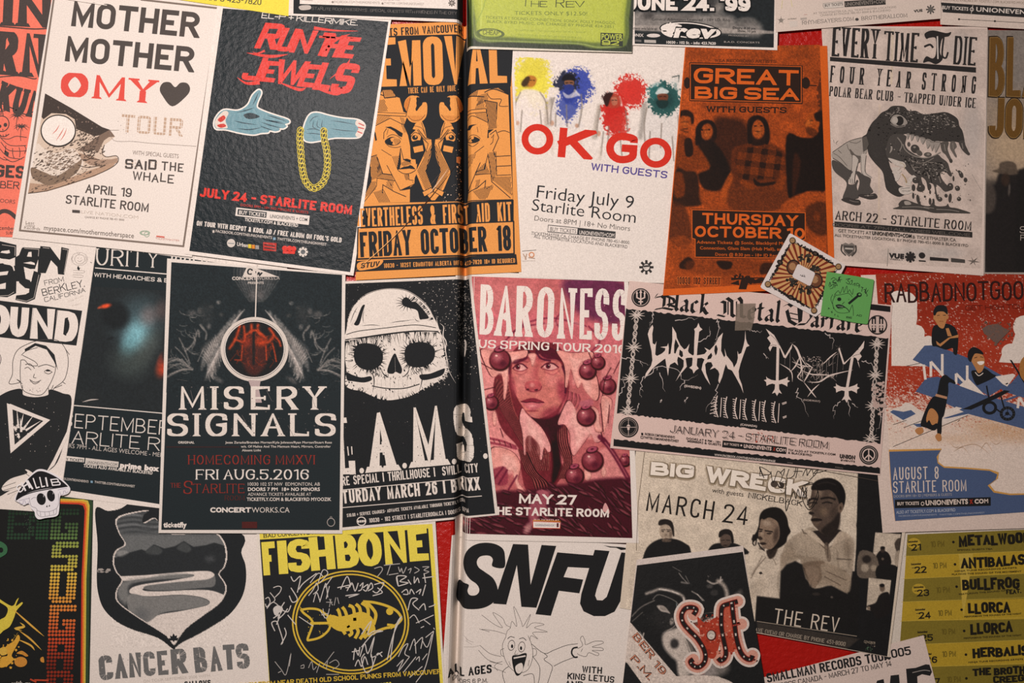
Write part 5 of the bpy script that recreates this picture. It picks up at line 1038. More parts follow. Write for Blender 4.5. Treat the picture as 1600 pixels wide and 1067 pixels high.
# skull: brow, sockets, nose, cheekbones, teeth
p.f('70 470 180 452 370 424 600 400 780 404 820 470 832 560 860 700 850 740 790 790 700 830 620 880 560 910 480 930 400 940 320 930 250 900 180 870 90 850 50 810 60 700 50 600', W_, True)
p.f('120 560 150 500 240 490 320 520 350 590 330 660 260 700 180 690 130 640', B, True).f('520 580 540 510 620 480 710 490 760 540 750 620 690 670 600 680 540 650', B, True)
p.f('420 600 446 570 470 620 500 690 490 730 450 716 430 730 390 726 386 690', B, True).s('444 600 448 720', 9, W_, taper=2)
p.f('60 720 110 740 180 760 250 750 260 780 200 800 110 790 66 780', B, True).f('640 740 720 730 800 700 840 690 820 740 740 770 660 780', B, True)
for i in range(11):
    x = 268 + i * 34; y = 770 + 22 * math.sin(i / 10 * math.pi); p.s([x, y - 10, x + 3, y + 52], 15 - abs(i - 5), B, True, 2); p.s([x + 2, y + 66, x - 2, y + 120], 13 - abs(i - 5), B, True, 2)
p.s('262 826 340 842 440 850 540 842 640 812', 8, B).ss('230 700 270 740 280 800 268 880|640 690 660 740 656 800 640 860|330 690 360 740 400 760|560 690 540 730 500 760', 8, B, taper=2)
p.hatch('60 480 130 480 110 640 60 700', 70, 12, 4, B, 2).hatch('780 460 820 470 850 680 780 660', 110, 12, 4, B, 2).hatch('130 440 220 436 210 480 120 490', 80, 12, 3, B, 2).hatch('640 400 760 404 750 450 650 450', 100, 12, 3, B, 2).hatch('80 800 240 820 260 890 110 850', 60, 12, 4, B, 2).hatch('640 800 800 730 800 780 660 850', 120, 12, 4, B, 2).hatch('300 860 600 870 540 925 340 930', 88, 14, 4, B, 2)
for k in range(26):
    rg = random.Random(k); a = rg.uniform(0, 6.28); sx = 235 if k % 2 else 640; sy = 595 if k % 2 else 580
    p.s([sx + 128 * math.cos(a), sy + 108 * math.sin(a), sx + 175 * math.cos(a), sy + 150 * math.sin(a)], 7, B, True, 1)
SO1 = '120 560 150 500 240 490 320 520 350 590 330 660 260 700 180 690 130 640'; SO2 = '520 580 540 510 620 480 710 490 760 540 750 620 690 670 600 680 540 650'
p.spikes(SO1, 60, 20, 60, 8, B, 3).spikes(SO1, 60, -50, -20, 7, B, 4).spikes(SO2, 60, 20, 60, 8, B, 5).spikes(SO2, 60, -50, -20, 7, B, 6)
p.spikes('60 470 180 452 370 424 600 400 780 404', 70, 14, 46, 7, B, 7, False).spikes('60 470 180 452 370 424 600 400 780 404', 50, 60, 110, 5, B, 17, False)
p.spikes('820 470 832 560 860 700 850 740 790 790 700 830 620 880 560 910 480 930 400 940 320 930 250 900 180 870 90 850 50 810 60 700 50 600', 60, 8, 34, 8, B, 8, False).spikes('250 690 300 740 380 760 480 760 580 740 650 690', 70, -40, 30, 7, B, 9, False)
p.spikes('820 470 832 560 860 700 850 740 790 790 700 830 620 880', 30, -26, -8, 8, W_, 10, False).spikes('46 430 60 380 80 280 130 180 210 110', 40, -40, -10, 6, B, 11, False).spikes('600 120 660 170 710 230 750 300', 30, 14, 60, 7, B, 12, False)
p.specks('60 480 820 410 850 720 560 900 300 920 60 800', 160, 1.5, 7, B, 21, 1.8, 60).specks('90 300 200 130 520 80 700 220 760 340 400 360', 60, 1, 4, B, 22)
p.ss('772 268 780 330 800 400 830 470 850 580 870 700 926 806|800 330 830 360 826 430 850 480 846 560 880 690', 8, W_, taper=2)
V(520, 420, 2.5405)
p.part('headline')
ST = (.3, .13, .07, 0, .4)
p.t('G.', -105, 822, -60, 818, 240, W_, sk=ST)
for c, x0, y0, x1, y1, h in (('L', 20, 818, 96, 814, 226), ('A', 136, 808, 266, 798, 234), ('M', 310, 788, 462, 776, 236)): p.t(c, x0, y0, x1, y1, h, W_, sk=ST, rough=1.2, seed=len(c) + int(x0))
p.t('S', 490, 770, 572, 762, 228, W_, sk=(.26, .12, .06, 1, .6), rough=1.2)
for x, y in ((116, 800), (286, 780), (482, 764), (606, 742)): p.e(x, y, 9, 11, W_)
p.specks('30 600 600 530 600 800 30 830', 380, .6, 2.4, B, 13).ss('60 704 64 740|76 704 78 736', 4, W_, False)
p.part('support_line').t('HELLFIRE SPECIAL | THRILLHOUSE |  SWILL CITY', -45, 868, 578, 806, 36, W_, sk=(.16, .14, 0, 0, .2), ls=.08)
p.part('date_line').s('20 878 580 826', 3, W_, False).s('20 948 592 900', 3, W_, False).t('SATURDAY MARCH 26 | BRIXX', -10, 936, 586, 876, 52, W_, sk=(.19, .15, 0, 0, .2), ls=.09)
p.part('small_print').t('$10.00 + SERVICE CHARGES- ADVANCE TICKETS AVAILABLE THROUGH TICKETFLY.COM', 58, 984, 524, 930, 13, W_, sk=(.14, .12, 0, 0, .2), ls=.1).t('10030 - 102 STREET | STARLITEROOM.CA | DOORS 8PM', 146, 1006, 540, 966, 17, W_, sk=(.14, .12, 0, 0, .2), ls=.1)
p.e(115, 1000, 19, 18, W_, ring=3.5).s('98 1002 132 999', 9, W_, False).ss('108 992 108 1008|116 990 116 1008|124 992 124 1006', 2, B, False)
p.end()
# ---- rose-tinted poster with a portrait
p = Sheet('concert_poster', 'rose and plum poster of a freckled woman with dripping wax and fruit', 'poster', '712 424 981 432 997.5 848 711 843', 2.4, WH)
V(730, 540, 4.638)
ph = Photo('18 -502 1136 -464 1196 1392 -37 1360', 'bf7272', 0.95)
DK, MD, LT, PL, SK_ = '3d151f', '7c3840', 'e0a197', '6a3440', 'cc8078'
ph.b(200, -300, 500, 300, 'cb8281', 0, .8, .9).p('700 -480 1140 -464 1140 -180 900 -160 780 -260', '6e3a58', .9, 60).spray(980, -330, 220, 140, 'b87a90', .1, 8, 3, .5).p('20 -200 260 -260 420 -260 700 -240 1000 -160 1120 -60 1120 60 20 60', 'c8747a', .9, 60)
ph.ll('300 -60 420 -160 620 -200 860 -140|240 20 360 -120 560 -160|700 -260 640 -180 700 -100|880 -140 960 -40 900 40|420 -260 400 -140 330 -40', 12, '7a3048', .7, 8).ll('330 -40 470 -130 640 -160|760 -180 860 -120 930 -20', 20, 'dba09c', .5, 16)
ph.p('90 40 330 40 300 200 330 420 520 720 420 780 370 920 200 900 160 700 90 300', 'dd9793', 1, 20).p('1000 40 1130 60 1130 700 980 640 960 300', 'd08a88', 1, 20).p('880 860 1010 740 1180 980 1180 1020 900 980', 'd58f8c', 1, 20)
# hair
ph.p('300 120 340 30 430 -20 620 -20 700 60 720 180 740 300 690 420 640 560 640 760 700 900 650 1000 600 1060 440 1060 390 900 370 740 250 600 190 400 200 230 240 200 300 260', MD, 1, 8)
for k in range(40):
    t = k / 39
    ph.l([(205 + 95 * t, 240 + 40 * t), (230 + 120 * t, 430 + 60 * t), (330 + 150 * t, 600 + 70 * t), (400 + 190 * t, 720 + 40 * t), (480 + 110 * t, 900)], 5.5, ('2a0b14', 'c07a72', '4a1a26', 'a85c58')[k % 4], .9, 3.5)
for k in range(16):
    t = k / 15
    ph.l([(370 + 60 * t, 750 + 20 * t), (420 + 80 * t, 900 + 10 * t), (470 + 110 * t, 960 + 30 * t), (500 + 100 * t, 1060)], 6, ('2a0b14', 'b86c66', '52202c')[k % 3], .9, 4).l([(660 + 60 * t, 560 + 20 * t), (650 + 80 * t, 700), (700 + 60 * t, 840), (660 + 60 * t, 960)], 6, ('2a0b14', 'b86c66', '5a2430')[k % 3], .9, 4)
ph.p('600 640 640 560 660 700 680 860 640 980 610 980 620 840', '34101f', .95, 20).p('440 500 560 530 680 480 720 400 700 560 640 640 620 700 560 620', '4a1830', .95, 18)
for k in range(9): ph.l([(735 + k * 9, 330 + k * 3), (720 + k * 12, 400), (690 + k * 12, 470)], 6, (DK, 'a85560', '6a2a40')[k % 3], .7, 5)
# face
ph.p('330 130 380 90 460 70 560 60 640 90 690 150 712 230 710 330 690 400 640 470 560 515 500 526 450 500 400 440 350 350 320 240', SK_, 1, 8)
ph.b(400, 260, 90, 130, 'd88f8a', 10, .7, .9).b(620, 250, 80, 90, 'da908a', 0, .7, .9).b(690, 330, 60, 140, '9a4453', -10, .8, .8).b(600, 480, 120, 50, '93414f', -25, .7, .8).b(330, 280, 30, 140, 'a3505a', -12, .7, .8).b(500, 90, 190, 40, 'a24c56', -5, .7, .9)
ph.b(478, 210, 34, 120, 'c27072', 10, .6, .9).l('520 120 500 200 520 280', 30, 'b05a5e', .6, 24).p('416 290 430 262 470 255 520 262 540 290 524 322 480 332 436 322', 'b86064', .9, 10).b(470, 285, 30, 26, 'dc9690', 0, .8, .8).b(440, 316, 15, 7, '4a1830', 10, .9).b(500, 320, 18, 8, '4a1830', -10, .9).l('424 300 430 320 480 334 526 322 540 296', 6, '6e2a3c', .8, 5)
for m, (cx, cy, w) in enumerate(((385, 158, 50), (600, 152, 60))):
    ph.b(cx, cy - 4, w + 22, 44, 'a3505a', 0, .8, .8).b(cx, cy, w, 27, 'ddaaa3', 4, .95, .3).b(cx - 14 if m else cx - 18, cy - 4, 21, 23, '6a2a3c', 0, 1, .3).b(cx - 14 if m else cx - 18, cy - 4, 9, 10, '2c0e1c').b(cx - 8 if m else cx - 12, cy - 10, 5, 5, 'e8c0b8')
    ph.l([(cx - w - 4, cy + 6), (cx - w * .4, cy - 24), (cx + w * .3, cy - 24), (cx + w, cy + 4)], 9, '551c30', .95, 5).l([(cx - w, cy + 14), (cx, cy + 28), (cx + w, cy + 12)], 5, '7d3446', .8, 5).l([(cx - w, cy - 36), (cx, cy - 50), (cx + w, cy - 40)], 10, '702c38', .4, 12)
ph.l('560 190 620 210 670 180', 7, 'a0505a', .6, 8).l('350 200 390 210 430 190', 6, 'a0505a', .6, 8)
ph.p('388 404 420 390 470 378 510 386 558 410 510 420 460 412 420 412', '8a3a48', 1, 6).p('388 404 430 410 470 408 556 410 520 450 470 466 424 446', 'c8767a', 1, 6).b(470, 436, 44, 14, 'e0a09c', 0, .7, .8).l('390 404 430 410 470 406 510 412 556 410', 7, '54182c', .95, 4).b(470, 472, 70, 12, '8a3a48', 0, .6, .8)
ph.b(470, 505, 60, 22, 'd58f8a', 0, .5, .9).spray(400, 270, 90, 110, 'b05c60', .1, 4, 4, .8).spray(620, 270, 100, 110, 'ad585e', .12, 4, 5, .8)
ph.ll('300 200 316 120 380 80|440 30 470 80|500 40 530 90 600 110|690 150 716 240 710 340', 14, '54203a', .85, 8).p('330 120 400 60 440 90 360 130', '5e2238', .9, 10).p('500 20 620 20 690 110 640 100 560 90', '5e2238', .9, 10)
# dripping wax
WX = [('90 30 200 40 340 40 440 30 430 80 350 100 330 120 310 80 300 160 290 300 275 390 262 380 262 280 240 200 190 230 150 190', LT), ('640 30 760 50 900 40 910 80 820 120 800 200 840 240 900 180 940 220 960 340 940 400 900 380 850 320 830 270 800 310 770 240 745 170 722 290 704 296 706 200 690 120', LT),
      ('385 470 400 450 440 500 540 590 600 700 610 760 590 770 560 740 545 820 530 822 530 740 500 690 450 650 420 680 420 780 408 782 400 660 390 600 375 530', 'e2a6a2'), ('725 395 770 430 790 500 800 550 870 580 920 560 960 590 980 680 930 700 900 640 850 700 820 740 770 800 745 740 740 640 700 570 650 570 670 500', 'deA09c'.lower()),
      ('900 440 950 470 960 560 980 620 930 620 910 540', LT), ('970 370 1040 380 1050 430 1020 520 990 640 975 560', LT), ('170 740 320 760 390 860 370 980 430 1060 380 1060 340 960 320 900 200 930', LT), ('1010 280 1030 340 1000 360', LT), ('190 470 210 490 210 570 190 578 180 520', LT), ('440 60 500 60 480 140 468 146 456 100', LT), ('850 880 900 920 880 980 850 960', LT), ('980 860 1008 910 990 950 970 930', LT)]
for t, c in WX:
    ph.p(t, '42141f', 1, 4); q = P(t); cx = sum(a[0] for a in q) / len(q); cy = sum(a[1] for a in q) / len(q)
    ph.p([(cx + (x - cx) * .955, cy + (y - cy) * .98) for x, y in q], c, 1, 5, tex=.12, ts=30, seed=len(t))
    ph.p([(cx + 8 + (x - cx) * .5, cy + (y - cy) * .7) for x, y in q], 'ecbdb2', .55, 30); ph.l([(cx + (x - cx) * .86, cy + (y - cy) * .93) for x, y in q], 6, 'c08078', .4, 8)
ph.grain(.06, 24, 9)
# fruit
for cx, cy, r, st in ((870, 180, 62, 0), (945, 120, 50, 1), (235, 100, 78, 0), (860, 510, 70, 2), (905, 830, 80, 2), (775, 940, 68, 1), (1015, 290, 60, 1), (172, 410, 52, 0), (1140, 830, 40, 0)):
    ph.b(cx + 4, cy + 6, r + 8, r + 8, DK, 0, .95, .15).b(cx, cy, r, r, '84404a', 0, 1, .2).b(cx - r * .2, cy - r * .2, r * .7, r * .7, 'c47a80', 0, .8, .9).b(cx + r * .3, cy + r * .4, r * .6, r * .5, '5a2638', 0, .7, .9).b(cx - r * .3, cy - r * .35, r * .16, r * .12, 'f0c8bc', 0, .9).spray(cx, cy, r, r, 'e0a8a2', .0, 5, int(r), .6)
    ph.b(cx, cy - r * .95, r * .62, r * .34, DK, -15, .9, .2).b(cx, cy - r, r * .55, r * .28, 'a8586a', -15, 1, .3).b(cx, cy - r * 1.02, r * .22, r * .1, '5e2238', -15, .9)
ph.p('855 395 905 390 906 430 830 440 812 410', 'b8707a', .9, 8).ll('160 670 250 690 350 730|160 700 260 720 355 745', 18, '9a4a58', .9, 6).ll('190 680 200 700|230 684 240 712|270 692 280 724|310 706 320 736', 5, DK, .8, 4).p('180 900 280 880 290 1000 200 1000', '9a4a58', .9, 12).ll('200 960 260 880|230 1000 290 900|300 1040 360 940', 14, '6e2a40', .8, 8)
ph.ll('985 680 1060 780 1170 970|960 660 1000 700', 34, '6a2a40', .9, 10).ll('1000 700 1080 810 1160 950', 10, 'b06a70', .8, 8).ll('1040 160 1000 240 980 360|880 50 900 100|1130 60 1060 200|965 420 985 620|1030 430 1020 560|90 120 180 170|120 320 200 300|240 600 260 660', 7, DK, .8, 5)
# feathers at the foot
ph.p('200 1060 420 1050 620 1010 760 1000 1000 960 1196 1000 1196 1400 -40 1380 180 1200', '562634', 1, 30)
for k in range(150):
    rg = random.Random(k + 5); x, y = rg.uniform(0, 1190), rg.uniform(1000, 1380)
    if y < 1050 and x < 500: continue
    a = .25 + .5 * (x / 1200) + rg.uniform(-.3, .3); L_ = rg.uniform(40, 80)
    ph.b(x, y, L_, 20, '34121f', math.degrees(a), .75, .5).b(x - 5, y - 5, L_ * .85, 13, ('8a4c54', '703a48', '9c5c60')[k % 3], math.degrees(a), .7, .6).l([(x - L_ * .8 * math.cos(a), y - L_ * .8 * math.sin(a)), (x + L_ * .8 * math.cos(a), y + L_ * .8 * math.sin(a))], 3, 'b07a80', .4, 3)
ph.p('440 1180 520 1080 560 1050 600 1060 580 1140 520 1240 470 1300', 'b06a74', .8, 20).b(440, 1320, 40, 70, 'dca8a2', 30, .7, .8).b(540, 1060, 50, 24, 'b8707a', 0, .8)
ph.C = np.clip((ph.C - .5) * 1.18 + .455, .06, 1); ph.grain(.09, 7, 3).grain(.06, 3, 4)
p.photo('portrait_picture', ph)
V(710, 420, 2.481)
W_ = 'eadfd5'
p.part('headline')
for c, x0, x1, yb0, yb1, h in (('B', 94, 152, 254, 256, 194), ('A', 154, 226, 258, 262, 194), ('R', 234, 302, 262, 264, 196), ('O', 314, 384, 265, 268, 196), ('N', 398, 468, 270, 272, 196), ('E', 482, 530, 273, 274, 198), ('S', 538, 596, 275, 277, 200), ('S', 606, 664, 278, 280, 200)):
    p.t(c, x0, yb0, x1, yb1, h, W_, sk=(.125, .115, .022, 0, .2), rough=.8, seed=x0)
p.specks('90 60 660 80 660 280 90 256', 70, .8, 2.6, 'c98a8c', 3)
p.part('tour_title').t('US SPRING TOUR 2016', 92, 306, 664, 328, 32, W_, sk=(.2, .1, .07, 1, .6), ls=.09)
p.part('date_line').t('MAY 27', 250, 908, 472, 914, 38, W_, sk=(.24, .2, 0, 0, .5), ls=.1).f('574 934 584 906 598 930 600 948 588 944', 'd8a09c', True)
p.part('venue_line').t('THE STARLITE ROOM', 134, 952, 598, 962, 32, W_, sk=(.24, .2, 0, 0, .5), ls=.1)
p.part('ticket_box').t('BUY TICKETS AT', 308, 974, 406, 976, 6, 'e0b0a8', .03).f('304 976 412 980 410 1006 304 1004', 'efe4da').frame('304 978 410 981 409 1005 305 1003', 2.5, 'c4452c').f('310 984 402 986 402 998 310 997', 'd9d0c8').t('LIVESHOWS.CA', 316, 996, 386, 997, 7, '5a6a80').f('396 984 404 984 404 1000 396 1000', '5a2a30').s('304 974 410 977', 3, 'd8902c', False)
p.end()

# ---- wide black poster framed in barbed wire
p = Sheet('concert_poster', 'wide black poster with blackletter title, jagged logos and barbed wire sides', 'poster', '982.5 439 1393 477 1373.5 742 953 699.5', 4, 'd8bfb4')
V(940, 420, 3.335)
PK, B = 'd3bdb2', '1b1b1b'
def ragged(a, b, n, amp, seed):
    rg = random.Random(seed); return [(a[0] + (b[0] - a[0]) * i / n, a[1] + (b[1] - a[1]) * i / n + rg.uniform(-amp, amp)) for i in range(n + 1)]
p.part('background').f(ragged((126, 208), (1490, 362), 120, 4, 1) + ragged((1448, 908), (78, 752), 120, 4, 2), B)
p.f(ragged((62, 886), (1446, 1036), 120, 4, 3) + [(1446, 1066), (60, 922)], B).f('1205 160 1500 196 1500 226 1380 212', B)
p.part('blackletter_title')
NB = (8.4, -5.6)
def nib(pts, w=1.0):
    q = P(pts); o = []
    for a, b in zip(q[:-1], q[1:]):
        n = (NB[0] * w, NB[1] * w); c = (b[0] - a[0]) * n[1] - (b[1] - a[1]) * n[0]
        quad = [(a[0] - n[0], a[1] - n[1]), (a[0] + n[0], a[1] + n[1]), (b[0] + n[0], b[1] + n[1]), (b[0] - n[0], b[1] - n[1])]
        o.append([tp(*x) for x in quad])
    p.add(o, B)
BL = {  # x, y up; one unit is the height of a small letter
 'l': ('0 2 10 0|0 0', .42, '.12 1.75 .2 1.65 .2 .2 .34 .04'), 'a': ('', .8, '.12 .8 .4 1 .56 .82 .56 .2 .72 .04|.56 .6 .18 .42 .14 .2 .3 .04 .56 .22'), 'c': ('', .7, '.56 .84 .38 1 .16 .8 .16 .22 .36 .02 .6 .18'),
 'k': ('', .8, '.1 1.75 .2 1.62 .2 .1 .1 0|.2 .6 .5 .95 .62 .8 .3 .5 .58 .12 .74 .02'), 'e': ('', .72, '.56 .62 .6 .8 .4 1 .16 .8 .16 .22 .36 .02 .6 .16|.56 .66 .18 .48'), 't': ('', .6, '.24 1.4 .24 .2 .4 .02 .56 .12|.04 1 .5 1'),
 'r': ('', .7, '.1 .92 .22 .82 .22 .1 .12 0|.26 .8 .46 1 .6 .86'), 'f': ('', .62, '.56 1.6 .4 1.72 .24 1.5 .24 .1 .14 -.02|.06 1 .52 1')}
def black(ch, x, y, h, ux, uy):
    _, w, st = BL[ch]
    for s_ in st.split('|'):
        q = P(s_); nib([(x + ux * a * h + uy * b * h, y + uy * a * h - b * h) for a, b in q])
    return w * h
x, y = 372, 218
for ch in 'lack': x0 = x; x += black(ch, x, y, 62, 1, .11) + 4; y += (x - x0) * .11
x, y = 752, 262
for ch in 'etal': x0 = x; x += black(ch, x, y, 64, 1, .11) + 3; y += (x - x0) * .11
x, y = 1082, 302
for ch in 'arfare': x0 = x; x += black(ch, x, y, 58, 1, .11) + 4; y += (x - x0) * .11
nib('310 140 326 152 322 196 306 208'); nib('280 150 330 140 372 158 380 180 340 184 386 200 370 214 320 204 276 212', .8); nib('352 150 350 200', .6); nib('290 130 276 150', .5)
nib('616 246 640 232 640 176 622 170 650 152 676 170 676 240 690 250', 1); nib('676 172 712 150 726 168 726 246 746 254', 1); nib('600 240 640 250', .6); nib('656 170 656 240', .4); nib('700 170 700 250', .4)
nib('946 194 972 182 990 196 962 216 976 272 1010 292 1030 276 1024 200', 1); nib('1000 184 1040 200 1034 276', .8); nib('1030 196 1062 190 1082 206 1090 250 1060 288 1020 290', 1); nib('976 230 1020 240', .4); nib('976 256 1020 266', .4)
LG = 'dccbc0'
p.part('left_band_logo')
V(1000, 490, 6.894)
p.f('130 120 140 150 128 220 132 320 158 334 175 295 166 350 160 440 180 455 230 430 264 400 270 372 215 360 288 350 300 318 306 372 302 440 325 430 344 290 344 140 385 210 392 262 430 340 470 385 495 375 528 325 512 400 522 422 562 450 562 472 505 475 486 482 500 570 440 640 380 728 420 650 465 570 466 502 440 482 405 462 396 500 405 556 370 522 320 548 306 592 298 668 285 590 268 482 240 502 180 548 130 592 42 704 60 640 115 560 130 500 120 400 92 270 80 222 95 172', LG, holes=['378 270 396 304 416 348 396 380 378 430 362 424 364 340', '422 385 454 410 460 456 442 472 416 442'])
p.f('625 100 640 145 668 170 632 195 612 380 608 448 640 444 690 434 716 402 688 364 745 394 790 345 815 310 840 255 888 205 872 280 868 400 890 450 902 470 914 450 904 374 926 450 990 530 1006 580 1036 530 1048 480 1044 400 1056 438 1085 425 1110 340 1122 280 1128 180 1134 270 1150 320 1172 346 1140 360 1110 440 1076 540 1056 620 1062 690 1090 760 1108 856 1078 780 1030 690 985 612 940 592 920 542 906 582 880 680 850 752 838 720 850 650 836 612 800 582 748 602 780 560 762 522 720 522 696 546 706 640 752 768 700 690 658 602 670 540 690 492 660 476 612 480 606 560 628 590 596 610 572 644 560 604 526 582 556 560 562 490 556 456 576 440 580 300 586 190 578 166 606 146', LG, holes=['800 352 794 400 808 452 822 430 832 380 816 334', '762 420 774 450 760 482 718 496 726 460'])
p.part('right_band_logo')
V(1185, 500, 6.634)
p.f('70 90 110 118 156 156 206 246 270 370 345 244 338 290 276 396 254 386 218 292 205 286 175 276 140 272 114 324 98 290 122 240 84 186 112 160', LG).f('1090 214 1050 272 960 372 882 442 832 284 820 300 868 456 886 458 950 388 976 386 1002 392 1030 440 1042 498 1018 432 1062 376 1040 342 1082 286', LG)
p.ss('116 150 170 200 210 262|100 270 150 258 200 272|1030 300 990 330 950 372|1060 350 1000 362 960 384', 4, B)
p.s('196 262 188 640', 28, LG, False).s('966 380 908 720', 28, LG, False)
for x, y in ((186, 645), (906, 715)):
    p.f([(x + a, y + b) for a, b in P('-22 -20 -60 -26 -100 -46 -112 -62 -108 -30 -136 -24 -112 -4 -108 36 -84 22 -50 12 -20 20 -24 70 -52 116 -20 104 0 140 20 104 50 118 22 70 20 20 50 14 86 30 106 44 108 4 134 -14 108 -26 112 -58 84 -40 22 -20')], LG)
for t, w in (('322 286 318 540', 12), ('345 245 400 330 440 470 452 610', 10), ('330 530 380 470 420 380', 10), ('350 255 390 290 440 400 510 500', 9), ('215 452 330 530 345 640', 8), ('340 430 440 470 550 486', 8), ('420 380 436 520 400 590 460 640', 9), ('552 482 510 560 462 644', 12), ('452 372 500 480', 10), ('462 640 540 740 592 804', 9), ('500 796 560 720 624 662', 9), ('600 436 596 650', 12), ('656 440 650 640', 12), ('704 400 692 590', 10), ('440 520 540 560 660 566 780 572', 9), ('660 460 740 380 806 330', 9), ('706 480 790 440', 8), ('766 350 760 580', 8), ('822 290 800 590', 11), ('500 640 620 640 720 580 820 550 972 516', 12), ('690 590 780 600', 8), ('268 380 266 460', 7), ('872 450 866 516', 7), ('320 240 380 226', 5), ('330 232 350 262', 5), ('790 262 860 304', 5), ('800 310 840 262', 5), ('380 470 440 500 480 470', 7), ('480 440 520 470 560 500', 8)):
    p.s(t, w * 1.35, LG, True, 2)
for k in range(40):
    rg = random.Random(k); x, y = rg.uniform(380, 780), rg.uniform(400, 620); p.s([x, y, x + rg.uniform(-40, 40), y + rg.uniform(-50, 40), x + rg.uniform(-60, 60), y + rg.uniform(-60, 60)], 4, 'b5a59b', True, 2)
p.specks('500 370 640 380 640 440 490 430', 40, 2, 7, 'b5a59b', 5, 1.6)
V(940, 420, 3.335)
p.part('centre_band_logo')
for i in range(7):
    x = 590 + i * 50; y = 660 + i * 5
    p.s([x + 10, y, x, y + 60, x + 14, y + 112], 5, LG)
    for j in range(9): p.s([x - 10 + (j % 3), y + 8 + j * 12, x + 6, y + 12 + j * 12], 3.5, LG, False)
    if i % 2 == 0: p.s([x + 32, y + 10, x + 26, y + 110], 4, LG)
for i in range(4): p.s([936 + i * 2, 700 + i * 6 + (60 if i > 1 else 0), 960, 692 + i * 6 + (60 if i > 1 else 0)], 3.5, LG, False); p.s([570 - i * 3, 700 + i * 18, 600, 690 + i * 18], 3.5, LG, False)
p.part('origin_line').t('(SWEDEN)', 428, 614, 516, 626, 11, LG, .03).part('origin_line').t('(NORWAY)', 1046, 686, 1134, 694, 9, 'b5a59b', .02).part('origin_line').t('(CANADA)', 720, 814, 806, 824, 10, LG, .02)
for k, (t, f) in enumerate((('264 228 262 270 240 310', 1), ('602 264 606 300 600 360 590 400', 1), ('752 310 800 330 830 322', 0), ('1160 334 1200 360 1196 420', 1), ('220 560 200 620 204 670', 1), ('222 562 290 510 380 520 430 580 500 550', 2), ('430 580 404 634', 0), ('300 540 330 640', 0), ('606 600 590 660 540 745', 1), ('1020 620 1014 660 1050 700 1074 770', 1), ('1240 690 1204 720 1206 780', 0), ('1280 690 1290 770', 0), ('1350 480 1400 490 1440 560', 1), ('100 460 160 470 200 480 250 500', 1), ('90 660 120 600 110 560', 1), ('190 700 170 752', 1), ('380 270 440 262 500 256', 0), ('500 380 560 350 560 300', 0), ('1440 700 1450 780 1426 850', 1), ('840 440 868 470', 0), ('1300 700 1330 720', 0), ('312 680 304 696', 0), ('440 670 432 700', 0))):
    p.part('lightning_bolt').bolt(t, 4.5, 'bdb2ab', 8, k, 5, 1, f)
def wire(x0, y0, x1, y1, sd, barbs):
    p.part('barbed_wire')
    for ph_ in (0, math.pi):
        q = [(x0 + (x1 - x0) * t / 60 + 9 * math.sin(t * .8 + ph_), y0 + (y1 - y0) * t / 60) for t in range(61)]; p.s(q, 6, 'cbbdb2'); p.s(q, 1.5, '6a625c')
    rg = random.Random(sd)
    for k in range(60):
        t = rg.random(); p.s([x0 + (x1 - x0) * t - 8, y0 + (y1 - y0) * t, x0 + (x1 - x0) * t + 8, y0 + (y1 - y0) * t + 14], 3, 'cbbdb2', False)
    for t in barbs:
        x, y = x0 + (x1 - x0) * t, y0 + (y1 - y0) * t
        for a in (10, 50, 130, 165, 195, 230, 310, 340): p.s([x, y, x + 44 * math.cos(math.radians(a)), y + 32 * math.sin(math.radians(a))], 9, 'cbbdb2', False, 1)
wire(184, 214, 132, 756, 3, (.05, .36, .66, .97)); wire(1432, 360, 1398, 896, 5, (.06, .36, .66, .98))
p.specks('1400 600 1470 590 1476 720 1440 780 1410 700', 90, 4, 14, 'bda59a', 7)
for cx, cy, r, kind in ((202, 150, 48, 0), (1432, 292, 50, 1), (138, 824, 52, 2), (1386, 968, 49, 3)):
    p.part('round_emblem').e(cx, cy, r, r, B).e(cx, cy, r - 6, r - 6, PK if kind < 1 else 'b5a59b', ring=2.5)
    if kind == 0: p.ss('202 118 202 186|182 124 182 150 202 160 222 150 222 124|190 172 214 172', 7, PK, False).f('202 108 194 126 210 126', PK).f('182 114 176 130 188 130', PK).f('222 114 216 130 228 130', PK)
    elif kind == 1:
        p.e(cx, cy, r - 4, r - 4, 'cbb5aa')
        for dx in (-19, 19): p.s([cx + dx, cy - 42, cx + dx, cy + 40], 22, B, False).s([cx + dx, cy - 30, cx + dx, cy + 28], 7, 'cbb5aa', False).s([cx + dx - 9, cy + 12, cx + dx + 9, cy + 12], 7, 'cbb5aa', False)
        p.s([cx, cy - 46, cx, cy + 46], 8, 'cbb5aa', False).s([cx - 46, cy, cx + 46, cy], 8, 'cbb5aa', False).e(cx, cy, r, r, B, ring=6)
    elif kind == 2: p.e(cx, cy, 38, 38, '8a7d74', ring=2).ss('138 782 138 866|98 824 178 824', 3, 'b5a59b', False).e(cx, cy - 4, 9, 10, PK).f('132 828 144 828 143 838 133 838', PK).e(cx - 4, cy - 4, 2.5, 3, B).e(cx + 4, cy - 4, 2.5, 3, B)
    else: p.e(cx, cy, 34, 34, PK, ring=6).ss('1386 936 1386 1000|1386 966 1362 990|1386 966 1410 990', 6, PK, False)
p.part('date_line')
p.t('JANUARY 24 - STARLITE ROOM', 352, 848, 1172, 934, 36, '3a3230', sk=(.16, .06, 0, 0, .12), ls=.13, nib=(.046, .034)).t('JANUARY 24 - STARLITE ROOM', 360, 854, 1180, 940, 40, '4a403c', sk=(.025, .025, .05, 0, .1), ls=.17, jit=.06)
p.specks('770 850 900 850 900 900 770 900', 20, 2, 6, 'b5402c', 6)
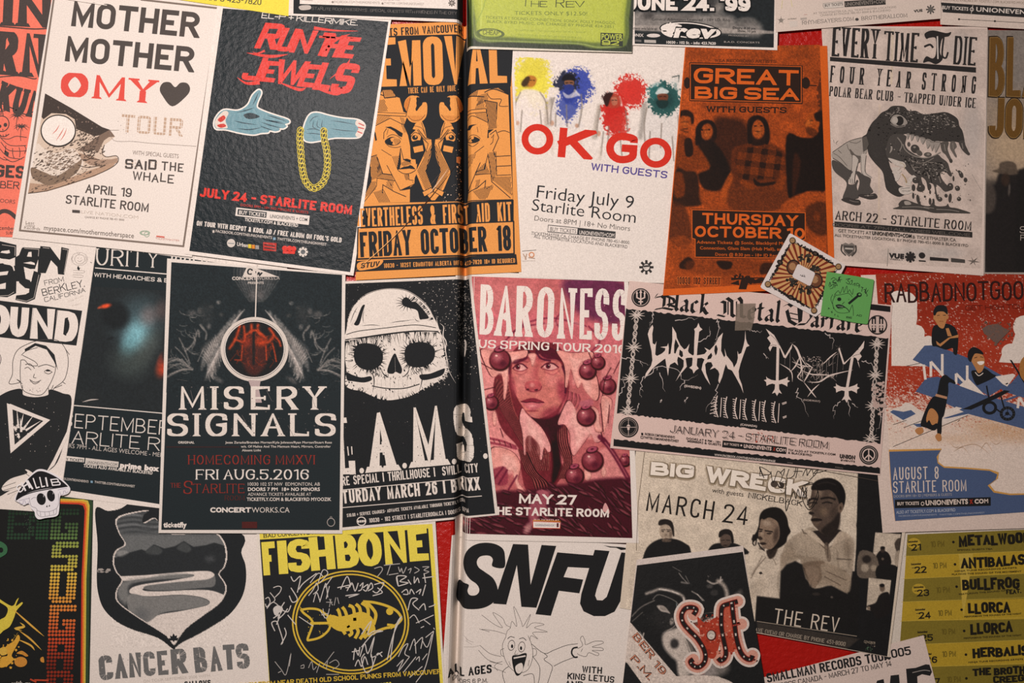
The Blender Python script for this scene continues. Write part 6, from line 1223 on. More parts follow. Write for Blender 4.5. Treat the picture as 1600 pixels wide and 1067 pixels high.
p.part('small_print').f('628 892 960 928 956 962 624 926', B).t('BUY TICKETS', 634, 915, 712, 923, 11, PK, .02).t('UNIONEVENTS', 736, 930, 880, 944, 17, PK, .05).t('X', 888, 944, 900, 946, 15, 'a8321e', .06).t('COM', 904, 947, 954, 952, 16, PK, .05).e(724, 918, 5, 5, PK)
p.t('FACEBOOK.COM/THEUNIONEVENTS', 222, 864, 378, 882, 12, '4a403c', .02).t('TWITTER.COM/UNIONEVENTSWEST', 216, 882, 398, 902, 12, '4a403c', .02).f('204 852 214 853 214 865 204 864', B).frame('202 870 214 871 213 882 202 881', 2, B)
p.t('DOORS AT 8 PM - 18+', 438, 886, 616, 906, 10, '4a403c', .02).t('MEMBERS & GUESTS', 444, 900, 618, 920, 10, '4a403c', .02).t('TIX ALSO AT TICKETFLY.COM', 966, 946, 1212, 970, 10, '4a403c', .02).t('& BLACKBYRD', 966, 960, 1090, 974, 10, '4a403c', .02).t('UNION', 1234, 984, 1314, 992, 22, B, sk=(.24, .2, 0, 0, .3), ls=.1).t('EVENTS', 1240, 998, 1314, 1006, 8, '4a403c', .03)
p.t('WWW.FACEBOOK.COM/THEUNIONEVENTSFANPAGE', 584, 972, 900, 1006, 11, 'c9bdb3', .03).t('UNION', 962, 1010, 990, 1014, 6, '8a8078').t('EVENTS', 1212, 1034, 1252, 1040, 6, '8a8078')
p.end()
# ---- poster with a blue biplane
p = Sheet('concert_poster', 'white-bordered poster with a blue biplane and three men under a red sky', 'poster', '1344 430 1790 418 1800 818 1378 832', 3, 'dccabd')
V(1380, 450, 4.268)
BLU, RED, SK2, BK2 = '4b5d80', 'b8341f', 'b9814f', '1c1d1f'
ph = Photo('-56 -94 1400 -120 1440 1470 73 1545', 'a93a22', 1.15)
x, y = ph.loc()
ph.p('-60 -130 1450 -130 1450 260 -60 260', '8e2814', .8, 200, False)
def dry(y0, y1, col, thr, sd, ts=4.5):
    n = vnoise((x + y * .35) / ts / 2.6, (y - x * .25) / ts, sd) * .6 + vnoise((x + y * .35) / ts, (y - x * .25) / ts / .6, sd + 3) * .4
    t = np.clip((y - y0) / (y1 - y0), 0, 1); ph.mix((n - thr + t * .55) * 9, col, .95)
dry(300, 950, 'dcc1ae', 1.0, 3); dry(620, 1000, 'e6d5c6', .72, 5)
ph.mix(np.clip((y - 700) / 200, 0, 1) * np.clip((vnoise(x / 6, y / 5, 8) - .2) * 3, 0, 1), 'dfcbb9', .85)
ph.b(800, 950, 420, 120, 'c39468', 10, .6, .9, .8, 6).b(500, 1010, 300, 60, 'c9a27c', 0, .4, .9, .8, 6).spray(300, 760, 300, 60, 'a8472a', .0, 4, 2, .8)
ph.p('-60 1050 1450 1050 1450 1560 -60 1560', 'e2d2c4', .9, 90, False).grain(.06, 3, 2)
p.photo('sky_picture', ph)
CL = 'e4d8cc'
p.part('cloud').f('50 520 50 30 90 18 130 26 190 60 220 120 222 200 214 246 250 256 268 290 270 324 300 322 318 330 322 400 200 480', CL, False).e(150, 110, 72, 84, CL).e(215, 300, 56, 54, CL).e(295, 350, 34, 32, CL).f('50 518 330 522 320 340 260 330 60 330', CL).part('cloud').f('765 494 790 430 850 380 880 290 860 250 880 200 940 180 1100 160 1400 120 1400 500 860 500', CL).e(846, 426, 64, 56, CL).e(930, 260, 70, 76, CL)
p.part('cloud').f('40 830 60 806 110 790 140 764 180 770 220 800 320 850 420 880 500 800 620 800 400 900 250 920 120 890', 'dccfc2', True).f('80 860 300 830 500 790 700 790 400 910 200 930', 'dfd2c6')
p.part('biplane_picture')
p.f('190 478 270 384 340 380 620 490 780 580 830 640 700 720 560 640', BLU).f('196 474 300 500 390 530 560 600 670 714 500 640 300 510', BLU).f('210 690 280 600 360 590 480 640 700 720 960 800 1400 900 1400 960 940 940 560 838 330 730', BLU)
p.f('40 826 60 812 130 824 180 812 212 838 128 880', BLU).f('390 868 640 790 900 710 960 700 820 750 600 830 420 868', BLU).f('195 906 260 900 250 926 220 924', BLU).f('700 600 840 640 900 570 1000 600 1200 700 1200 820 960 740 800 690', BLU).f('740 590 860 570 876 580 820 656 790 640', CL).s('810 640 826 634', 8, BK2).f('930 740 1200 760 1200 820 960 780', 'b9814f').f('560 600 672 714 500 650', CL).f('480 790 380 870 520 800', CL)
for t in ('264 510 276 610', '312 490 312 590', '312 490 395 586', '388 440 388 580', '480 570 480 640', '480 570 562 654', '554 516 554 654', '890 800 900 730', '900 730 940 790'): p.s(t, 17, CL, False)
p.f('520 806 560 790 800 680 840 686 760 730 580 810', BK2).f('836 478 850 480 1000 720 990 730', BK2).s('840 636 884 632', 12, BK2, True, 2).f('900 540 960 440 1200 440 1200 700 960 640', 'a8743c', True)
p.s('682 650 700 740', 10, BK2, False).s('778 720 800 800', 10, BK2, False).e(703, 797, 50, 46, BK2).e(703, 797, 30, 27, BLU).e(822, 836, 52, 48, BK2).e(822, 836, 32, 29, BLU).e(820, 836, 14, 12, BK2).s('740 800 780 830', 10, BK2).ss('822 836 822 808|822 836 846 850|822 836 800 852', 5, BK2, False)
for k in range(14): a = k * .45; p.s([822 + 34 * math.cos(a), 836 + 32 * math.sin(a), 822 + 50 * math.cos(a), 836 + 46 * math.sin(a)], 5, '34373c', False)
p.ss('60 1056 560 846|130 930 260 880|60 910 150 880|490 890 506 876|150 520 240 500|200 700 230 710', 3, BK2, False)
p.part('seated_man')
p.f('318 300 330 256 360 244 420 238 470 262 492 310 494 350 486 440 462 436 456 400 420 410 400 408 350 390 320 380', BK2, True).f('330 196 336 150 360 140 420 150 424 190 410 232 396 268 372 264 350 236', SK2, True).f('330 180 330 150 350 120 384 114 414 124 424 160 420 176 396 158 356 160 342 182', BK2, True).e(334, 200, 6, 12, SK2).e(424, 196, 6, 12, SK2).f('346 352 372 372 430 330 496 310 494 330 440 336 376 390 352 376', SK2).f('410 270 430 266 452 322 424 320', SK2).ss('352 184 370 182|392 182 412 182', 4, BK2).s('368 222 396 222', 4, '8a5030')
p.part('smiling_man')
p.f('580 560 610 548 650 560 668 534 720 570 740 590 640 640 610 640', BK2, True).f('582 480 596 440 640 432 668 470 666 520 650 556 626 566 606 530 588 500', SK2, True).f('556 460 562 420 590 394 620 400 650 420 660 442 610 436 590 460 580 490 566 486', BK2, True).f('620 492 664 488 660 506 636 512', 'efe6dc', True).s('606 560 630 584 660 566', 5, CL).ss('600 466 620 460|640 458 660 462', 4, BK2)
p.part('hanging_man')
p.f('385 590 410 578 440 600 470 620 472 640 430 630 426 700 400 840 386 870 380 970 356 970 350 930 330 900 300 930 260 920 244 900 280 800 320 730 350 710 370 620', BK2, True).f('346 704 420 724 418 740 340 720', 'b98a6a').f('280 880 300 810 330 806 360 850 350 910 310 920', SK2, True).f('280 900 300 880 320 912 350 900 356 926 330 948 280 930 244 916 260 880', BK2, True).f('206 950 226 930 256 930 260 960 230 976', SK2, True).f('340 990 356 968 378 976 382 1010 360 1020', SK2, True)
p.part('landscape_picture')
p.ss('420 1010 470 1060 500 1050|540 1010 600 1080|700 1000 740 1040 780 1020|460 1090 520 1060 560 1100|640 1080 680 1030 720 1090', 3, 'bfa184', True, 2)
V(1340, 410, 2.5405)
p.f('120 742 330 738 318 760 316 790 340 808 420 812 520 820 556 832 552 856 520 880 540 905 600 916 900 910 900 980 760 976 145 1024 128 880', 'cc9a50').f('122 750 326 744 310 770 314 796 340 814 420 818 520 826 550 840 544 860 512 884 536 912 600 922 900 916 900 984 760 982 146 1024 130 880', BLU)
p.ss('380 740 460 720 520 760|480 780 540 740|600 760 640 720|700 800 740 780', 2, 'bfa184', True, 2)
p.part('headline').t('RADBADNOTGOOD', 104, 160, 700, 146, 78, '301512', sk=(.11, .1, 0, 0, .3), ls=.08, jit=.08)
p.part('support_line').t('GET HIGH TOUR', 424, 190, 680, 182, 18, '5e1c10', sk=(.1, .1, 0, 0, .3), ls=.14)
p.part('date_line').t('AUGUST 8', 138, 862, 318, 858, 50, 'd8c9bc', sk=(.095, .09, 0, 0, .25), ls=.14).t('STARLITE ROOM', 138, 914, 428, 906, 46, 'd8c9bc', sk=(.095, .09, 0, 0, .25), ls=.13)
p.part('small_print').t('DOORS 8PM 18+ ID | MEMBERS & GUESTS', 140, 932, 370, 924, 10, 'a9a6a4').f('144 940 524 930 524 964 144 974', BK2).t('BUY TICKETS', 154, 962, 240, 960, 12, 'd8c9bc', .03).t('UNIONEVENTS', 266, 962, 434, 956, 18, 'd8c9bc', .05).t('X', 440, 956, 454, 955, 15, 'a8321e', .06).t('COM', 460, 955, 514, 953, 16, 'd8c9bc', .05).e(254, 956, 7, 8, 'd8c9bc', ring=2.5)
p.t('ALSO AT TICKETFLY.COM & BLACKBYRD', 150, 996, 384, 986, 12, 'a9b0bc', .02).t('FACEBOOK.COM/THEUNIONEVENTS', 160, 1008, 310, 1002, 6, 'a9b0bc').t('TWITTER.COM/THEUNIONWEST', 320, 1003, 500, 994, 6, 'a9b0bc')
p.part('glue_smudge').f('490 262 510 250 530 246 550 244 580 262 600 270 580 290 548 324 520 300 496 280', '6a5850').specks('484 236 620 236 610 290 550 330 490 290', 90, 2, 7, '74584c', 3)
p.end()

# ---- yellow schedule, lower right corner
p = Sheet('concert_poster', 'yellow and olive schedule with numbered dates in stacked bands, corner', 'poster', '1404 833 1760 818 1760 1250 1370 1250', 0, 'd9cfc0')
V(1380, 800, 3.995)
Y1, Y2, D = 'b79a2e', '837429', '1f1c14'
ys = [(140, 110), (275, 245), (416, 385), (560, 540), (680, 668), (830, 800), (970, 950), (1100, 1080), (1240, 1220)]
for k in range(len(ys) - 1):
    (a, b), (c, d) = ys[k], ys[k + 1]; xl = lambda yy: 150 - (yy - 140) * .068
    p.part('date_band').f([(xl(a), a), (1400, b - (a - b) * .75), (1400, d - (c - d) * .75), (xl(c), c)], Y2 if k % 2 == 0 else Y1)
p.part('ruling')
for k in range(1, 8): p.s([140 - k * 9, ys[k][0], 1400, ys[k][1] - 25], 2.5, 'c9b04a', False)
for cx, cy in ((190, 195), (205, 335), (220, 480), (240, 620)): p.e(cx, cy, 42, 34, 'b89c34', 0)
p.f('470 262 560 258 500 660 490 560', 'c2a846')
for n, x0, y0 in (('21', 176, 242), ('22', 196, 382), ('23', 212, 526), ('24', 222, 666), ('25', 236, 806), ('26', 262, 944), ('27', 280, 1080)):
    p.part('date_number').t(n, x0, y0, x0 + 74 - (14 if n == '21' else 0), y0 - 4, 42, D, sk=(.2, .18, 0, 0, .5), ls=.12).s([x0 - 24, y0 - 54, x0 + 38, y0 - 58], 5, D, False).s([x0 - 18, y0 - 34, x0 + 10, y0 - 36], 3.5, D, False).t('Saturday', x0 - 24, y0 - 54, x0 + 40, y0 - 58, 10, D, .03)
for x0, y0 in ((296, 218), (310, 352), (330, 504), (342, 648), (364, 764), (368, 904), (398, 1062)): p.part('hour_line').t('10 PM', x0, y0, x0 + 84, y0 - 4, 36, '6a5c1f', sk=(.12, .11, 0, 0, .2), ls=.06)
for x0, y0 in ((436, 186), (446, 325), (456, 464), (487, 608), (503, 740), (514, 888), (517, 1036)): p.part('bullet_dot').e(x0, y0, 8, 8, D)
FUN = (.3, .22, 0, 0, .2)
for t, x0, y0, x1, y1, h in (('METALWOOD', 470, 216, 920, 188, 70), ('ANTIBALAS', 484, 350, 884, 330, 70), ('BULLFROG', 492, 490, 850, 474, 74), ('FEAT.', 766, 512, 860, 504, 30), ('KID KOALA', 880, 502, 1060, 490, 30), ('LLORCA', 528, 634, 792, 622, 72), ('LLORCA', 542, 762, 806, 750, 72), ('HERBALISER', 556, 908, 1000, 884, 66), ('THE BROTHERS', 556, 1020, 1000, 1000, 50), ('CREEGAN', 684, 1066, 960, 1050, 46)):
    p.part('band_name').t(t, x0, y0, x1, y1, h, D, sk=FUN, ls=.03, jit=.14, seed=x0)
for x0, y0, x1, y1, tx in ((460, 240, 680, 232, 'SPECIAL GUESTS TBA'), (444, 372, 830, 350, 'NINJA TUNE RECORDING ARTISTS'), (426, 392, 860, 372, 'PLAYING THE SOUND OF THE MOVEMENT'), (470, 516, 760, 492, 'FEATURING THE SOUND OF'), (504, 656, 860, 636, 'PERFORMING THE SOUNDS OF THE NIGHT'), (500, 790, 860, 770, 'PERFORMING THE SOUNDS OF THE NIGHT'), (530, 940, 870, 920, 'NINJA TUNE RECORDING ARTISTS')):
    p.part('small_print').t(tx, x0, y0, x1, y1, 9, '4f4520', .02)
p.end()

# ---- white sheet with heavy italic letters, bottom right
p = Sheet('concert_poster', 'white sheet at the bottom with tour dates above thick black brush letters', 'poster', '1184 1060 1442.5 992 1490 1180 1230 1250', 1, 'ddcbbf')
V(960, 690, 2.8305); D = '232323'
p.part('headline').t('SMALLMAN RECORDS TOUR', 676, 1065, 1218, 962, 42, D, sk=(.2, .17, 0, 0, .2), ls=.07).t('2005', 1196, 962, 1312, 940, 38, D, sk=(.2, .17, 0, 0, .2), ls=.08)
p.part('support_line').t('ACROSS CANADA - MARCH 27 TO MAY 14', 700, 1096, 1226, 990, 24, D, sk=(.14, .12, 0, 0, .2), ls=.08)
V(1380, 800, 3.995)
p.part('brush_letter').f('36 1100 44 1018 96 1012 104 1100', D).part('brush_letter').f('140 976 200 970 262 948 286 950 302 996 290 1020 240 1010 210 1024 214 1100 150 1100', D).s('180 1000 250 985 290 990', 4, 'a9a29a').part('brush_letter').f('-60 1100 -40 1050 0 1040 10 1100', D)
p.end()

# ---- cream poster with a band photograph
p = Sheet('concert_poster', 'cream poster with a black and white photo of four men and white block title', 'poster', '994 698 1425 742 1388.5 1026 968 949', 2, 'd9cbb6')
V(1000, 740, 3.679)
ph = Photo('22 -132 1540 22 1418 1048 -84 770', 'd6c8b3', 0.95)
B_ = '1b1b1b'
ph.p('1250 -20 1600 0 1540 1100 -100 1000 -100 900 660 846 670 700 800 716 830 560 1230 560 1240 420', B_, 1, 5, False).p('1278 30 1378 40 1392 330 1250 340 1240 300', B_, 1, 4, False)
# man at the back left and the one beside him
ph.p('16 480 50 410 120 372 200 374 260 400 290 440 290 600 0 600', B_, 1, 6).b(148, 326, 42, 60, 'ab9a86', 0, 1, .2).p('104 290 112 266 150 260 186 280 196 350 188 356 176 310 150 290 116 296', '241f1c', 1, 5).b(130, 330, 10, 5, '3a302a', 0, .9).b(162, 330, 12, 5, '3a302a', 0, .9).ll('122 322 142 320|152 320 174 322', 5, '2a2420', .8, 3).b(150, 374, 22, 7, '4a3c34', 0, .8).b(146, 350, 10, 10, '7d6c5c', 0, .6).b(176, 350, 16, 40, '6d5c4e', 0, .7, .8).p('130 390 170 390 176 380 128 376', '6a5a4c', .8, 5)
ph.p('390 440 420 404 480 396 560 404 620 460 400 470', B_, 1, 6).b(490, 380, 38, 46, '594a40', 0, 1, .25).p('450 360 456 330 490 316 526 330 538 390 524 396 516 356 486 346 460 364', '201c1a', 1, 4).ll('466 382 484 380|496 380 514 382', 5, '241f1c', .9, 3).b(488, 410, 20, 6, '2a221e', 0, .9)
# long-haired man
ph.p('600 620 640 560 700 490 760 450 830 430 850 520 800 560 830 620 800 716 640 700 600 660', 'cdbfab', 1, 10).l('720 480 670 540 636 600', 5, '6a5d50', .8, 4).p('680 568 694 560 704 572 690 578', '2a2420', 1, 2, False).p('640 640 690 600 660 700 630 740', 'b5a793', .5, 20)
ph.p('650 392 648 360 668 330 680 290 686 240 710 206 764 190 812 204 842 250 852 300 864 332 846 360 836 396 800 424 770 440 744 462 736 430 760 400 730 330', '191614', 1, 5)
ph.p('686 300 694 262 730 246 784 268 800 320 796 374 766 420 738 434 706 420 686 392 678 350', '8a7562', 1, 5)
ph.b(728, 284, 40, 26, 'b8a48e', 10, .8, .8).b(700, 380, 22, 26, 'a08b75', 0, .7, .8).b(780, 350, 26, 76, '43362e', 8, .85, .8).b(700, 340, 14, 24, 'b09b84', 0, .7, .7).ll('678 316 700 320|718 326 758 332', 8, '1d1816', .95, 4).b(692, 330, 14, 6, '2a221e', 0, .9).b(740, 342, 20, 7, '2a221e', 0, .9).p('674 366 690 358 704 374 686 380', '30261f', .9, 4).p('684 398 708 392 726 402 702 408', '2a201b', .95, 4).b(706, 414, 20, 6, '9a8570', 0, .5).b(700, 428, 24, 12, '4a3c32', 0, .7)
ph.p('700 230 760 214 812 250 816 330 800 300 786 272 744 250 706 262', '191614', 1, 5).ll('656 376 646 396 654 410|668 380 662 408|678 396 690 420 712 440|650 350 642 376', 7, '1d1917', .95, 4).p('724 440 760 436 790 424 770 476 740 486', '2f2620', .95, 8).ll('700 470 676 520 640 580|760 480 780 520', 5, '75685a', .7, 5).b(700, 640, 50, 70, 'b5a793', 0, .5, .9).ll('800 560 790 640 800 700', 8, '8d7f6e', .6, 10)
# tall man in a pale shirt
ph.p('820 440 850 380 930 330 1000 310 1060 420 1120 400 1150 330 1220 370 1230 440 1220 560 1210 680 1100 640 1000 660 930 600 920 490 880 520 830 540 806 560 804 500', 'ab9c88', 1, 10, tex=.15, ts=12)
ph.p('940 340 1000 350 1060 430 1082 490 1078 410 1040 370', '8a7a68', .8, 6).p('985 330 1145 320 1130 350 1085 400 1070 412 1030 370', '2a2320', 1, 6)
ph.p('988 86 1010 66 1080 60 1130 100 1150 170 1150 230 1140 290 1120 340 1060 352 1010 310 992 288 980 262 986 242 970 226 978 200 964 172 978 132', '54463c', 1, 5)
ph.b(1024, 112, 40, 34, '8d7a68', -15, .85, .9).b(1054, 216, 36, 44, '75624f', -20, .8, .9).l('984 150 978 190 978 216', 12, '97836e', .8, 8).b(1000, 250, 16, 10, '7d6a58', 0, .7, .8).b(1012, 292, 26, 16, '6a5848', 0, .7, .8).b(1094, 130, 24, 40, '6d5b4c', 0, .6, .9)
ph.p('1040 320 1100 270 1140 220 1146 290 1120 345 1064 356', '221c19', .9, 16).b(1110, 220, 30, 60, '3a2f28', 15, .6, .8).ll('968 152 992 142 1016 146|1040 142 1080 136 1118 146', 11, '191513', .95, 5).ll('972 170 990 164 1014 168|1046 168 1074 162 1100 168', 8, '1c1715', .9, 4).p('966 222 980 216 1000 226 990 232 974 232', '201a17', .9, 4).p('980 262 1000 254 1034 258 1046 266 1010 272 986 270', '1d1714', .95, 4).l('986 280 1014 282 1034 276', 5, '8a7664', .5, 4)
ph.p('984 92 984 70 1010 40 1060 24 1110 28 1152 56 1176 104 1178 150 1166 196 1150 214 1142 180 1136 150 1118 116 1086 92 1040 96 1008 92', '171413', 1, 5).l('1020 60 1070 48 1120 62', 8, '3a332e', .5, 8).p('1138 180 1156 164 1166 182 1160 212 1144 226 1136 206', '6a584a', 1, 4).b(1150, 196, 8, 14, '33291f', 0, .8)
ph.ll('940 340 990 352 1040 410 1076 440|1150 330 1180 350 1130 396 1090 420|940 340 930 320', 6, '5a4e42', .8, 4).p('944 322 990 330 1046 390 1066 420 1020 392 960 346', 'c4b49e', .9, 5).p('1150 330 1200 356 1140 392 1098 420 1120 370', 'bfae98', .9, 5).ll('860 400 880 460|1190 400 1200 540|1130 440 1140 560|950 420 960 480', 6, '7a6c5c', .5, 10)
ph.p('1056 410 1080 400 1096 490 1074 500', '6a5c4e', .7, 5).l('1076 400 1078 480', 4, '3a302a', .8, 3).l('1130 488 1210 492', 6, '4a4038', .8, 4).b(860, 440, 50, 60, '8a7b69', 0, .6, .8, .5, 10).l('830 480 920 470', 6, '5a4e43', .7, 5).b(1190, 430, 40, 90, '7d6e5d', 0, .6, .8)
ph.p('806 470 850 440 930 470 1020 480 1100 520 1180 560 1210 640 1190 690 1100 640 1020 640 960 600 930 560 920 490 860 500 820 530', '9c8c78', .9, 12, tex=.3, ts=14).p('930 520 1000 500 1060 510 1040 600 1000 650 970 630 950 580', '7a6856', .95, 10).ll('960 560 980 640|985 560 1004 650|1010 560 1020 620|940 540 960 600', 7, '4a3d33', .8, 5).ll('1080 560 1150 620 1190 640|1100 540 1180 560', 7, '5e5043', .7, 6)
ph.p('806 560 840 520 890 500 930 520 950 600 1000 660 1100 650 1190 690 1220 560 1260 560 1250 900 660 850 670 700 800 716', '1b1a19', 1, 10, False).b(990, 640, 14, 20, '8a7866', 0, .8).b(1100, 708, 10, 8, '6a6056', 0, .8).b(1010, 690, 30, 12, '3a332e', 0, .7)
ph.p('950 540 1000 530 1030 560 1020 620 1000 650 985 610 975 645 962 600', '8c7966', .9, 8).p('1040 520 1120 530 1200 580 1210 640 1190 680 1100 640 1050 600', '9a8a76', .9, 10, tex=.3, ts=12).ll('1070 560 1180 610|1060 590 1150 640', 6, '5a4c40', .7, 5)
# small inset pictures down the right side
ph.p('1350 336 1496 346 1482 526 1330 520', 'c9bba7', 1, 3, False).p('1340 500 1360 460 1380 440 1420 450 1440 490 1430 526 1340 526', '1d1a19', 1, 4).b(1392, 436, 18, 22, '3a302a', 0, 1).b(1392, 424, 18, 12, '1a1716', 0, 1).b(1392, 488, 10, 10, '7d6c5c', 0, .8).p('1460 400 1480 370 1500 380 1490 460 1470 440', '3a322c', .9, 5).p('1466 460 1490 440 1482 526 1462 520', 'a89a87', 1, 4)
ph.p('1260 446 1340 456 1370 520 1364 590 1310 600 1246 580', '6a5f53', 1, 5).b(1300, 490, 34, 30, '2a2522', 0, 1).b(1290, 540, 30, 30, 'b0a28e', 0, .9).b(1340, 540, 24, 24, 'a39581', 0, .9).p('1366 526 1470 530 1460 620 1360 600', '1b1a19', 1, 4)
ph.p('1312 596 1440 610 1420 800 1298 780', 'c4b6a2', 1, 3, False).p('1300 760 1350 740 1370 700 1400 680 1430 690 1432 800 1360 830 1330 790', '1d1a19', 1, 5).b(1390, 656, 20, 28, '6a5a4c', 0, 1).b(1388, 640, 20, 14, '1a1716', 0, 1).b(1312, 770, 12, 14, '8a7866', 0, .9)
ph.p('670 850 1260 946 1180 1010 680 950', '3d3731', .9, 8, False, tex=.5, ts=22).spray(900, 930, 280, 50, '7d7266', .1, 6, 3, .8).grain(.12, 4, 5).grain(.05, 40, 6)
p.photo('band_photograph', ph)
V(960, 690, 2.8305)
p.part('headline')
ts_ = (('BIG', 158, 146, 348, 162, 58), ('WRECK', 400, 176, 835, 244, 70))
for t, x0, y0, x1, y1, h in ts_:
    for dx, dy, c in ((-9, 9, 'b5a68f'), (9, 9, 'a69780'), (0, 12, 'a3937c'), (-7, -6, 'b5a68f'), (7, -4, 'a69780'), (-4, 4, '7d6e5c'), (5, 5, '75674f'), (5, -2, '7d6e5c')): p.t(t, x0 + dx, y0 + dy, x1 + dx, y1 + dy, h, c, sk=(.34, .25, 0, 0, .35), ls=.09)
    p.t(t, x0, y0, x1, y1, h, 'efe5d6', sk=(.34, .25, 0, 0, .35), ls=.09)
p.e(705, 186, 16, 15, '4a4038').e(735, 192, 14, 14, '3a322c').s('722 180 730 196', 3, 'efe5d6')
p.part('support_line').t('with guests', 430, 222, 568, 242, 20, '3a332d').t('NICKELBACK', 588, 246, 828, 285, 24, '26221e', sk=(.15, .09, .09, 0, .4), ls=.08)
p.part('date_line').t('MARCH', 138, 304, 432, 346, 84, '211e1b', sk=(.105, .095, 0, 0, .3), ls=.22).t('24', 476, 354, 584, 368, 82, '211e1b', sk=(.105, .095, 0, 0, .3), ls=.2)
p.part('autograph').ss('640 110 660 160 640 110 690 140 640 150|690 130 700 180 720 130 740 150 730 180|730 140 750 120 744 150|770 120 760 160 790 150 800 110 780 100|810 110 800 160|790 130 830 130|830 150 846 120 850 150|850 150 870 120 880 150 900 120 880 140 940 124|880 150 860 170|640 150 644 120', 3, '1e1b19').part('autograph').ss('756 170 756 300 770 270 790 220 800 250 810 210 820 250 830 200 840 250 850 210|850 200 830 250 860 300 900 240 880 190 840 190|860 250 850 280', 3.5, '1e1b19').ss('840 190 860 290 896 220 870 180 830 195', 3, '1e1b19')
p.part('venue_line').t('THE REV', 700, 800, 985, 842, 66, 'd3c6b3', sk=(.095, .085, 0, 0, .3), ls=.18).s('628 792 1070 858', 2.5, 'a89b88', False)
p.part('small_print').t('AVE (WEM) OR CHARGE BY PHONE 451-8000', 620, 838, 1018, 902, 18, 'a99c8a', sk=(.13, .1, 0, 0, .2), ls=.12).t('CONCERTS', 1100, 886, 1150, 894, 10, '8a7f70', .04).specks('1096 876 1156 884 1150 904 1100 898', 14, 1, 4, '8a7f70', 3).specks('1110 904 1140 906 1138 924 1108 920', 16, 1, 4, '4f6a52', 3)
p.part('border_line').s('134 30 104 270 96 480', 2, '6a5a48', False).part('border_line').s('640 96 900 124 1180 176', 2.5, '4a4038', False)
p.end()

# ---- small flyer with a red-stained white letter logo
p = Sheet('concert_poster', 'tilted black flyer with red-stained dark S and A letters and a ringmaster', 'poster', '994.5 873.5 1160.5 852 1192.5 1082 971 1082', 3, 'd8ccc2', 'satin')
V(975, 850, 4.916)
ph = Photo('98 160 910 56 1090 1140 -20 1140', '191a1a', 1.0)
ph.b(330, 560, 200, 160, '2c2b2a', 0, .8, .9, .8, 12).spray(160, 560, 110, 160, '8a857e', .05, 5, 3, .5).spray(330, 600, 160, 120, '77726c', .0, 5, 4, .5)
for t, w, c in (('170 376 220 360 270 342 340 350 400 370 440 390 460 420 466 470', 22, 'a39a90'), ('270 342 350 356 420 380', 10, 'd8cfc4'), ('455 410 466 480', 12, 'd8cfc4'), ('220 420 270 384 400 440 410 500', 7, '77736d'), ('400 450 406 520', 5, '8fa0a0'), ('640 280 680 300 720 290 750 270', 14, 'b5aba0'), ('720 280 760 310 784 360 790 420', 30, 'b5a99c'), ('740 250 736 280', 10, 'c9beb2'), ('370 170 440 210', 5, '6d6964'), ('420 220 450 260 490 300', 7, '8a847d'), ('440 290 480 296', 14, '7d7872'), ('470 240 500 300', 5, '77736d'), ('520 360 570 390 610 430', 9, '99928a'), ('560 380 600 430', 5, 'c4bbb0'), ('60 550 130 480 230 430', 9, '77716a'), ('60 590 140 520', 6, '6a655f'), ('600 530 690 520', 4, '6a655f'), ('120 670 160 740 210 790', 8, '99928a'), ('150 680 140 720', 10, 'b5aba0')):
    ph.l(t, w, c, .9, w * .7, tex=.25, ts=8, seed=int(w))
ph.spray(650, 250, 50, 70, '99928a', .15, 5, 5, .7).spray(770, 260, 80, 50, '77726c', .1, 5, 6, .6).b(655, 320, 34, 24, '55524e', 0, .8, .6, .6, 6).b(690, 370, 40, 30, '3a3836', 0, .8)
ph.p('250 470 300 470 340 510 352 530 320 520 280 510', 'c4b9ad', .9, 8).b(300, 490, 40, 18, '8a8178', 20, .8).b(365, 590, 24, 40, 'a39a8f', 10, .9, .6, .6, 8).b(330, 560, 24, 30, '2a2928', 0, .8).l('330 660 390 620 410 540', 6, 'b5aba0', .7, 5)
ph.p('300 680 400 640 440 640 480 720 520 800 540 880 500 1000 420 1010 400 900 360 860 300 780', 'cfc3b6', .95, 26).b(385, 760, 46, 54, '2b2a29', 0, .95, .6).p('470 700 520 740 560 820 540 880 500 800', '6a645d', .7, 14).ll('480 720 520 830|500 720 540 810|470 740 500 830', 4, '4a4540', .7, 3)
ph.p('560 640 620 580 680 560 720 600 700 660 620 660', 'c9b3a6', .95, 20).p('800 420 860 370 900 350 890 420', '77716b', .7, 30).p('640 920 760 860 800 960 700 1020 600 1020', '8d857d', .8, 50).p('500 960 660 900 700 1000 520 1010', '99908a', .8, 40).b(570, 990, 60, 14, 'b5837c', 0, .7)
ph.p('500 620 600 620 640 720 740 700 860 640 860 820 700 860 600 840 560 760', 'b3402a', .9, 40, tex=.4, ts=24).b(700, 780, 90, 80, '9c2c18', 0, .8, .9, .4, 16).b(560, 560, 60, 70, 'd49a86', 0, .8, .9).b(600, 700, 60, 60, 'b5452e', 0, .7, .9)
ph.p('-20 600 50 600 400 1010 560 1000 720 1010 840 1070 1000 1160 130 1160 -40 920', 'd8cabd', 1, 3, False).b(560, 1100, 300, 100, 'd8cabd', 0, 1, .03).p('-20 900 20 905 140 1070 140 1160 -40 1160', '191a1a', 1, 3, False)
ph.grain(.1, 3.5, 2).grain(.08, 10, 3); p.photo('circus_picture', ph)
p.part('letter_logo')
S_ = '530 540 552 500 520 482 470 490 440 540 452 600 500 660 560 720 610 800 624 860 610 910 570 940 530 930 508 900 530 880'
A1 = '870 436 800 456 752 480 744 560 746 640 760 720 780 820 770 870 740 890 720 870'; A2 = '826 440 832 520 846 620 860 720 890 820 930 870 970 880 984 850'
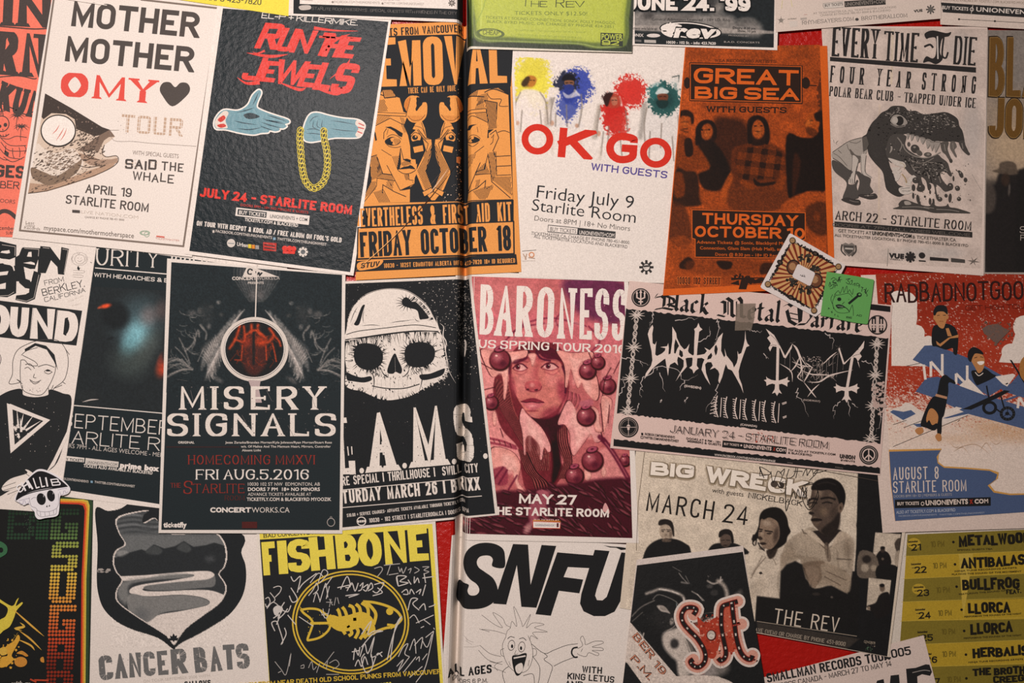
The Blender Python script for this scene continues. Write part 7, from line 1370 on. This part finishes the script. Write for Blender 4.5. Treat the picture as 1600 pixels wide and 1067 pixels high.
for w, c in ((118, 'ddd0c5'), (84, 'd69c88')):
    for t in (S_, A1, A2): p.s(t, w, c)
    p.s('740 690 800 660 860 630 900 610', w * .6, c)
    for x, y in ((530, 540), (508, 900), (870, 436), (720, 870), (984, 850), (900, 610), (530, 880)): p.e(x, y, w / 2, w / 2, c)
p.f('560 560 620 600 720 560 740 700 700 860 640 860 600 760', 'b03c26', True).f('760 500 820 480 836 640 760 720', 'c05a42', True).f('770 700 850 660 860 800 800 820', 'b5452e', True).specks('540 560 860 500 860 840 600 840', 90, 4, 18, '98301c', 4).specks('540 560 860 500 860 840 600 840', 60, 4, 16, 'd08a74', 5)
for t in (S_, A1, A2): p.s(t, 42, '8c2416', True).s(t, 30, '201715', True)
p.s('720 692 800 668', 10, 'cfc4b8', True, 2).s('830 622 890 608', 12, '8c2416').s('836 622 880 610', 6, 'cfc4b8', True, 2)
for t in (S_, A1, A2):
    q = smooth(P(t)); 
    for a in range(3, len(q) - 3, 5): p.s([q[a], q[a + 1]], 12, 'cfc4b8', False)
p.e(668, 696, 38, 42, '5a1a10').e(666, 694, 30, 34, 'c4b8aa').e(668, 700, 22, 24, 'd8cdc0').ss('650 690 664 680 684 690|656 708 676 714', 4, '8a7d70')
p.part('date_banner')
OR = 'd08a6c'
for t, x0, y0, x1, y1, h in (('BER', 56, 706, 200, 880, 58), ('19', 214, 918, 292, 1006, 56), ('P.M.', 40, 876, 190, 1044, 56)):
    p.t(t, x0, y0, x1, y1, h, '33201a', sk=(.3, .17, .05, 0, .4), ls=.1).t(t, x0 + 3, y0 + 1, x1 - 3, y1 - 3, h * .9, OR, sk=(.16, .1, .02, 0, .4), ls=.24)
p.end()
# ---- white sheet with four huge italic letters
p = Sheet('concert_poster', 'white sheet with huge slanted black letters over a scribbled cartoon singer', 'poster', '706 836 996 851 966 1260 676 1250', 1, WH)
V(690, 800, 3.997); D = '1d1e1f'
p.part('headline')
p.f('104 446 168 450 162 490 176 516 210 518 232 500 234 474 216 446 180 420 150 380 134 330 144 270 172 226 220 198 280 190 340 200 384 230 396 280 390 346 318 338 320 296 304 274 270 270 236 280 220 310 232 344 270 372 320 410 346 460 350 510 330 556 280 590 220 604 150 602 100 580 88 540 92 490', D, True)
p.f('446 198 540 202 556 452 624 204 716 210 592 596 498 590 470 330 404 576 322 570', D)
p.f('722 250 1006 274 986 352 788 342 762 404 884 420 860 506 732 490 682 646 586 636', D)
p.f('956 234 1048 242 968 480 958 520 970 548 1004 550 1030 528 1044 490 1122 250 1218 262 1118 552 1080 620 1020 648 950 648 886 618 864 570 872 510', D)
p.part('torn_strip').f('1008 206 1060 214 1110 216 1216 232 1214 244 1160 232 1120 236 1090 222 1050 220', D)
p.part('cartoon_picture'); L = '5a5450'
# a spiky-haired shouting singer, one arm flung out
p.ss('400 780 410 740 430 720 400 700 380 660 320 626 360 690 380 720 330 700 250 640|430 720 440 680 470 710 450 590 480 640 500 690 510 710 556 636 530 720 570 690 640 700 580 720 660 746 570 750 600 790 560 770 550 800|250 730 330 740 400 760|236 728 300 746', 2.6, L)
p.ss('400 780 380 830 390 900 420 960 470 1000 530 990 560 940 570 880 560 820 540 770|390 850 370 860 372 890 392 900|566 850 590 856 590 890 568 900', 3, L)
p.e(436, 830, 22, 34, L, 8, ring=3).e(500, 840, 22, 34, L, 8, ring=3).e(440, 836, 7, 12, D).e(496, 848, 7, 12, D).ss('412 790 430 776 456 782|484 790 510 784 528 800', 4, D)
p.f('440 900 480 890 530 880 520 940 500 1000 470 1020 450 980', D, True).f('462 960 500 940 508 980 486 1006 466 996', WH, True).s('450 910 524 896', 9, WH)
p.ss('466 860 456 886 476 884|420 930 430 960|548 920 540 960', 2.6, L)
p.ss('560 820 640 880 700 860 780 830 850 820|700 960 760 930 840 900|640 880 660 900 640 920 690 960 680 1010 660 1070|570 900 610 960 612 1020 600 1080|420 960 380 1000 400 1080|510 1020 570 1010 580 1080', 3.2, D)
p.s('850 842 820 850 812 880 830 904 850 902', 10, D).ss('850 850 880 830 866 790 880 772 894 800 900 826 950 806 1000 804 1006 818 940 840 1000 846 1004 862 940 862 980 880 970 894 920 876 900 900 860 890 846 880|880 850 870 870', 2.8, L)
p.ss('400 1000 350 980 300 960|380 930 340 940 300 930|352 940 330 960 352 990', 2.6, L).ss('140 770 170 800 200 810|150 800 190 826|140 840 200 840 240 830|150 780 160 800', 2, 'a39b93').ss('240 830 300 880 370 900|230 860 290 920 380 950', 2.6, L)
p.part('ages_line').t('ALL AGES', 40, 1036, 314, 1002, 54, D, sk=(.22, .18, 0, 0, .2), ls=.1, sh=.08).t('DOORS 6 P.M.', 66, 1074, 288, 1062, 28, '3a3836', sk=(.14, .12, 0, 0, .3), ls=.12).part('guest_line').t('WITH', 876, 1000, 1000, 1008, 42, D, sk=(.2, .17, 0, 0, .2), ls=.14).t('KING LETUS', 784, 1040, 1076, 1064, 40, D, sk=(.2, .17, 0, 0, .2), ls=.12).t('AND', 770, 1088, 880, 1096, 40, D, sk=(.2, .17, 0, 0, .2), ls=.12)
p.end()

# ---- black and yellow poster with a fish skeleton
p = Sheet('concert_poster', 'black and yellow poster of a fish skeleton covered in white pen autographs', 'poster', '401.5 833 680.5 813 700.5 1160 426 1168', 2, 'e4dccf')
V(390, 800, 3.997); Y, B = 'e6d552', '202325'
p.part('background').f('64 126 1142 72 1232 1400 150 1440', Y).f('66 172 470 150 1116 100 1216 1400 154 1440', B)
p.part('support_line').t('BAD CONCERTS AND', 90, 160, 470, 132, 26, B, sk=(.17, .15, 0, 0, .4), ls=.1).f('66 170 440 148 440 154 66 178', B)
p.part('headline')
for c, x0, x1, y0, y1, h, w in (('F', 90, 172, 394, 388, 208, .2), ('I', 186, 246, 386, 382, 208, .28), ('S', 246, 386, 378, 370, 208, .25), ('H', 388, 540, 366, 352, 210, .26), ('B', 552, 690, 352, 340, 208, .25), ('O', 690, 836, 344, 328, 214, .25), ('N', 850, 990, 326, 312, 210, .22), ('E', 1002, 1122, 308, 298, 212, .24)):
    p.t(c, x0, y0, x1, y1, h, Y, sk=(w, .2, 0, 0, .34), mx=.56)
p.part('fish_picture')
YO = 'd8b83f'
p.e(632, 686, 366, 324, YO, 2, ring=9, n=64).e(632, 686, 346, 304, YO, 2, ring=9, n=64)
p.s('322 604 340 628 380 660 396 690 386 730 364 790 380 796 440 780 490 740 506 700 500 660 470 630 430 606 380 600 330 606', 14, YO, True, closed=True).s('380 692 520 690', 16, YO)
p.f('480 660 520 640 560 650 620 640 700 620 760 650 780 700 770 760 700 720 620 740 560 740 510 710', YO, True)
for t in ('540 700 500 640', '580 700 560 620 548 602', '620 690 600 620 580 590', '660 690 650 600 620 580', '700 680 690 600 664 572', '740 690 740 600 700 564', '776 700 790 640 770 600 730 560', '560 700 600 760', '610 700 640 750 620 770', '650 700 680 740 660 786', '690 700 720 740 690 790', '730 690 750 740 716 784', '770 700 776 740 740 770'): p.s(t, 20, YO)
p.s('710 556 780 562 860 584 920 616 948 656 940 680 900 712 850 722 800 740 770 760', 16, YO).s('860 700 900 706 880 724', 14, YO).e(876, 618, 22, 22, YO)
p.specks('340 610 500 620 500 780 370 790', 20, 2, 5, YO, 5)
W1, W2 = 'cfcac2', 'b3afa8'
p.part('autograph').ss('100 540 120 530 130 560 110 590 100 570|130 500 160 540 150 560|150 470 180 460 200 470 190 500 160 530|190 500 170 520|110 600 150 560 200 600', 5, W1)
p.part('autograph').ss('160 740 140 690 170 680 186 720 210 800 200 820 230 760 220 720|150 660 190 640 170 700|200 600 180 660 210 640 240 600|220 560 200 600 240 620 260 580|260 470 300 540 270 560 250 520|300 500 320 400 280 430 260 400|310 480 340 440 420 380|240 640 290 700', 6, W1).f('150 600 180 580 210 600 190 640 160 640', W1, True)
p.part('autograph').ss('370 520 400 480 420 440 430 480 400 510|380 440 430 380 460 400|430 440 460 360 490 380 440 440|400 560 420 500 440 550|440 560 470 460 480 450 490 530|480 540 500 460|470 470 520 400', 5, W1)
p.part('autograph').ss('570 480 610 400 630 460 600 470|550 470 640 450|610 490 640 440 660 490 680 440|690 460 710 440 700 480 680 490|710 470 740 450 730 490 710 480|740 490 770 470 760 440 740 480|780 450 840 440 800 500 770 490|770 520 830 500 800 470|600 520 680 510 620 530', 6, W1)
p.part('autograph').ss('780 350 820 340 830 360 800 400|840 330 940 320|880 330 860 390|870 390 930 380|930 340 940 370 950 350 960 380 980 340|990 360 1010 350 1000 380|1030 340 1060 360 1030 380|1080 340 1120 340 1090 360 1120 370 1090 384', 5, W2)
p.part('autograph').ss('920 400 930 460 920 400 980 400 940 430 990 440 930 460|990 420 1010 450|1030 400 1030 440 1050 410 1060 440|1090 380 1100 440|1080 410 1150 400|950 500 980 480 990 510 960 510|1000 510 1010 480 1030 510|1040 500 1070 480 1060 510|1080 520 1100 450|990 610 1010 540 1050 540 1020 570 1060 610|1060 600 1090 570 1100 610|1120 590 1150 580 1160 570', 6, W1)
p.part('autograph').ss('1000 660 1030 640 1060 690|1040 690 1150 640|1090 670 1130 700|1070 720 1090 710|1150 720 1156 730|930 900 960 840 990 820 970 880 1000 900|1000 860 1030 790 1040 880|1030 830 1080 780 1070 850|1080 800 1110 840 1140 760|1100 780 1150 740|920 960 960 920 930 990 1000 900|960 1000 1040 900|1040 920 1060 900 1060 930|1080 920 1110 880|1000 1030 1080 960|1150 740 1100 960 1040 1060', 5, W1)
p.part('autograph').ss('160 930 200 980 230 1010 260 880 250 960|200 990 180 1000|320 960 340 950 340 970 320 970|370 970 390 930 400 980 420 960|420 1000 440 940|460 960 520 880 530 870|500 940 540 920 560 950 520 980|480 980 490 920|480 1010 560 1010', 4, W2)
p.part('autograph').ss('650 920 660 850 680 890 690 840|690 900 720 820 740 880 780 780 760 900 830 870|660 960 680 920 700 960 720 900 740 950|720 880 700 920 730 1000 770 960 760 880|770 960 800 880 830 900|700 760 760 680 740 760 780 740 830 740 770 760 700 840|880 920 910 720 950 650 900 760 860 920|640 870 690 860', 6, W1).ss('480 560 520 560|500 540 520 580|510 540 500 590|540 530 530 580|550 530 560 570', 4, W2).ss('440 610 480 660 500 600|450 640 490 630|460 600 470 660', 4, W1).ss('310 650 400 710', 5, W1)
p.part('tagline').t('BACK FROM NEAR DEATH OLD SCHOOL PUNKS FROM VANCOUVER', -60, 1094, 1196, 1006, 30, YO, sk=(.2, .17, 0, 0, .4), ls=.09).t('WITH GUESTS', 700, 1120, 890, 1096, 40, Y, sk=(.2, .17, 0, 0, .4), ls=.09)
p.part('pen_tick').s('126 250 140 244 160 238', 4, B)
p.end()

# ---- white poster with a black crest
p = Sheet('concert_poster', 'white poster with a black crest framing a winding river of road, grey title', 'poster', '146.5 768 407 776 424 1180 138 1180', .4, WH)
V(0, 720, 3.0745); B = '212527'
p.part('crest_picture')
OUT = '460 230 520 240 580 228 620 204 660 196 720 200 780 220 1150 340 1160 440 1180 500 1182 580 1160 660 1100 740 1010 800 940 840 880 870 846 894 834 904 760 850 640 810 560 770 500 710 474 640 466 560 470 400'
p.f(OUT, B, True).specks('470 515 530 520 520 535 470 535', 12, 2, 7, 'a39c95', 3, 2.5)
INN = '714 236 690 262 690 296 740 272 768 296 830 350 1020 340 1080 390 1092 460 1080 510 1056 542 1080 580 1090 620 1060 680 980 740 900 800 860 850 836 884 800 840 700 776 610 716 560 670 560 620 586 572 556 530 542 480 556 430 600 400 574 350 556 300 566 270 620 250'
p.f(INN, 'ddd3c9', True)
q = P(INN); cx, cy = 815, 560
ph = Photo('536 226 1100 226 1100 895 536 895', '55585a', 1.0)
INS = [(cx + (x - cx) * .975, cy + (y - cy) * .985) for x, y in q]
x, y = ph.loc()
ph.p('536 200 1100 200 1100 360 536 360', '474b4c', 1, 40, False)
for k, yy in enumerate((270, 292, 316, 340)): ph.ll('556 %d 640 %d 720 %d 800 %d' % (yy, yy - 12, yy + 4, yy - 10), 12, ('7d8080', '606464')[k % 2], .7, 10).ll('560 %d 660 %d 760 %d' % (yy + 12, yy, yy + 14), 8, '34383a', .7, 8)
ph.p('556 350 1100 350 1100 470 556 470', '6a6d6c', .9, 30, False).p('540 470 620 440 680 424 700 432 740 400 790 420 840 410 884 384 930 412 990 404 1030 392 1060 400 1110 420 1110 560 560 560', '2a2e30', 1, 5, False).p('700 440 740 406 780 428 760 450', '4a4e4e', .8, 8).p('850 420 884 390 920 420 900 440', '4a4e4e', .8, 8)
ph.p('560 440 590 430 620 440 580 460', '9a9a96', .6, 10).b(1010, 470, 40, 30, '55585a', 0, .6, .9, .9, 6)
ph.p('560 560 1100 540 1100 900 560 900', '34383a', 1, 12, False).p('566 556 700 548 850 535 980 528 1020 534 1030 552 990 572 900 590 760 606 690 612 700 624 780 626 900 620 1000 620 1060 636 1092 660 1040 720 940 800 836 890 700 780 760 740 860 722 950 704 1000 690 1006 672 960 652 860 642 720 650 640 640 622 626 640 606 700 590 820 574 920 556 930 546 880 544 760 556 600 576', 'ddd3c9', 1, 3)
ph.p('622 640 720 652 860 644 960 654 1006 676 990 692 900 712 780 730 700 776 624 730', '7d7d7a', 1, 4, tex=.2, ts=20).p('700 600 860 580 1000 568 1032 552 1030 600 960 610 840 620 720 620', '6f706e', 1, 4, tex=.2, ts=20).p('590 580 700 560 620 600 624 660 600 690 566 640', '8a8a86', .8, 16, tex=.3, ts=14).b(680, 740, 60, 60, '55585a', 0, .5, .9)
ph.p('780 545 880 540 930 548 900 560 760 570 640 582', '8a8a86', .8, 8)
D_, ins = ph.dist(smooth(INS, True, 4), True); mk = np.where(ins, 0, 1)
ph.mix(mk, 'ddd3c9', 1); D2, in2 = ph.dist(smooth(q, True, 4), True); ph.mix(np.where(in2, 0, 1), B, 1); D3, in3 = ph.dist(smooth(P(OUT), True, 4), True); ph.mix(np.where(in3, 0, 1), 'e6ddd3', 1)
ph.grain(.08, 4, 2); p.photo('landscape_picture', ph)
p.part('maple_leaf').f('834 826 842 840 852 836 850 850 858 848 854 862 840 862 836 870 830 862 814 862 812 850 820 852 818 838 828 842', B)
p.part('headline')
for c, x0, x1, y0, y1, h in (('C', 482, 548, 1054, 1048, 118), ('A', 556, 614, 1046, 1042, 118), ('N', 624, 684, 1040, 1036, 118), ('C', 694, 750, 1034, 1030, 118), ('E', 762, 812, 1030, 1026, 118), ('R', 828, 902, 1024, 1018, 120), ('B', 940, 1000, 1018, 1012, 122), ('A', 1016, 1070, 1012, 1006, 120), ('T', 1078, 1134, 1004, 1000, 120), ('S', 1142, 1204, 1000, 994, 122)):
    p.t(c, x0, y0, x1, y1, h, '6d6d6b', sk=(.25, .2, 0, 0, .16), rough=1.2, seed=x0, mx=.44)
p.specks('480 930 1200 880 1204 1000 482 1054', 140, 1, 4, 'a39c94', 3)
p.part('support_line').t('ON TOUR SEPTEMBER 2006 WITH', 690, 1064, 1010, 1036, 13, 'c2b9af').t('GALLOWS', 888, 1084, 1014, 1076, 26, B, sk=(.26, .2, 0, 0, .2))
p.end()

# ---- black poster with dotted letters
p = Sheet('concert_poster', 'black poster with dotted vertical letters and a striped rainbow edge', 'poster', '-170 766 147 776 139 1190 -190 1190', 0, '1f2a22')
V(0, 725, 3.119)
p.part('stripes')
for off, w, c in ((0, 400, '33492f'), (14, 0, 'c9b548'), (22, 0, 'e08a2e'), (30, 0, 'c4402a'), (38, 0, '1b1d1c')):
    x0 = 452 - off; yt = 158 + off
    p.f([(-600, yt - 40 + 6), (x0 - 30, yt), (x0 - 8, yt + 6), (x0, yt + 30), (x0 - 16, 560), (x0 - 24, 1500), (-600, 1500)], c)
F5 = {'B': '11110 10001 11110 10001 11110'}
DOT = {'B': '11111110 11111111 11000011 11000011 11111110 11000011 11000011 11111111 11111110', 'I': '1111 1111 1111 1111 1111 1111 1111 1111 1111', 'G': '11111111 11111111 11100000 11100000 11101111 11101111 11100111 11111111 11111111', 'S': '01111111 11111111 11100000 11100000 11111111 00000111 00000111 11111111 11111110', 'U': '11100111 11100111 11100111 11100111 11100111 11100111 11100111 11111111 01111110', 'A': '11111111 11111111 11100111 11100111 11111111 11111111 11100111 11100111 11100111', 'R': '11111110 11111111 11100111 11100111 11111110 11111111 11100111 11100111 11100111'}
def dots(ch, x, y, dx, dy, c0, c1, r=7.4):
    p.part('dotted_letter')
    rows = DOT[ch].split(); a, b = rgb(c0), rgb(c1)
    for j, rw in enumerate(rows):
        m = a + (b - a) * j / (len(rows) - 1); c = ''.join('%02x' % int(v * 255) for v in m)
        for i, t in enumerate(rw):
            if t == '1': p.e(x + i * dx - j * 1.2, y + j * dy, r, r, c, n=10)
dots('B', 50, 224, 17, 17, '1f3324', '2a4430'); dots('I', 190, 224, 16, 17, '1f3324', '2a4a30'); dots('G', 262, 224, 17, 17, '1f3324', '5e7d44')
dots('S', 264, 384, 16.4, 16.2, '8a9a48', 'c9b548'); dots('U', 254, 534, 16.6, 16.8, 'd8b848', 'd8923a'); dots('G', 252, 692, 16.6, 17.4, 'd8863a', 'c4502a'); dots('A', 244, 852, 16.6, 17.6, 'c44a28', '6a2418'); dots('R', 238, 1012, 16.6, 17.6, '8a2e1c', '5e2016')
p.part('drummer_picture'); YE, OG = 'd8c548', 'c98a38'
p.f('-20 800 0 760 30 740 40 700 0 670 -10 650 60 690 84 660 94 652 80 690 108 672 112 680 84 712 70 750 50 790 20 810 0 826', YE, True).ss('60 700 150 780 218 838|96 810 150 850 206 905|84 850 150 880 172 906', 9, 'd8a848', True, 2).ss('100 770 120 790 80 800 110 810|90 820 60 860|70 830 100 850', 12, 'd8b048', True, 2)
p.f('0 980 10 940 40 930 30 890 70 860 90 830 100 850 80 890 60 930 70 950 40 980 10 990', 'd8a43c', True).e(104, 962, 31, 25, OG).f('84 920 110 908 140 930 130 936 110 926', OG, True).f('0 900 30 890 40 920 10 930', 'd8b048', True).f('200 944 214 938 218 964 202 960', OG, True).part('drum_picture').ss('150 1046 180 1060|170 1050 240 1052', 8, 'b5452a').specks('0 840 60 830 120 900 60 990 0 990', 30, 3, 9, 'd8a43c', 5).part('green_ring').e(8, 418, 26, 30, '3a6a48', ring=15).s('-30 390 0 380 30 400 30 430 0 450', 12, '3a6a48')
p.part('small_print').t('with gu', 60, 1078, 150, 1078, 22, 'b5b0a6', .04).t('THE ', -20, 300, -19, 250, 8, 'b5b0a6')
p.part('scuff_mark').specks('120 240 170 240 160 330 120 310', 30, 1, 5, '4a5248', 5, .5, 10).ss('40 330 70 270|130 260 150 300', 2, '5a6258', taper=2)
p.end()

# ---- skull sticker with a striped mushroom hat
OUTL = smooth(P('112 190 84 176 80 160 110 110 150 60 180 30 206 22 240 30 290 56 330 90 350 118 340 140 316 150 300 156 296 220 284 250 230 260 196 266 180 250 176 230 160 214 148 190 124 198'), True)
V(0, 725, 3.119)
p = Sheet('sticker', 'white die-cut skull sticker under a black and white lettered cap', 'sticker', '', 6, 'e9e6e8', 'vinyl', None, [tp(*a) for a in OUTL], 4e-4)
B = '1a1a1d'
p.part('cap').f('86 172 100 130 140 76 180 40 206 32 240 40 290 66 336 104 330 108 240 116 170 130 120 150', B, True).s('86 174 120 152 170 134 240 120 336 106', 5, B)
p.part('cap_lettering')
for c, x0, y0, x1, y1, h, sh in (('C', 104, 140, 126, 122, 36, .1), ('H', 130, 130, 158, 112, 46, .1), ('I', 164, 122, 174, 116, 50, 0), ('L', 184, 118, 202, 112, 54, 0), ('L', 210, 112, 228, 108, 52, 0), ('I', 236, 108, 246, 106, 46, 0), ('B', 262, 104, 306, 100, 34, -.2)): p.t(c, x0, y0, x1, y1, h, 'efecec', sk=(.17, .15, 0, 0, .2), sh=sh, mx=.3)
p.part('skull_face').e(209, 168, 22, 29, B, -12).e(256, 152, 19, 28, B, -12).f('232 206 238 196 240 208', B).f('244 204 250 194 252 204', B).ss('150 160 160 200 186 214 190 240 210 254 250 248 280 240 284 214 294 190 292 140|204 228 206 250|226 230 228 250|248 228 250 246|268 222 270 240|188 222 204 228 226 230 248 228 268 222 284 212|160 170 174 160 190 164', 2, '8a868c').ss('100 176 130 168 150 164|104 180 106 190 120 190 122 178 130 176 134 190 146 188 148 178|290 124 310 118 334 116|300 132 304 146 316 144 318 130 326 128 328 138 340 132', 2.2, 'a8a2b4').ss('220 158 222 140|266 144 268 132', 2, 'd8d4d8')
p.end()

# ---- square sticker with a sunburst
V(1180, 360, 6.884)
p = Sheet('sticker', 'white square sticker turned on its corner with a rust sunburst and black ornament', 'sticker', '', 6, 'dcd2cc', 'vinyl', None, [tp(*a) for a in P('352 46 366 36 386 44 940 362 956 376 950 396 700 880 640 930 616 922 60 624 48 606 56 588')], 4e-4)
C_ = [(388, 112), (880, 392), (618, 862), (124, 580)]; cx, cy = 502, 486
p.part('sunburst')
SQ = [(388 + 4, 120), (872, 394), (616, 850), (134, 578)]
p.f(SQ, 'c79a63')
def ray(a):
    dx, dy = math.cos(a), math.sin(a); best = 1e9
    for i in range(4):
        (x0, y0), (x1, y1) = SQ[i - 1], SQ[i]; ex, ey = x1 - x0, y1 - y0; den = dx * ey - dy * ex
        if abs(den) < 1e-9: continue
        t = ((x0 - cx) * ey - (y0 - cy) * ex) / den; u = ((x0 - cx) * dy - (y0 - cy) * dx) / den
        if t > 0 and -.01 <= u <= 1.01: best = min(best, t)
    return (cx + dx * best, cy + dy * best)
for k in range(32):
    a = k * math.pi / 16 + .05; p.f([(cx, cy), ray(a), ray(a + .085)], '7a2b15')
p.part('ornament'); B = '1c1512'
p.frame('378 120 880 402 622 856 126 572', 5, B)
for (a, b) in ((0, 1), (1, 2), (2, 3), (3, 0)):
    (x0, y0), (x1, y1) = C_[a], C_[b]; rg = random.Random(a)
    for k in range(44):
        t = .1 + .8 * k / 43; amp = 16 * math.sin(math.pi * t) + 4
        p.e(x0 + (x1 - x0) * t + rg.uniform(-8, 8), y0 + (y1 - y0) * t + rg.uniform(-8, 8), amp * rg.uniform(.5, 1.2), amp * .6, B, rg.uniform(0, 180), n=9)
    for k in range(12):
        t = .1 + .8 * k / 11; x, y = x0 + (x1 - x0) * t, y0 + (y1 - y0) * t; p.s([x, y, x + rg.uniform(-30, 30), y + rg.uniform(-30, 30), x + rg.uniform(-36, 36), y + rg.uniform(-20, 20)], 3, B)
    p.e((x0 + x1) / 2, (y0 + y1) / 2, 34, 26, B, 30).e((x0 + x1) / 2, (y0 + y1) / 2, 16, 12, '4a3a30', 30)
for x, y in ((400, 400), (640, 540)): p.e(x, y, 76, 84, '33201a').e(x, y, 60, 66, '6a4028').e(x - 10, y - 10, 36, 40, 'a37a54')
for x, y in ((520, 300), (640, 420), (380, 560), (520, 640)):
    for k in range(14): rg = random.Random(k + x); p.e(x + rg.uniform(-55, 55), y + rg.uniform(-34, 34), rg.uniform(12, 30), rg.uniform(8, 18), ('2a2620', '3c352c', '1c1814')[k % 3], rg.uniform(0, 180), n=10)
p.specks('380 300 660 300 660 660 380 660', 50, 3, 9, '6a6050', 4)
p.part('centre_label').f('440 372 458 366 620 452 630 470 584 590 566 598 400 512 386 490', 'd8d0cc').ss('468 486 480 480|478 490 520 500|500 478 490 500|515 480 522 506', 6, '33302e')
for x, y in C_: p.part('corner_rivet').e(x, y, 34, 34, B).e(x, y, 28, 28, '8a6a44').e(x, y, 20, 20, 'a5835a').ss('%f %f %f %f' % (x - 12, y + 6, x + 12, y - 6), 3, '4a3826')
p.end()

# ---- green sticker with a scribbled face
V(1180, 360, 6.884)
p = Sheet('sticker', 'bright green square sticker with a scribbled face in black pen', 'sticker', '', 7, '62a457', 'vinyl', None, [tp(*a) for a in smooth(P('758 446 900 470 1080 500 1262 536 1240 700 1190 1010 1000 980 880 950 760 920 690 915 716 700'), True)] if False else [tp(*a) for a in P('758 446 900 468 1080 496 1258 532 1262 540 1234 760 1196 1000 1180 1010 1040 990 900 962 770 930 692 918 690 910 716 720')], 4e-4)
B = '15201a'
p.part('pen_scribble')
p.ss('800 530 830 510 850 530 820 550 850 570 810 560|860 520 870 550 890 510 880 560|880 510 910 500|890 500 900 560|780 600 790 560 800 600 780 610|800 600 830 580 820 620 790 630|840 620 850 560 870 600|840 600 870 590|880 540 920 530', 6, B)
p.ss('1010 520 980 540 1000 560 990 580 960 560|1010 550 1030 540 1020 580 1000 580|1030 590 1060 570 1050 600|1070 600 1080 570 1110 590 1080 600|1100 620 1110 590|1120 610 1150 620|1140 610 1130 660|1150 640 1170 640 1160 670|1180 620 1170 680 1200 640|1170 660 1190 700 1180 710|1000 520 960 530', 6, B)
p.ss('840 690 880 650 900 680 930 610 940 670 970 600 980 670 1000 640 1030 690 1040 630|860 690 820 760 830 830 870 880 940 890 1000 880|860 700 920 690 990 680 1030 720|820 690 800 740 820 800 830 850|850 680 830 720|1030 800 1040 860 1040 920|1030 800 1000 870', 5, B)
p.e(890, 742, 22, 20, B).s('936 780 920 796 946 770', 6, B).s('990 790 1110 690', 26, B).e(1104, 694, 28, 24, B).e(1108, 690, 14, 10, '62a457').s('850 810 890 800 940 820 980 850 1000 880', 8, B).s('860 820 880 840 930 840', 7, B).f('850 812 880 800 930 806 960 836 920 830 880 836', B).ss('870 816 930 820', 4, '9ab59a')
p.ss('990 740 996 746', 5, B)
p.part('pen_lettering')
for t, x0, y0, x1, y1 in (('A', 770, 852, 790, 846), ('E', 806, 890, 822, 886), ('F', 838, 920, 850, 920), ('L', 870, 930, 886, 932), ('BE', 964, 944, 1026, 950), ('AD', 1072, 922, 1130, 928)): p.t(t, x0, y0, x1, y1, 20, B, sk=(.24, .2, 0, 0, .2))
p.end()

# ---- strips of old tape
V(940, 420, 3.335)
def tape(label, pts, alpha, layer):
    global p
    q = [tp(*a) for a in P(pts)]
    p = Sheet('tape_strip', label, 'tape', '', layer, '8d7f70', 'satin', 'grey tape pieces on the posters', q, 1.5e-4)
    m = mat('8d7f70', 'satin', alpha); p.root.data.materials.clear(); p.root.data.materials.append(m)
tape('translucent grey tape strip over the middle of the blackletter title', '700 182 798 180 790 262 776 320 690 322 694 250', .42, 6)
